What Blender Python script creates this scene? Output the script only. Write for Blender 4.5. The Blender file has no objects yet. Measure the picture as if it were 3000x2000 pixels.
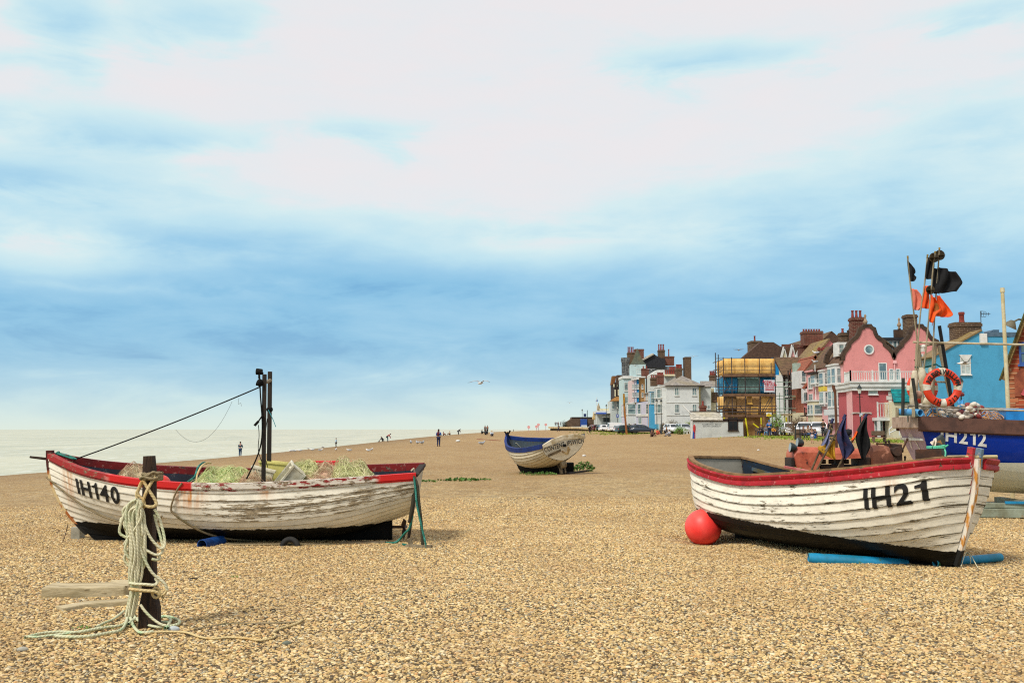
import bpy, bmesh, math, random
from mathutils import Vector, Matrix, noise
R = random.Random(7)
SC = bpy.context.scene
COL = SC.collection
F = 2917.0; PITCH = math.radians(5.0); EYE = 1.75
CP, SP = math.cos(PITCH), math.sin(PITCH)
V = Vector
rad = math.radians

def lin(c):
    return tuple(((x/255)/12.92 if x/255 <= 0.04045 else ((x/255+0.055)/1.055)**2.4) for x in c)
def sm(a, b, x):
    t = max(0., min(1., (x-a)/(b-a))); return t*t*(3-2*t)
def lerp(a, b, t): return a+(b-a)*t
def table(tab, t):
    """smooth interpolation through (t, value) pairs"""
    n = len(tab)
    if t <= tab[0][0]: return tab[0][1]
    if t >= tab[-1][0]: return tab[-1][1]
    for i in range(n-1):
        if tab[i][0] <= t <= tab[i+1][0]: break
    x0, y0 = tab[i]; x1, y1 = tab[i+1]; h = x1-x0
    def slope(k):
        if k == 0: return (tab[1][1]-tab[0][1])/(tab[1][0]-tab[0][0])
        if k == n-1: return (tab[-1][1]-tab[-2][1])/(tab[-1][0]-tab[-2][0])
        return (tab[k+1][1]-tab[k-1][1])/(tab[k+1][0]-tab[k-1][0])
    s = (t-x0)/h; m0 = slope(i)*h; m1 = slope(i+1)*h
    return (2*s**3-3*s*s+1)*y0+(s**3-2*s*s+s)*m0+(-2*s**3+3*s*s)*y1+(s**3-s*s)*m1

# ---------- the measured view: a pixel of the 3000 x 2000 photo at a distance y ----------
def ray(u, v):
    x = (u-1500)/F; y = -(v-1000)/F
    return V((x, CP-y*SP, SP+y*CP))
def W(u, v, d):
    r = ray(u, v); return V((0, 0, EYE))+r*(d/r.y)

# ---------- terrain ----------
PROF = [(-400, -9), (-75, -8), (-50, -4.6), (-40, -1.75), (-32, -.85), (-25, -.36), (-18, -.1), (-11, 0), (400, 0)]
def lint(tab, t):
    for (x0, y0), (x1, y1) in zip(tab, tab[1:]):
        if t <= x1: return lerp(y0, y1, max(0, (t-x0)/(x1-x0)))
    return tab[-1][1]
def ground(x, y):
    p = x-0.069*y
    z = table(PROF, p)
    z += .85*sm(45, 105, y)*sm(0, 20, p)+1.15*sm(80, 270, y)*(1-.5*sm(0, 20, p))
    r = math.hypot(x, y)
    a = sm(200, 60, r)
    if a > 0:
        z += a*(.035*noise.noise(V((x*.35, y*.35, 0)))+.03*noise.noise(V((x*.11, y*.11, 5)))*sm(8, 30, r))
        if r < 40: z += .014*noise.noise(V((x*1.3, y*1.3, 9)))*sm(40, 20, r)
    z -= .13*math.exp(-((x-3.1)**2+(y-16.1)**2)/.35)+.05*math.exp(-((x-4.6)**2+(y-13.6)**2)/1.6)
    return z
def G(u, v, d0=2, d1=900):
    """where the sight line of a photo pixel meets the ground"""
    r = ray(u, v); d = d0
    while d < d1:
        p = V((0, 0, EYE))+r*(d/r.y)
        if p.z < ground(p.x, p.y): break
        d *= 1.01
    for k in range(12):
        p = V((0, 0, EYE))+r*(d/r.y); e = p.z-ground(p.x, p.y)
        d += e/(-r.z/r.y+1e-4)*.7 if r.z < 0 else 0
        d = max(d0, min(d1, d))
    p = V((0, 0, EYE))+r*(d/r.y)
    return V((p.x, p.y, ground(p.x, p.y)))
def on(x, y, dz=0): return V((x, y, ground(x, y)+dz))
def at(u, d, dz=0, v=1270):
    """ground point under photo column u at distance d"""
    p = W(u, v, d); return V((p.x, d, ground(p.x, d)+dz))

# ---------- tagging ----------
def tag(o, label=None, cat=None, group=None, kind=None):
    if label: o['label'] = label
    if cat: o['category'] = cat
    if group: o['group'] = group
    if kind: o['kind'] = kind
    return o
def thing(name, label, cat, loc=(0, 0, 0), rz=0, group=None, rot=None):
    o = bpy.data.objects.new(name, None); COL.objects.link(o)
    o.location = loc; o.rotation_euler = rot if rot else (0, 0, rz)
    o.empty_display_size = .2
    return tag(o, label, cat, group)
def copy_tree(o, parent=None):
    c = o.copy(); COL.objects.link(c); c.parent = parent
    for ch in list(o.children): copy_tree(ch, c)
    return c

# ---------- mesh builder ----------
class MB:
    def __init__(s): s.v = []; s.f = []; s.m = []; s.uv = []; s.cm = 0
    def add(s, vs, fs, uvs=None):
        b = len(s.v); s.v += [tuple(v) for v in vs]
        for i, f in enumerate(fs):
            s.f.append([b+k for k in f]); s.m.append(s.cm); s.uv.append(uvs[i] if uvs else None)
        return s
    def box(s, x0, x1, y0, y1, z0, z1, M=None):
        vs = [V((x, y, z)) for x in (x0, x1) for y in (y0, y1) for z in (z0, z1)]
        if M: vs = [M @ v for v in vs]
        return s.add(vs, [(0, 1, 3, 2), (4, 6, 7, 5), (0, 4, 5, 1), (2, 3, 7, 6), (0, 2, 6, 4), (1, 5, 7, 3)])
    def cbox(s, c, sx, sy, sz, M=None):
        c = V(c)
        T = Matrix.Translation(c) @ (M if M else Matrix.Identity(4))
        return s.box(-sx/2, sx/2, -sy/2, sy/2, -sz/2, sz/2, T)
    def frame(s, p, q, up=(0, 0, 1)):
        p, q = V(p), V(q); d = (q-p); L = d.length; d = d/L if L else V((0, 0, 1)); up = V(up)
        if abs(d.dot(up)) > .98: up = V((0, 1, 0)) if abs(d.y) < .9 else V((1, 0, 0))
        a = d.cross(up).normalized(); b = a.cross(d).normalized(); return p, q, d, a, b, L
    def beam(s, p, q, w, h, up=(0, 0, 1), w2=None, h2=None):
        p, q, d, a, b, L = s.frame(p, q, up); w2 = w if w2 is None else w2; h2 = h if h2 is None else h2
        vs = [p+a*i*w/2+b*j*h/2 for i, j in ((-1, -1), (1, -1), (1, 1), (-1, 1))]+[q+a*i*w2/2+b*j*h2/2 for i, j in ((-1, -1), (1, -1), (1, 1), (-1, 1))]
        return s.add(vs, [(3, 2, 1, 0), (4, 5, 6, 7), (0, 1, 5, 4), (1, 2, 6, 5), (2, 3, 7, 6), (3, 0, 4, 7)])
    def cyl(s, p, q, r0, r1=None, n=10, caps=True):
        r1 = r0 if r1 is None else r1
        p, q, d, a, b, L = s.frame(p, q)
        vs = []
        for c, r in ((p, r0), (q, r1)):
            vs += [c+(a*math.cos(2*math.pi*k/n)+b*math.sin(2*math.pi*k/n))*r for k in range(n)]
        fs = [(k, (k+1) % n, n+(k+1) % n, n+k) for k in range(n)]
        if caps: fs += [tuple(range(n-1, -1, -1)), tuple(range(n, 2*n))]
        return s.add(vs, fs)
    def pipe(s, p, q, r, t, n=14):
        """open pipe with wall thickness"""
        p, q, d, a, b, L = s.frame(p, q); vs = []
        for c, rr in ((p, r), (q, r), (q, r-t), (p, r-t)):
            vs += [c+(a*math.cos(2*math.pi*k/n)+b*math.sin(2*math.pi*k/n))*rr for k in range(n)]
        fs = []
        for j in range(4):
            o, e = j*n, ((j+1) % 4)*n
            fs += [(o+k, o+(k+1) % n, e+(k+1) % n, e+k) for k in range(n)]
        return s.add(vs, fs)
    def tube(s, pts, r, n=6, closed=False):
        pts = [V(p) for p in pts]; N = len(pts)
        rs = r if isinstance(r, (list, tuple)) else [r]*N
        vs = []; prev = None
        for i in range(N):
            t = (pts[(i+1) % N]-pts[i-1]) if closed else (pts[min(i+1, N-1)]-pts[max(i-1, 0)])
            t = t.normalized() if t.length > 1e-9 else V((0, 0, 1))
            if prev is None:
                up = V((0, 0, 1)) if abs(t.z) < .9 else V((1, 0, 0)); a = t.cross(up).normalized()
            else:
                a = prev-t*prev.dot(t); a = a.normalized() if a.length > 1e-6 else t.orthogonal().normalized()
            prev = a; b = t.cross(a)
            vs += [pts[i]+(a*math.cos(2*math.pi*k/n)+b*math.sin(2*math.pi*k/n))*rs[i] for k in range(n)]
        fs = []; m = N if closed else N-1
        for i in range(m):
            o, e = i*n, ((i+1) % N)*n
            fs += [(o+k, o+(k+1) % n, e+(k+1) % n, e+k) for k in range(n)]
        if not closed: fs += [tuple(range(n-1, -1, -1)), tuple(range((N-1)*n, N*n))]
        return s.add(vs, fs)
    def ball(s, c, rx, ry=None, rz=None, n=12, m=8, M=None):
        ry = rx if ry is None else ry; rz = rx if rz is None else rz; c = V(c); vs = []
        for j in range(1, m):
            th = math.pi*j/m
            for k in range(n):
                ph = 2*math.pi*k/n; vs.append(V((rx*math.sin(th)*math.cos(ph), ry*math.sin(th)*math.sin(ph), rz*math.cos(th))))
        vs += [V((0, 0, rz)), V((0, 0, -rz))]
        if M: vs = [M @ v for v in vs]
        vs = [v+c for v in vs]
        fs = []; T = len(vs)-2; B = T+1
        for j in range(m-2):
            for k in range(n): fs.append((j*n+k, (j+1)*n+k, (j+1)*n+(k+1) % n, j*n+(k+1) % n))
        for k in range(n):
            fs.append((T, k, (k+1) % n)); fs.append((B, (m-2)*n+(k+1) % n, (m-2)*n+k))
        return s.add(vs, fs)
    def prism(s, poly, vec):
        poly = [V(p) for p in poly]; vec = V(vec); n = len(poly)
        vs = poly+[p+vec for p in poly]
        return s.add(vs, [tuple(range(n)), tuple(range(2*n-1, n-1, -1))]+[(k, n+k, n+(k+1) % n, (k+1) % n) for k in range(n)])
    def grid(s, rows, uvs=None, closed=False):
        n = len(rows[0]); vs = [p for r in rows for p in r]; fs = []; us = []
        for i in range(len(rows)-1):
            for j in range(n if closed else n-1):
                j2 = (j+1) % n
                fs.append((i*n+j, i*n+j2, (i+1)*n+j2, (i+1)*n+j))
                if uvs: us.append((uvs[i][j], uvs[i][j2], uvs[i+1][j2], uvs[i+1][j]))
        return s.add(vs, fs, us if uvs else None)
    def sweep(s, pts, outs, prof, closed=False):
        """profile of (outward, up) pairs along points with outward vectors"""
        rows = [[V(p)+V(o)*a+V((0, 0, b)) for a, b in prof] for p, o in zip(pts, outs)]
        s.grid(rows, closed=True)
        if not closed:
            b = len(s.v); n = len(prof)
            s.add(rows[0], [tuple(range(n))]); s.add(rows[-1], [tuple(range(n-1, -1, -1))])
        return s
    def lathe(s, prof, c=(0, 0, 0), n=16, M=None):
        c = V(c); rows = []
        for r, z in prof:
            row = [V((r*math.cos(2*math.pi*k/n), r*math.sin(2*math.pi*k/n), z)) for k in range(n)]
            rows.append([c+(M @ p if M else p) for p in row])
        s.grid(rows, closed=True)
        s.add(rows[0], [tuple(range(n-1, -1, -1))]); s.add(rows[-1], [tuple(range(n))])
        return s
    def build(s, name, mats, parent=None, smooth=None, bevel=0, recalc=True, solid=0):
        me = bpy.data.meshes.new(name)
        me.from_pydata(s.v, [], s.f)
        if not isinstance(mats, (list, tuple)): mats = [mats]
        for m in mats: me.materials.append(m)
        if len(mats) > 1:
            me.polygons.foreach_set('material_index', s.m)
        if any(u is not None for u in s.uv):
            l = me.uv_layers.new(name='UVMap'); flat = []
            for f, u in zip(s.f, s.uv):
                for k in range(len(f)): flat += list(u[k]) if u else [0, 0]
            l.data.foreach_set('uv', flat)
        if recalc:
            bm = bmesh.new(); bm.from_mesh(me); bmesh.ops.recalc_face_normals(bm, faces=bm.faces); bm.to_mesh(me); bm.free()
        if smooth is not None:
            me.shade_smooth()
            if smooth < 180: me.set_sharp_from_angle(angle=rad(smooth))
        me.update()
        o = bpy.data.objects.new(name, me); COL.objects.link(o)
        if parent: o.parent = parent
        if bevel:
            b = o.modifiers.new('b', 'BEVEL'); b.width = bevel; b.segments = 2; b.limit_method = 'ANGLE'
        if solid:
            b = o.modifiers.new('s', 'SOLIDIFY'); b.thickness = solid; b.offset = 0
        return o

def catmull(pts, k=8, closed=False):
    pts = [V(p) for p in pts]; n = len(pts); out = []
    rng = range(n) if closed else range(n-1)
    for i in rng:
        g = (lambda j: pts[j % n]) if closed else (lambda j: pts[max(0, min(n-1, j))])
        a, b, c, d = g(i-1), g(i), g(i+1), g(i+2)
        for j in range(k):
            t = j/k
            out.append(.5*((2*b)+(c-a)*t+(2*a-5*b+4*c-d)*t*t+(3*b-a-3*c+d)*t**3))
    if not closed: out.append(pts[-1])
    return out
def sag(p, q, s, k=12):
    p, q = V(p), V(q); return [p.lerp(q, i/k)-V((0, 0, s*4*(i/k)*(1-i/k))) for i in range(k+1)]

# ---------- text as flat triangles ----------
_tc = {}
def text2d(body, bold=.0, maxedge=0):
    """triangles of a line of lettering, cap height 1, centred on x, base at 0"""
    key = (body, bold, maxedge)
    if key in _tc: return _tc[key]
    c = bpy.data.curves.new('lettering', 'FONT'); c.body = body; c.size = 1.0; c.offset = bold; c.resolution_u = 4
    c.align_x = 'CENTER'; c.space_character = 1.0+bold*4
    o = bpy.data.objects.new('lettering', c); COL.objects.link(o)
    dg = bpy.context.evaluated_depsgraph_get(); me = bpy.data.meshes.new_from_object(o.evaluated_get(dg))
    bm = bmesh.new(); bm.from_mesh(me); bmesh.ops.triangulate(bm, faces=bm.faces)
    cap = .73
    if maxedge:
        for it in range(7):
            es = [e for e in bm.edges if e.calc_length() > maxedge]
            if not es: break
            bmesh.ops.subdivide_edges(bm, edges=es, cuts=1); bmesh.ops.triangulate(bm, faces=bm.faces)
    bm.verts.index_update()
    vs = [(v.co.x/cap, v.co.y/cap) for v in bm.verts]; fs = [[v.index for v in f.verts] for f in bm.faces]
    bm.free(); bpy.data.objects.remove(o); bpy.data.curves.remove(c); bpy.data.meshes.remove(me)
    _tc[key] = (vs, fs); return vs, fs
def letters(body, bold=.0, maxedge=0, gap=.17):
    """a word set letter by letter with even gaps; the figure 1 has its flag"""
    vs, fs, x = [], [], 0.
    for ch in body:
        if ch == '1':
            P = [(.30, 0), (.50, 0), (.50, 1), (.36, 1), (.30, .86), (.08, .80), (.08, .67), (.30, .69)]; bm = bmesh.new(); f = bm.faces.new([bm.verts.new((a, b, 0)) for a, b in P]); bm.normal_update(); bmesh.ops.triangulate(bm, faces=[f])
            for it in range(6 if maxedge else 0):
                es = [e for e in bm.edges if e.calc_length() > maxedge*1.4]
                if not es: break
                bmesh.ops.subdivide_edges(bm, edges=es, cuts=1); bmesh.ops.triangulate(bm, faces=bm.faces)
            bm.verts.index_update(); cv = [(v.co.x, v.co.y) for v in bm.verts]; cf = [[v.index for v in f.verts] for f in bm.faces]; bm.free()
        else: cv, cf = text2d(ch, bold, maxedge)
        a = min(p[0] for p in cv); b = max(p[0] for p in cv); k = len(vs)
        vs += [(p[0]-a+x, p[1]) for p in cv]; fs += [[i+k for i in f] for f in cf]; x += b-a+gap
    c = (x-gap)/2; return [(p[0]-c, p[1]) for p in vs], fs
def put_text(mb, body, org, right, up, h, bold=.0, wscale=1.0):
    vs, fs = text2d(body, bold); org, right, up = V(org), V(right), V(up)
    mb.add([org+right*(x*h*wscale)+up*(y*h) for x, y in vs], fs)

# ---------- node helper ----------
class NT:
    def __init__(s, name, world=False):
        if world:
            s.mat = bpy.data.worlds.new(name); s.mat.use_nodes = True
        else:
            s.mat = bpy.data.materials.new(name); s.mat.use_nodes = True
        s.t = s.mat.node_tree; s.t.nodes.clear()
    def n(s, typ, **kw):
        nd = s.t.nodes.new(typ)
        for k, v in kw.items():
            if k.startswith('i_'): s.put(nd.inputs[k[2:].replace('_', ' ')], v)
            else: setattr(nd, k, v)
        return nd
    def put(s, sock, v):
        if hasattr(v, 'is_linked') or hasattr(v, 'links'): s.t.links.new(v, sock)
        elif v is not None:
            if sock.type == 'RGBA' and len(v) == 3: v = (*v, 1)
            sock.default_value = v
    def math(s, op, a, b=None, c=None, clamp=False):
        nd = s.t.nodes.new('ShaderNodeMath'); nd.operation = op; nd.use_clamp = clamp
        for i, x in enumerate((a, b, c)):
            if x is not None: s.put(nd.inputs[i], x)
        return nd.outputs[0]
    def mix(s, fac, a, b, mode='MIX'):
        nd = s.t.nodes.new('ShaderNodeMix'); nd.data_type = 'RGBA'; nd.blend_type = mode; nd.clamp_factor = True
        s.put(nd.inputs[0], fac); s.put(nd.inputs[6], a); s.put(nd.inputs[7], b); return nd.outputs[2]
    def ramp(s, fac, stops, interp='LINEAR'):
        nd = s.t.nodes.new('ShaderNodeValToRGB'); nd.color_ramp.interpolation = interp
        e = nd.color_ramp.elements
        while len(e) > 1: e.remove(e[-1])
        e[0].position = stops[0][0]; e[0].color = (*stops[0][1], 1) if len(stops[0][1]) == 3 else stops[0][1]
        for p, c in stops[1:]:
            x = e.new(p); x.color = (*c, 1) if len(c) == 3 else c
        s.put(nd.inputs[0], fac); return nd.outputs[0]
    def step(s, x, a, b):
        nd = s.t.nodes.new('ShaderNodeMapRange'); nd.interpolation_type = 'SMOOTHSTEP'; nd.clamp = True
        s.put(nd.inputs[0], x); s.put(nd.inputs[1], a); s.put(nd.inputs[2], b); return nd.outputs[0]
    def noise(s, vec, scale=5, detail=3, rough=.55, dist=0, w=None):
        nd = s.t.nodes.new('ShaderNodeTexNoise'); nd.inputs['Scale'].default_value = scale
        nd.inputs['Detail'].default_value = detail; nd.inputs['Roughness'].default_value = rough; nd.inputs['Distortion'].default_value = dist
        if vec is not None: s.put(nd.inputs['Vector'], vec)
        return nd.outputs[0]
    def map(s, vec, scale=(1, 1, 1), loc=(0, 0, 0), rot=(0, 0, 0)):
        nd = s.t.nodes.new('ShaderNodeMapping'); nd.inputs['Scale'].default_value = scale
        nd.inputs['Location'].default_value = loc; nd.inputs['Rotation'].default_value = rot
        s.put(nd.inputs[0], vec); return nd.outputs[0]
    def sep(s, vec):
        nd = s.t.nodes.new('ShaderNodeSeparateXYZ'); s.put(nd.inputs[0], vec); return nd.outputs
    def comb(s, x, y, z):
        nd = s.t.nodes.new('ShaderNodeCombineXYZ')
        for i, a in enumerate((x, y, z)): s.put(nd.inputs[i], a)
        return nd.outputs[0]
    def obj(s): return s.n('ShaderNodeTexCoord').outputs['Object']
    def bump(s, h, strength=.3, dist=.01):
        nd = s.t.nodes.new('ShaderNodeBump'); nd.inputs['Strength'].default_value = strength; nd.inputs['Distance'].default_value = dist
        s.put(nd.inputs['Height'], h); return nd.outputs[0]
    def out(s, col, rough=.6, metal=0, normal=None, spec=.5, **kw):
        b = s.n('ShaderNodeBsdfPrincipled'); s.put(b.inputs['Base Color'], col); s.put(b.inputs['Roughness'], rough); s.put(b.inputs['Metallic'], metal)
        b.inputs['Specular IOR Level'].default_value = spec
        if normal is not None: s.put(b.inputs['Normal'], normal)
        for k, v in kw.items(): s.put(b.inputs[k.replace('_', ' ')], v)
        o = s.n('ShaderNodeOutputMaterial'); s.t.links.new(b.outputs[0], o.inputs[0])
        s.mat.diffuse_color = (.5, .5, .5, 1)
        return s.mat

_mc = {}
def M(name, c, c2=None, scale=3, rough=.65, bump=.0, metal=0, mapscale=(1, 1, 1), lo=.4, hi=.65, spec=.4, bscale=None, detail=5, c3=None):
    """surface of one colour with a second (and third) showing through in worn patches; colours are 0-255 sRGB"""
    if name in _mc: return _mc[name]
    T = NT(name); c = lin(c); co = T.map(T.obj(), mapscale)
    n = T.noise(co, scale, detail, .62)
    if c2 is None:
        c2 = tuple(x*.72 for x in c)
    else: c2 = lin(c2)
    col = T.mix(T.step(n, lo, hi), c, c2)
    if c3: col = T.mix(T.step(T.noise(T.map(co, (1, 1, 1), (7, 3, 1)), scale*1.7, 4), .58, .68), col, lin(c3))
    fine = T.noise(co, scale*9, 3)
    col = T.mix(.22, col, T.ramp(fine, [(.3, (.35, .35, .35)), (.7, (1, 1, 1))]), 'MULTIPLY')
    nb = T.bump(T.noise(co, bscale or scale*6, 4), bump, .01) if bump else None
    _mc[name] = T.out(col, rough, metal, nb, spec); return _mc[name]
# ================= camera =================
cam = bpy.data.cameras.new('camera'); cam.sensor_width = 36; cam.lens = 36*F/3000
cam.clip_start = .05; cam.clip_end = 60000
camo = bpy.data.objects.new('camera', cam); COL.objects.link(camo)
camo.location = (0, 0, EYE); camo.rotation_euler = (rad(90)+PITCH, 0, 0)
SC.camera = camo
SC.view_settings.view_transform = 'Standard'; SC.view_settings.look = 'None'
SC.view_settings.exposure = 0.0; SC.view_settings.gamma = 1
SC.cycles.use_denoising = False; SC.cycles.filter_width = 1.15; SC.cycles.max_bounces = 6; SC.cycles.diffuse_bounces = 3; SC.cycles.glossy_bounces = 3; SC.cycles.transparent_max_bounces = 12
SC.cycles.caustics_reflective = False; SC.cycles.caustics_refractive = False

# ================= sky =================
SUN_EL, SUN_AZ = rad(50), rad(222)         # azimuth clockwise from +Y: high, behind and to the left
T = NT('World', world=True); SC.world = T.mat
d = T.n('ShaderNodeTexCoord').outputs['Generated']
dx, dy, dz = T.sep(d)
az = T.math('ARCTAN2', dx, dy); el = T.math('ARCSINE', dz)
def px_az(u): return math.atan((u-1500)/F)
def px_el(v): return PITCH-math.atan((v-1000)/F)
q = T.comb(az, el, 0)
w1 = T.noise(T.map(q, (3.2, 11, 1)), 1, 4, .55)
w2 = T.noise(T.map(q, (7, 26, 1), (3, 1, 0)), 1, 6, .6, .4)
w3 = T.noise(T.map(q, (5, 12, 1), (9, 4, 2)), 1, 3, .5)
# warped coordinates, bands sinking gently to the right
w4 = T.noise(T.map(q, (13, 40, 1), (1, 8, 0)), 1, 5, .62, .3)
ew = T.math('ADD', el, T.math('MULTIPLY', T.math('SUBTRACT', w1, .5), .10))
ew = T.math('ADD', ew, T.math('MULTIPLY', T.math('SUBTRACT', w2, .5), .05))
aw = T.math('ADD', az, T.math('MULTIPLY', T.math('SUBTRACT', w3, .5), .25))
def g3(x): return (x, x, x)
t = T.ramp(T.math('DIVIDE', ew, .5), [(0, g3(.46)), (.08, g3(.70)), (.16, g3(.92)), (.235, g3(.88)), (.31, g3(.64)), (.375, g3(.46)), (.44, g3(.29)), (.53, g3(.16)), (.7, g3(.08)), (1, g3(.04))])
t = T.math('ADD', t, T.math('MULTIPLY', T.math('SUBTRACT', w2, .5), .66))
t = T.math('ADD', t, T.math('MULTIPLY', T.math('SUBTRACT', w4, .5), .24))
def blob(u, v, ru, rv, amp):
    global t
    a0, e0 = px_az(u*1.2755), px_el(v*1.2755)
    xa = T.math('DIVIDE', T.math('SUBTRACT', aw, a0), ru*1.2755/F)
    xe = T.math('DIVIDE', T.math('SUBTRACT', T.math('ADD', el, T.math('MULTIPLY', T.math('SUBTRACT', w2, .5), .05)), e0), rv*1.2755/F)
    r2 = T.math('ADD', T.math('MULTIPLY', xa, xa), T.math('MULTIPLY', xe, xe))
    t = T.math('ADD', t, T.math('MULTIPLY', T.math('EXPONENT', T.math('MULTIPLY', r2, -1)), amp))
for b in [(430, 95, 120, 80, .42), (70, 130, 170, 110, .42), (1560, 150, 260, 44, .40), (800, 300, 190, 26, .26), (2240, 120, 170, 34, .36), (900, 350, 110, 40, .2),
          (150, 350, 330, 46, .34), (90, 460, 300, 46, .36), (1980, 500, 430, 90, .26), (2230, 340, 280, 80, .30), (600, 560, 420, 46, .20),
          (850, 640, 520, 40, .16), (120, 630, 230, 44, -.34), (1250, 560, 420, 40, -.26), (1150, 400, 460, 110, -.18), (320, 240, 170, 55, -.12), (2000, 300, 250, 40, -.10), (300, 690, 260, 16, -.16), (1300, 730, 500, 22, -.10)]:
    blob(*b)
skyc = T.ramp(t, [(0, lin((239, 236, 238))), (.17, lin((234, 237, 240))), (.30, lin((216, 239, 243))), (.50, lin((194, 229, 242))), (.72, lin((160, 208, 236))), (.9, lin((138, 195, 230))), (1, lin((118, 178, 220)))])
hz = T.math('EXPONENT', T.math('MULTIPLY', T.math('MAXIMUM', el, 0), -1/.037))
skyc = T.mix(T.math('MULTIPLY', hz, .93), skyc, lin((228, 239, 226)))
# the unseen sky overhead is dimmed slightly to deepen scene contrast
zen = T.math('ADD', 1.0, T.math('MULTIPLY', T.step(el, .45, 1.1), -.1))
skyc = T.mix(1.0, skyc, T.comb(zen, zen, zen), 'MULTIPLY')
skyc = T.mix(1.0, skyc, (10, 10, 10), 'MULTIPLY')
nis = T.n('ShaderNodeTexSky', sky_type='NISHITA', sun_disc=False, sun_elevation=SUN_EL, sun_rotation=SUN_AZ)
skyc = T.mix(.05, skyc, nis.outputs[0])
bg = T.n('ShaderNodeBackground', i_Color=skyc, i_Strength=.1)
wo = T.n('ShaderNodeOutputWorld'); T.t.links.new(bg.outputs[0], wo.inputs[0])

sl = bpy.data.lights.new('sun', 'SUN'); sl.energy = 3.1; sl.angle = rad(12); sl.color = (1, .95, .86)
so = bpy.data.objects.new('sun', sl); COL.objects.link(so)
sd = V((math.sin(SUN_AZ)*math.cos(SUN_EL), math.cos(SUN_AZ)*math.cos(SUN_EL), math.sin(SUN_EL)))
so.rotation_euler = sd.to_track_quat('Z', 'Y').to_euler(); so.location = (0, 0, 30)

# ================= sea =================
SEA = -4.25
T = NT('sea_water'); c = T.n('ShaderNodeNewGeometry').outputs['Position']
n1 = T.noise(T.map(c, (.5, .16, 1), rot=(0, 0, .1)), 1, 5, .6)
n2 = T.noise(T.map(c, (.05, .012, 1)), 1, 4, .6)
col = T.mix(T.step(n2, .35, .7), lin((200, 193, 158)), lin((174, 170, 138)))
col = T.mix(T.math('MULTIPLY', T.step(n1, .54, .68), .7), col, lin((228, 226, 210)))
msea = T.out(col, .34, 0, T.bump(n1, .55, .25), .5)
def fan(mb, rs, angs, zf):
    rows = [[V((r*math.sin(a), r*math.cos(a), 0)) for a in angs] for r in rs]
    for row in rows:
        for p in row: p.z = zf(p.x, p.y)
    mb.grid(rows)
mb = MB(); rs = [6*1.12**k for k in range(64)]
fan(mb, rs, [rad(-180+5*k) for k in range(73)], lambda x, y: SEA)
tag(mb.build('sea', msea, recalc=False, smooth=180), 'calm pale grey green sea meeting the sky beyond the shingle', 'sea', kind='structure')

# ================= shingle beach =================
PEB = [(0, lin((60, 54, 42))), (.08, lin((120, 98, 66))), (.2, lin((200, 167, 107))), (.34, lin((224, 194, 132))), (.48, lin((164, 133, 82))), (.62, lin((238, 214, 159))),
       (.74, lin((150, 136, 106))), (.82, lin((204, 154, 96))), (.90, lin((236, 220, 180))), (.95, lin((132, 132, 118))), (1, lin((98, 78, 56)))]
T = NT('shingle'); c = T.n('ShaderNodeNewGeometry').outputs['Position']
wob = T.n('ShaderNodeTexNoise'); wob.inputs['Scale'].default_value = 60; T.put(wob.inputs['Vector'], c)
c2 = T.mix(.012, c, wob.outputs[1], 'ADD')
vo = T.n('ShaderNodeTexVoronoi', i_Vector=T.map(c, (1, 1, 1)), i_Scale=34.0, i_Randomness=1.0)
vo2 = T.n('ShaderNodeTexVoronoi', i_Vector=T.map(c, (1, 1, 1), (3, 7, 0)), i_Scale=13.0, i_Randomness=1.0)
vo3 = T.n('ShaderNodeTexVoronoi', i_Vector=T.map(c, (1, 1, 1), (1, 2, 0)), i_Scale=4.2, i_Randomness=1.0)
r1 = T.sep(vo.outputs['Color'])[0]; r2 = T.sep(vo2.outputs['Color'])[0]; r3 = T.sep(vo3.outputs['Color'])[0]
col = T.ramp(r1, PEB)
col = T.mix(.5, col, T.ramp(r2, PEB), 'MIX')
col = T.mix(.28, col, T.ramp(r3, PEB), 'MIX')
# gaps between stones
col = T.mix(T.math('MULTIPLY', T.step(vo.outputs['Distance'], .45, .85), .75), col, lin((88, 66, 40)))
col = T.mix(T.math('MULTIPLY', T.step(vo2.outputs['Distance'], .5, .9), .5), col, lin((104, 78, 48)))
big = T.noise(T.map(c, (.5, .22, 1)), 1, 5, .62)
col = T.mix(T.math('MULTIPLY', T.step(big, .42, .66), .42), col, lin((150, 118, 74)), 'MIX')
big2 = T.noise(T.map(c, (.09, .035, 1), (4, 4, 0)), 1, 4, .6)
col = T.mix(T.math('MULTIPLY', T.step(big2, .45, .62), .35), col, lin((146, 116, 78)), 'MIX')
px, py, pz = T.sep(c)
near = T.step(py, 17, 9); col = T.mix(T.math('MULTIPLY', near, .72), col, lin((40, 31, 18)))  # shade in the gaps between near pebbles, painted into the ground colour
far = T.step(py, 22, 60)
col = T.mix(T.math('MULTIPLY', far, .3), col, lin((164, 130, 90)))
wet = T.step(T.math('SUBTRACT', px, T.math('MULTIPLY', py, .069)), -14, -34)
col = T.mix(T.math('MULTIPLY', wet, .55), col, lin((112, 88, 62)))
hgt = T.math('ADD', T.math('MULTIPLY', T.math('SUBTRACT', 1, vo.outputs['Distance']), .35), T.math('MULTIPLY', T.math('SUBTRACT', 1, vo2.outputs['Distance']), .9))
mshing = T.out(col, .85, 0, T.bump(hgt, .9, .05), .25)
mb = MB()
rs = [.4*1.038**k for k in range(250)]
angs = [-180+6*k for k in range(23)]+[-42+.45*k for k in range(187)]+[42.2+6*k for k in range(23)]+[180]
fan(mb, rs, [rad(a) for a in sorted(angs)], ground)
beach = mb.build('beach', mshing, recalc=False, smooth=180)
tag(beach, 'broad beach of tan shingle sloping down to the sea', 'beach', kind='structure')

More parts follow.
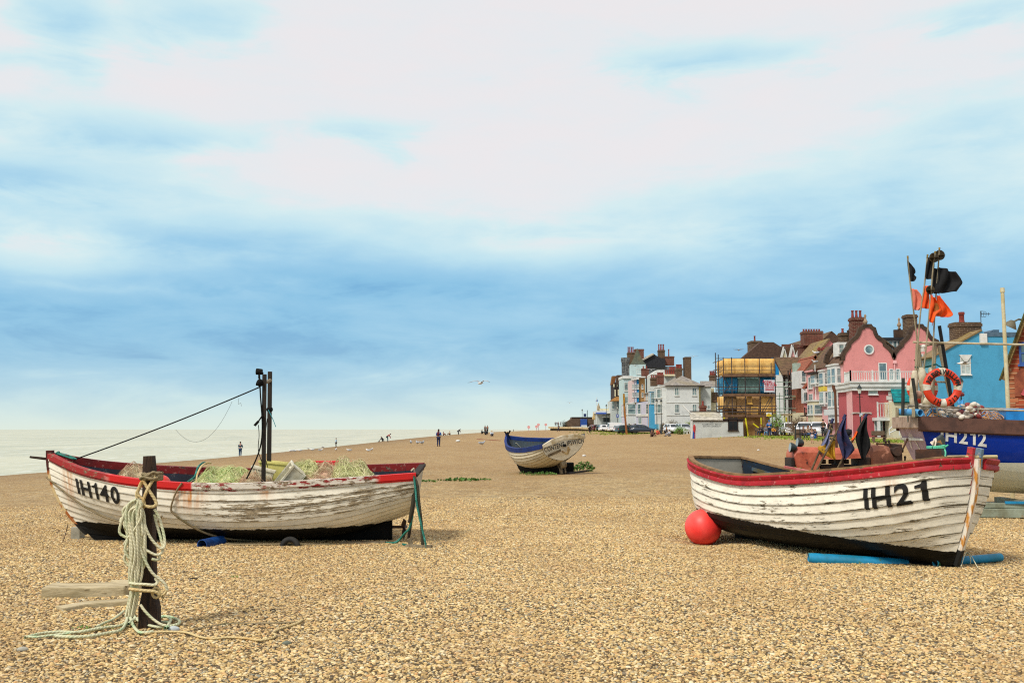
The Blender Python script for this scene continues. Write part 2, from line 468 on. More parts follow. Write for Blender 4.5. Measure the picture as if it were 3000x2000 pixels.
# loose stones lying on the near part of the beach
T = NT('pebble_stone'); oi = T.n('ShaderNodeObjectInfo')
c = T.obj(); col = T.ramp(oi.outputs['Random'], PEB)
col = T.mix(T.math('MULTIPLY', T.step(T.noise(c, 3, 4), .45, .7), .35), col, lin((128, 102, 64)))
gp = T.n('ShaderNodeNewGeometry').outputs['Position']
col = T.mix(T.math('MULTIPLY', T.step(T.noise(T.map(gp, (.5, .22, 1)), 1, 5, .62), .42, .66), .35), col, lin((168, 134, 88)), 'MIX')
mpeb = T.out(col, .7, 0, None, .35)
def make_pebbles():
    mb = MB()
    rs = [4.*1.03**k for k in range(64)]
    fan(mb, rs, [rad(a*.5) for a in range(-106, 107)], ground)
    o = mb.build('pebbles', mpeb, recalc=False)
    tag(o, 'loose tan, cream and grey pebbles covering the near beach', 'pebbles', kind='stuff')
    g = bpy.data.node_groups.new('pebble_scatter', 'GeometryNodeTree')
    g.interface.new_socket('Geometry', in_out='INPUT', socket_type='NodeSocketGeometry')
    g.interface.new_socket('Geometry', in_out='OUTPUT', socket_type='NodeSocketGeometry')
    N, L = g.nodes, g.links
    gi, go = N.new('NodeGroupInput'), N.new('NodeGroupOutput')
    ds = N.new('GeometryNodeDistributePointsOnFaces'); L.new(gi.outputs[0], ds.inputs['Mesh'])
    pos = N.new('GeometryNodeInputPosition'); ln = N.new('ShaderNodeVectorMath'); ln.operation = 'LENGTH'; L.new(pos.outputs[0], ln.inputs[0])
    mr = N.new('ShaderNodeMapRange'); L.new(ln.outputs['Value'], mr.inputs[0])
    for i, x in zip((1, 2, 3, 4), (8.5, 25, 2100, 320)): mr.inputs[i].default_value = x
    L.new(mr.outputs[0], ds.inputs['Density']); ds.inputs['Seed'].default_value = 3
    ico = N.new('GeometryNodeMeshIcoSphere'); ico.inputs['Radius'].default_value = 1; ico.inputs['Subdivisions'].default_value = 2
    ss = N.new('GeometryNodeSetShadeSmooth'); L.new(ico.outputs[0], ss.inputs[0])
    smt = N.new('GeometryNodeSetMaterial'); smt.inputs['Material'].default_value = mpeb; L.new(ss.outputs[0], smt.inputs[0])
    ip = N.new('GeometryNodeInstanceOnPoints'); L.new(ds.outputs['Points'], ip.inputs['Points']); L.new(smt.outputs[0], ip.inputs['Instance'])
    def rnd(lo, hi, seed, typ='FLOAT_VECTOR'):
        r = N.new('FunctionNodeRandomValue'); r.data_type = typ
        socks = [s for s in r.inputs if s.enabled]
        socks[0].default_value = lo; socks[1].default_value = hi; [s for s in r.inputs if s.name == 'Seed'][0].default_value = seed
        return [s for s in r.outputs if s.enabled][0]
    L.new(rnd((-.45, -.45, 0), (.45, .45, 6.28), 1), ip.inputs['Rotation'])
    s1 = rnd((.0085, .007, .005), (.0185, .014, .0095), 2); s2 = rnd(0., 1., 5, 'FLOAT')
    pw = N.new('ShaderNodeMath'); pw.operation = 'POWER'; L.new(s2, pw.inputs[0]); pw.inputs[1].default_value = 5
    ma = N.new('ShaderNodeMath'); ma.operation = 'MULTIPLY_ADD'; L.new(pw.outputs[0], ma.inputs[0]); ma.inputs[1].default_value = .85; ma.inputs[2].default_value = .85
    vm = N.new('ShaderNodeVectorMath'); vm.operation = 'SCALE'; L.new(s1, vm.inputs[0]); L.new(ma.outputs[0], vm.inputs['Scale'])
    L.new(vm.outputs[0], ip.inputs['Scale'])
    L.new(ip.outputs[0], go.inputs[0])
    m = o.modifiers.new('scatter', 'NODES'); m.node_group = g

# ================= clinker boats =================
def hull_paint(name, white=(232, 229, 216), black=(6, 6, 5), wl=(.3, 0), peel=.5, peelx=None, rust=(), seam=.8, wood=(168, 152, 124), grime=(92, 84, 58), wln=.03, green=0):
    """weathered boat paint: UV u = metres along, v = plank number + height in the plank"""
    T = NT(name); uv = T.n('ShaderNodeUVMap').outputs[0]; u, v, _ = T.sep(uv); ob = T.obj(); x, y, z = T.sep(ob)
    fr = T.math('FRACT', v)
    st = T.comb(T.math('MULTIPLY', u, 1.6), T.math('MULTIPLY', v, 1.5), 0)
    n1 = T.noise(st, 3.2, 7, .68, .3); n2 = T.noise(T.comb(T.math('MULTIPLY', u, 2.2), T.math('MULTIPLY', v, .5), 4.), 1.2, 3, .5)
    fine = T.noise(ob, 38, 4, .6)
    edge = T.math('ADD', T.step(fr, .26, .02), T.step(fr, .86, .99))
    th = T.math('ADD', T.math('MULTIPLY', T.math('SUBTRACT', n2, .5), .55), n1)
    th = T.math('ADD', th, T.math('MULTIPLY', edge, .085))
    if peelx:
        a, b, amt, v0, v1 = peelx
        reg = T.math('MULTIPLY', T.step(x, a, b), T.math('MULTIPLY', T.step(v, v0, v0+1.5), T.step(v, v1+.6, v1-.6)))
        th = T.math('ADD', th, T.math('MULTIPLY', reg, amt))
    pk = T.step(th, .735-peel*.1, .775-peel*.1)
    base = T.mix(T.step(T.noise(T.map(ob, (1.2, 1, 5)), 2.2, 5), .42, .7), lin(white), lin(tuple(c*.93-4 for c in white)))
    base = T.mix(T.math('MULTIPLY', T.step(T.noise(ob, 14, 5), .5, .75), .16), base, lin(grime))
    woodc = T.mix(T.step(fine, .4, .62), lin(wood), lin(tuple(c*.78 for c in wood)))
    col = T.mix(pk, base, woodc)
    # dirt held under each lap
    lap = T.math('MULTIPLY', T.step(fr, .13, .0), T.math('ADD', .35, T.step(n1, .35, .6)))
    col = T.mix(T.math('MULTIPLY', lap, seam), col, lin((60, 52, 36)))
    hair = T.step(T.noise(T.comb(T.math('MULTIPLY', u, .8), T.math('MULTIPLY', v, 14), 0), 1.6, 3, .4), .66, .70)
    col = T.mix(T.math('MULTIPLY', hair, .3), col, lin(grime))
    for rx, rw, z0, z1, amt in rust:
        xx = T.math('DIVIDE', T.math('SUBTRACT', x, rx), rw)
        g = T.math('EXPONENT', T.math('MULTIPLY', T.math('MULTIPLY', xx, xx), -1))
        str_ = T.step(T.noise(T.comb(T.math('MULTIPLY', x, 16), T.math('MULTIPLY', z, 1.4), 2), 1, 4), .36, .6)
        g = T.math('MULTIPLY', g, T.math('MULTIPLY', T.step(z, z0, z1), str_))
        col = T.mix(T.math('MULTIPLY', g, amt), col, lin((196, 122, 28)))
    w = T.math('ADD', wl[0], T.math('MULTIPLY', x, wl[1]))
    zz = T.math('ADD', z, T.math('MULTIPLY', T.math('SUBTRACT', T.noise(T.map(ob, (2, 1, 6)), 5, 5, .7), .5), wln*3))
    below = T.step(T.math('SUBTRACT', zz, w), .008, -.008)
    blk = T.mix(T.step(T.noise(T.comb(T.math('MULTIPLY', u, 1.4), T.math('MULTIPLY', v, 5), 1), 2.6, 6, .7), .56, .72), lin(black), lin((58, 52, 30) if green else (24, 22, 17)))
    col = T.mix(below, col, blk)
    rgh = T.math('ADD', .5, T.math('MULTIPLY', pk, .3))
    h = T.math('ADD', T.math('MULTIPLY', pk, -.7), T.math('MULTIPLY', fine, .3))
    return T.out(col, rgh, 0, T.bump(h, .5, .006), .25)

def worn(name, c, wood=(116, 98, 72), amt=.5, sc=(1, 1, 4), rough=.6, pale=(226, 190, 176)):
    """painted wood with chips: used for rails, posts and thwarts"""
    T = NT(name); ob = T.obj(); n = T.noise(T.map(ob, sc), 7, 7, .7, .3); n2 = T.noise(ob, 2.3, 3)
    th = T.math('ADD', n, T.math('MULTIPLY', T.math('SUBTRACT', n2, .5), .5))
    base = T.mix(T.step(T.noise(ob, 5, 4), .4, .7), lin(c), lin(tuple(x*.8 for x in c)))
    col = T.mix(T.math('MULTIPLY', T.step(T.noise(T.map(ob, (1, 1, 1), (5, 5, 5)), 16, 4), .62, .67), .22), base, lin(pale))
    col = T.mix(T.step(th, .70-.18*amt, .74-.18*amt), col, T.mix(T.step(T.noise(ob, 30, 3), .4, .6), lin(wood), lin(tuple(x*.5 for x in wood))))
    return T.out(col, rough, 0, T.bump(n, .35, .006), .4)

class Hull:
    def __init__(s, L, B, zs, zk, n, m, bow, stern, ns, lap=.02, keelw=.03, wexp=.9):
        s.L, s.B, s.zs, s.zk, s.nn, s.mm, s.bow, s.stern, s.ns, s.lap, s.kw = L, B, zs, zk, n, m, bow, stern, ns, lap, keelw
        s.ws = [(i/ns)**wexp for i in range(ns+1)]
    def raw(s, t, w, side, off=0.):
        zk, zs = table(s.zk, t), table(s.zs, t); B = table(s.B, t); n = table(s.nn, t); m = table(s.mm, t)
        w = max(0., min(1., w))
        x = t*s.bow(w)+(1-t)*s.stern(w)
        z = zk+(zs-zk)*w**m
        y = s.kw*(1-w)+B*(1-(1-w)**n)
        if off:
            dw = .02; w0, w1 = max(0, w-dw), min(1, w+dw)
            y0 = B*(1-(1-w0)**n); y1 = B*(1-(1-w1)**n); z0 = (zs-zk)*w0**m; z1 = (zs-zk)*w1**m
            a, b = z1-z0, -(y1-y0); l = math.hypot(a, b) or 1
            y += a/l*off; z += b/l*off
            if off < 0: y = max(0., y)
        return V((x, y*side, z))
    def lapoff(s, w):
        for i in range(s.ns):
            if w <= s.ws[i+1]+1e-9: return s.lap*(1-(w-s.ws[i])/(s.ws[i+1]-s.ws[i]))
        return 0
    def ts(s, nt): return [.5-.5*math.cos(math.pi*(.06+.94*k/nt))+(.5*math.cos(math.pi*.06)-.5)*(1-k/nt) if False else k/nt for k in range(nt+1)]
    def skin(s, nt=56):
        mb = MB(); ts = s.ts(nt)
        for side in (1, -1):
            for i in range(s.ns):
                w0, w1 = s.ws[i], s.ws[i+1]; rows = []; uvs = []
                for off, f in ((0, 0), (s.lap, 0), (s.lap*.5, .5), (0.001, 1)):
                    wv = w0+(w1-w0)*f
                    rows.append([s.raw(t, wv, side, off) for t in ts]); uvs.append([(t*s.L, i+min(.999, f)) for t in ts])
                mb.grid(rows, uvs)
        return mb
    def inner(s, nt=64, th=.05, nw=26, w0=.0):
        mb = MB()
        for side in (1, -1):
            mb.grid([[s.raw(.012+.976*k/nt, w0+(1-w0)*j/nw, side, -th) for k in range(nt+1)] for j in range(nw+1)])
        return mb
    def rail(s, mb, side, prof, t0=0, t1=1, nt=48, w=1.0):
        pts = []; outs = []
        for k in range(nt+1):
            t = t0+(t1-t0)*k/nt; pts.append(s.raw(t, w, side)); 
        for k in range(nt+1):
            d = pts[min(k+1, nt)]-pts[max(k-1, 0)]; o = V((d.y, -d.x, 0)); o = o.normalized() if o.length > 1e-6 else V((0, side, 0))
            if o.y*side < 0: o = -o
            outs.append(o)
        mb.sweep(pts, outs, prof)
    def half(s, x, z):
        t = x/s.L; zk, zs = table(s.zk, t), table(s.zs, t); w = max(0, min(1, (z-zk)/(zs-zk)))**(1/table(s.mm, t)); return table(s.B, t)*(1-(1-w)**table(s.nn, t))
    def thwart(s, x, z, w=.16, th=.035):
        mb = MB(); a, b = max(.02, s.half(x-w/2, z-.03)-.07), max(.02, s.half(x+w/2, z-.03)-.07)
        return mb.prism([V((x-w/2, -a, z)), V((x+w/2, -b, z)), V((x+w/2, b, z)), V((x-w/2, a, z))], (0, 0, th))
    def boards(s, x0, x1, z, n=16):
        pts = [(lerp(x0, x1, i/n), max(.03, s.half(lerp(x0, x1, i/n), z-.02)-.08)) for i in range(n+1)]
        return MB().prism([V((x, -y, z)) for x, y in pts]+[V((x, y, z)) for x, y in reversed(pts)], (0, 0, .03))
    def text(s, mb, body, t0, w0, h, side, bold=.03, flip=1, wscale=1.0, slope=0., off=.013, lean=.5):
        """lettering lying on the planks; h = cap height in metres"""
        vs, fs = letters(body, bold, .045)
        a = s.raw(t0, max(0, w0-.01), side); b = s.raw(t0, min(1, w0+.01), side); dw = .02/(b-a).length
        c = s.raw(t0-.01, w0, side); d_ = s.raw(t0+.01, w0, side); dt = .02/(d_-c).length
        out = []
        for x, y in vs:
            t = t0+flip*x*h*wscale*dt; w = w0+(y*h+slope*x*h)*dw
            xx = t*s.bow(w0)+(1-t)*s.stern(w0); t = lerp((xx-s.stern(w))/(s.bow(w)-s.stern(w)), t, lean)
            out.append(s.raw(t, w, side, s.lapoff(w)+off))
        mb.add(out, fs)
    def ribs(s, mb, side, n, t0, t1, r=.018, w0=.05, w1=.97):
        for k in range(n):
            t = lerp(t0, t1, k/(n-1)); mb.tube([s.raw(t, lerp(w0, w1, j/10), side, -.035) for j in range(11)], r, 4)

def boat_parts(h, root, mskin, minner, mrail, mrailtop, mtransom, mstem, mkeel, sternplate, stemtop, keelpoly, railprof, rubprof=None, mrub=None, ribn=20, transom=True, nearrail=None):
    h.skin().build('hull', mskin, root, smooth=35)
    h.inner().build('lining', minner, root, smooth=60)
    for side in (1, -1):
        mb = MB(); h.rail(mb, side, railprof, 0, .995); mb.build('gunwale', nearrail if nearrail and side > 0 else mrail, root, smooth=40)
        if rubprof:
            mb = MB(); h.rail(mb, side, rubprof, 0.005, .997, w=.97); mb.build('rubbing_strake', mrub or mrail, root, smooth=40)
    mb = MB()
    for side in (1, -1): h.ribs(mb, side, ribn, .05, .93)
    mb.build('ribs', minner, root, smooth=60)
    if transom:
        mb = MB(); N = 14; poly = [h.raw(0, j/N, 1, .0) for j in range(N+1)]+[h.raw(0, j/N, -1, .0) for j in range(N, -1, -1)]
        mb.prism(poly, (.035, 0, 0)); mb.build('transom', mtransom, root)
    # stem
    mb = MB(); pts = [V((h.bow(j/14), 0, table(h.zk, 1)+(table(h.zs, 1)-table(h.zk, 1))*(j/14)**table(h.mm, 1))) for j in range(15)]
    pts.append(pts[-1]+V(((pts[-1]-pts[-2]).x/max(.01, (pts[-1]-pts[-2]).z)*stemtop, 0, stemtop)))
    rows = []
    for i, p in enumerate(pts):
        d = (pts[min(i+1, len(pts)-1)]-pts[max(i-1, 0)]).normalized(); nrm = V((d.z, 0, -d.x))
        rows.append([p-nrm*.06+V((0, .045, 0)), p+nrm*.05+V((0, .03, 0)), p+nrm*.05-V((0, .03, 0)), p-nrm*.06-V((0, .045, 0))])
    mb.grid(rows, closed=True); mb.add(rows[-1], [(0, 1, 2, 3)]); mb.add(rows[0], [(3, 2, 1, 0)])
    mb.build('stem_post', mstem, root, bevel=.008)
    mb = MB(); mb.prism([V((x, -.04, z)) for x, z in keelpoly], (0, .08, 0)); mb.build('keel', mkeel, root)

def fibre_heap(name, c, r, mats, seed, parent=None, strands=260, shape=None, label=None, cat='fishing net', wig=.16, rad_=.0035, core=True):
    """a slack heap of fine netting: many thin strands lying over a low mound"""
    rr = random.Random(seed); rx, ry, rz = r; mb = MB()
    def top(x, y):
        q = 1-(x/rx)**2-(y/ry)**2
        return rz*max(0., q)**.95*(.85+.75*noise.noise(V((x*4.5+seed, y*4.5, seed)))+.25*noise.noise(V((x*13+seed, y*13, seed)))) if q > 0 else 0
    if core:
        mb.cm = 0
        rows = []
        for j in range(15):
            f = j/14
            rows.append([V((rx*f*math.cos(a*.1571), ry*f*math.sin(a*.1571), top(rx*f*.97*math.cos(a*.1571), ry*f*.97*math.sin(a*.1571))-.015)) for a in range(40)])
        mb.grid(rows, closed=True)
    for k in range(strands):
        a = rr.uniform(0, 6.28); f = math.sqrt(rr.random())*.95; x, y = rx*f*math.cos(a), ry*f*math.sin(a)
        th = rr.gauss(0, .5)+(math.pi if rr.random() < .5 else 0); pts = []; lift = rr.uniform(0, .09)
        for j in range(9):
            if (x/rx)**2+(y/ry)**2 > 1.02: break
            pts.append(V((x, y, top(x, y)+lift*math.sin(j*.4)+.006))); th += rr.gauss(0, wig*2)
            x += .06*math.cos(th)*rx/.5; y += .06*math.sin(th)*ry/.5
        if len(pts) > 3:
            mb.cm = rr.choice(range(len(mats))); mb.tube(catmull(pts, 2), rad_*rr.uniform(.5, 1.2), 3)
    o = mb.build(name, mats, parent, recalc=False); o.location = c
    if label: tag(o, label, cat)
    return o

ROPE = {}
def rope_mat(name, c, c2):
    if name in ROPE: return ROPE[name]
    T = NT(name); uv = T.n('ShaderNodeUVMap').outputs[0]; u, v, _ = T.sep(uv)
    tw = T.math('FRACT', T.math('ADD', T.math('MULTIPLY', u, 1.0), T.math('MULTIPLY', v, 2.0)))
    tri = T.math('ABSOLUTE', T.math('SUBTRACT', tw, .5))
    ob = T.obj(); n = T.noise(ob, 6, 4)
    col = T.mix(T.step(n, .5, .68), lin(c), lin(c2))
    col = T.mix(T.math('MULTIPLY', T.step(tri, .36, .5), .55), col, lin(tuple(x*.45 for x in c)))
    ROPE[name] = T.out(col, .8, 0, T.bump(T.math('SUBTRACT', .5, tri), .8, .006), .2); return ROPE[name]
def rope(mb, pts, r, n=7, lay=.032):
    """laid rope: a tube whose UV carries the twist"""
    pts = [V(p) for p in pts]; N = len(pts); vs = []; prev = None; us = []; L = 0
    for i in range(N):
        t = (pts[min(i+1, N-1)]-pts[max(i-1, 0)]).normalized()
        if prev is None:
            up = V((0, 0, 1)) if abs(t.z) < .9 else V((1, 0, 0)); a = t.cross(up).normalized()
        else:
            a = prev-t*prev.dot(t); a = a.normalized() if a.length > 1e-6 else t.orthogonal().normalized()
        prev = a; b = t.cross(a)
        if i: L += (pts[i]-pts[i-1]).length
        vs.append([pts[i]+(a*math.cos(2*math.pi*k/n)+b*math.sin(2*math.pi*k/n))*r for k in range(n+1)]); us.append([(L/lay, k/n) for k in range(n+1)])
    mb.grid(vs, us)

# ---------------- the long white boat on the left ----------------
mwhite1 = hull_paint('hull_white_weathered', (244, 238, 220), wl=(.325, -.004), peel=.32, peelx=(3.9, 2.4, .21, 5.2, 9.4), rust=((3.35, .2, .5, .85, 1), (2.2, .08, .7, .95, .7), (5.45, .12, .3, .9, .6)), seam=.6)
mred1 = worn('rail_red_chipped', (122, 18, 20), (120, 100, 84), .55, (1, 1, 1))
mred1b = worn('rail_red_bright', (214, 30, 28), (150, 60, 50), .1, (1, 1, 1))
def stem_mat(name, c, c2, wl, top=9., lo=.45):
    T = NT(name); ob = T.obj(); x, y, z = T.sep(ob); n = T.noise(T.map(ob, (2, 2, .7)), 6, 5)
    col = T.mix(T.step(n, lo, lo+.14), lin(c), lin(c2)); zn = T.math('ADD', z, T.math('MULTIPLY', n, .06))
    col = T.mix(T.step(zn, wl+.04, wl+.02), col, lin((18, 17, 14)))
    col = T.mix(T.step(zn, top, top+.04), col, lin((74, 22, 18)))
    return T.out(col, .7, 0, T.bump(n, .3, .006), .4)
def rail_zoned(name):
    T = NT(name); ob = T.obj(); x, y, z = T.sep(ob); n = T.noise(T.map(ob, (2.2, 3, 5)), 3, 7, .72, .3); fine = T.noise(ob, 26, 4)
    wood = T.mix(T.step(fine, .4, .6), lin((150, 132, 106)), lin((104, 86, 66)))
    white = T.mix(T.step(n, .50, .56), lin((216, 208, 194)), wood)
    white = T.mix(T.step(T.noise(T.map(ob, (1.2, 3, 5), (4, 4, 4)), 3, 6, .7), .53, .57), white, lin((142, 36, 36)))
    dull = T.mix(T.step(n, .52, .60), lin((158, 40, 40)), wood)
    bright = T.mix(T.step(n, .68, .72), lin((204, 30, 28)), lin((130, 62, 54)))
    a = T.math('MULTIPLY', T.step(x, 3.28, 3.32), T.step(x, 4.76, 4.6)); b = T.step(x, .62, .5); c = T.step(x, 4.6, 4.76)
    col = T.mix(c, white, dull); col = T.mix(T.math('MAXIMUM', a, b), col, bright)
    return T.out(col, .6, 0, T.bump(n, .3, .006), .4)
mstem1 = stem_mat('stem_ochre_stained', (214, 190, 140), (168, 96, 40), .27, 1.12)
mrail1 = rail_zoned('rail_patchy_red')
minner1 = worn('lining_navy', (40, 44, 58), (96, 90, 80), .25, (3, 3, 1), .8, (150, 140, 136))
mblack = M('tarred_black', (7, 7, 6), (22, 20, 16), 6, .8, .3, spec=.2)
mdkwood = M('dark_weathered_timber', (54, 40, 28), (30, 22, 16), 3, .85, .6, mapscale=(6, 6, .6))
mgreywood = M('grey_weathered_timber', (150, 136, 110), (112, 98, 74), 3, .85, .5, mapscale=(4, 4, .8))
mmetal = M('rusted_dark_iron', (58, 44, 36), (100, 58, 32), 6, .6, .4, metal=.3)

H1 = Hull(5.88, [(0, .70), (.2, .90), (.45, 1.0), (.68, .88), (.84, .58), (.94, .26), (1, .03)],
          [(0, 1.12), (.24, 1.05), (.46, 1.00), (.6, 1.01), (.75, 1.07), (.82, 1.12), (.9, 1.20), (1, 1.36)],
          [(0, .46), (.07, .33), (.18, .15), (.32, .07), (.6, .06), (.88, .07), (1, .12)],
          [(0, 2.5), (.4, 2.8), (.7, 2.2), (.9, 1.5), (1, 1.2)], [(0, 1.2), (.4, 1.6), (.7, 1.4), (.9, 1.12), (1, 1.0)],
          lambda w: 5.88-.62*(1-w)**2.2, lambda w: .10*(1-w), 11, .018)
b1 = thing('fishing_boat', 'long white clinker fishing boat lettered IH140 with twin dark masts and red rail', 'boat', (-1.46, 16.0, ground(-4.5, 16)-.02), rot=(rad(-4.2), 0, rad(180.0)))
boat_parts(H1, b1, mwhite1, minner1, mred1, mred1, mwhite1, mstem1, mblack, None, .06,
           [(.44, -.02), (.44, .44), (.6, .34), (1.1, .17), (1.9, .09), (3.5, .07), (5.0, .08), (5.27, .13), (5.15, .02), (4.9, -.02)],
           [(-.05, -.09), (-.05, .03), (.045, .03), (.045, -.055), (.018, -.055), (.018, -.09)], nearrail=mrail1)
# transom trim and quarter knee
mb = MB(); mb.box(-.03, .07, -.72, .72, 1.085, 1.135); mb.build('transom_cap', mdkwood, b1, bevel=.01)
mletter = M('letter_black', (16, 15, 14), (34, 32, 30), 8, .6)
mb = MB(); H1.text(mb, 'IH140', .835, .68, .27, 1, .028, flip=-1, wscale=.92, slope=.04); mb.build('registration_lettering', mletter, b1, recalc=False)
for x in (5.0, 4.2, 3.3, 2.4, 1.6): H1.thwart(x, .70).build('thwart', minner1, b1)
H1.boards(.5, 5.0, .42).build('floor_boards', minner1, b1)
# the pair of square masts, one each side of the engine
def lpx(root, u, v, dd):
    """photo pixel at distance dd in the boat's own frame"""
    return root.matrix_basis.inverted() @ W(u, v, dd)
mmast = M('mast_timber', (44, 32, 19), (24, 17, 11), 3, .7, .4, mapscale=(8, 8, .5))
for (u, v0, v1, dd, w, m) in ((775, 1400, 1096, 15.45, .058, mmast), (791, 1385, 1088, 16.2, .062, mmast)):
    mb = MB(); a, b = lpx(b1, u-3, v0, dd), lpx(b1, u, v1, dd)
    mb.beam(a-(b-a).normalized()*.45, b, w, w, (1, 0, 0)); mb.build('mast', m, b1, bevel=.006)
mb = MB(); mb.cyl(lpx(b1, 775, 1121, 15.5), lpx(b1, 792, 1114, 16.2), .028, n=10); mb.build('mast_crossbar', mgreywood, b1, smooth=40)
mb = MB(); mb.tube([lpx(b1, 768, 1114, 15.5), lpx(b1, 758, 1108, 15.5), lpx(b1, 758, 1091, 15.5)], .009, 6)
mb.cyl(lpx(b1, 768, 1126, 15.45), lpx(b1, 752, 1122, 15.45), .03, .04, 10); mb.ball(lpx(b1, 761, 1121, 15.4), .05, .05, .06)
mb.build('pulley', mblack, b1, smooth=50)
mb = MB(); mb.cyl(lpx(b1, 751, 1088, 15.5), lpx(b1, 768, 1089, 15.5), .05, .045, 12); mb.cyl(lpx(b1, 757, 1084, 15.5), lpx(b1, 757, 1080, 15.5), .03, n=8); mb.cyl(lpx(b1, 764, 1093, 15.5), lpx(b1, 771, 1094, 15.5), .02, n=8)
mb.build('deck_lamp', mblack, b1, smooth=40)
mb = MB(); mb.beam(lpx(b1, 746, 1246, 15.3), lpx(b1, 757, 1234, 15.3), .06, .035); mb.tube([lpx(b1, 755, 1237, 15.3), lpx(b1, 770, 1215, 15.4)], .012, 5); mb.build('mast_fitting', mblack, b1, smooth=40)
mb = MB(); mb.ball(lpx(b1, 790, 1199, 16.2), .055, .05, .05, 8, 6); mb.build('mast_fitting', mblack, b1, smooth=40)
mb = MB()
P0, P1 = lpx(b1, 222, 1344, 16.0), lpx(b1, 762, 1133, 15.5)
mb.tube(sag(P0, P1, .03, 14), .011, 6)
mb.build('forestay', mblack, b1)
mb = MB(); mb.tube(sag(lpx(b1, 515, 1258, 15.7), lpx(b1, 680, 1176, 15.6), .38, 16), .0025, 4)
mb.tube(catmull([lpx(b1, 700, 1166, 15.5), lpx(b1, 698, 1183, 15.5), lpx(b1, 705, 1180, 15.5), lpx(b1, 707, 1190, 15.5)], 5), .0025, 4)
mb.build('loose_line', M('grey_twine', (120, 130, 130), None, 5), b1)
mb = MB()
mb.tube(catmull([lpx(b1, 760, 1095, 15.4), lpx(b1, 763, 1160, 15.4), lpx(b1, 768, 1230, 15.4), lpx(b1, 766, 1290, 15.35), lpx(b1, 752, 1340, 15.3), lpx(b1, 722, 1402, 15.3)], 6), .012, 5)
mb.tube(catmull([lpx(b1, 757, 1244, 15.3), lpx(b1, 759, 1275, 15.3), lpx(b1, 757, 1320, 15.3), lpx(b1, 772, 1366, 15.3)], 6), .006, 5)
mb.tube(catmull([lpx(b1, 783, 1225, 15.8), lpx(b1, 778, 1270, 15.8), lpx(b1, 776, 1330, 15.8), lpx(b1, 785, 1370, 15.8)], 6), .006, 5)
mb.build('mast_line', mblack, b1)
mb = MB(); mb.tube(catmull([lpx(b1, 786, 1200, 16.1), lpx(b1, 797, 1222, 16.1), lpx(b1, 803, 1236, 16.1), lpx(b1, 808, 1250, 16.1)], 5), .006, 5)
mb.build('blue_twine', M('turquoise_twine', (60, 160, 170), None, 5), b1)
mb = MB(); mb.cyl(lpx(b1, 88, 1338, 16.0), lpx(b1, 150, 1345, 16.0), .018, .024, 8); mb.build('bowsprit', mdkwood, b1, smooth=40)
mb = MB(); mb.cyl((.44, 0, .21), (.24, 0, .21), .02, n=8)
for k in range(3):
    a = rad(120*k+80); M4 = Matrix.Translation(V((.25, 0, .21))) @ Matrix.Rotation(a, 4, 'X') @ Matrix.Translation(V((0, 0, .09))) @ Matrix.Rotation(rad(35), 4, 'Z')
    rows = [[M4 @ V((sx*.052*math.sin(math.pi*(.12+.8*j/6)), .012*sx, -.09+.18*j/6)) for sx in (-1, 0, 1)] for j in range(7)]
    mb.grid(rows)
mb.build('propeller', mmetal, b1, solid=.008)
# rail blocks and rust plates
mb = MB(); mb.tube([lpx(b1, 1205, 1378, 15.2), lpx(b1, 1212, 1371, 15.3), lpx(b1, 1216, 1388, 15.3), lpx(b1, 1207, 1396, 15.2), lpx(b1, 1216, 1404, 15.2)], .012, 5); mb.tube([lpx(b1, 1203, 1390, 15.2), lpx(b1, 1226, 1386, 15.4)], .012, 5)
mb.build('lashing', M('pale_rope_lashing', (206, 196, 168), None, 9), b1)

# nets, boxes and floats lying in that boat: things of their own
mnetA = M('net_pale_green', (220, 216, 164), (196, 200, 136), 9, .7); mnetB = M('net_yellow_green', (206, 210, 142), (224, 220, 170), 9, .7)
mnetC = M('net_cream', (214, 200, 164), (190, 170, 130), 9, .7); mnetD = M('net_bright_green', (178, 212, 138), (208, 216, 156), 9, .7)
mnetE = M('net_pinkish', (206, 170, 140), (190, 150, 120), 9, .7)
def nwp(u, v, d): return W(u, v, d)
fibre_heap('fishing_net', nwp(668, 1432, 15.9), (.62, .55, .31), [mnetB, mnetA, mnetD], 11, strands=420, label='bright green fishing net heaped just before the twin masts')
fibre_heap('fishing_net', nwp(395, 1420, 16.1), (.34, .4, .27), [mnetC, mnetC, mnetE], 12, strands=200, label='small cream net heap behind the rope wrapped post inside the long boat')
fibre_heap('fishing_net', nwp(893, 1425, 15.95), (.42, .5, .34), [mnetA, mnetB], 13, strands=420, label='pale yellow net draped over the tipped white fish box behind the masts')
fibre_heap('fishing_net', nwp(1025, 1408, 15.95), (.40, .5, .27), [mnetA, mnetC, mnetB], 14, strands=380, label='tall mound of pale netting nearest the transom of the long boat')
fibre_heap('fishing_net', nwp(945, 1412, 15.85), (.36, .42, .26), [mnetE, mnetC], 15, strands=260, label='low brownish pink net between two pale net mounds in the long boat')
fibre_heap('fishing_net', nwp(745, 1428, 15.6), (.30, .3, .22), [mnetC, mnetE], 16, strands=180, label='flat beige net lying at the foot of the nearer mast')
mbox = M('fish_box_white', (226, 220, 196), (190, 180, 150), 4, .5); mbox2 = M('fish_box_yellow', (216, 206, 120), (190, 182, 110), 4, .5); mbox3 = M('fish_box_red', (218, 44, 52), (190, 40, 46), 4, .5)
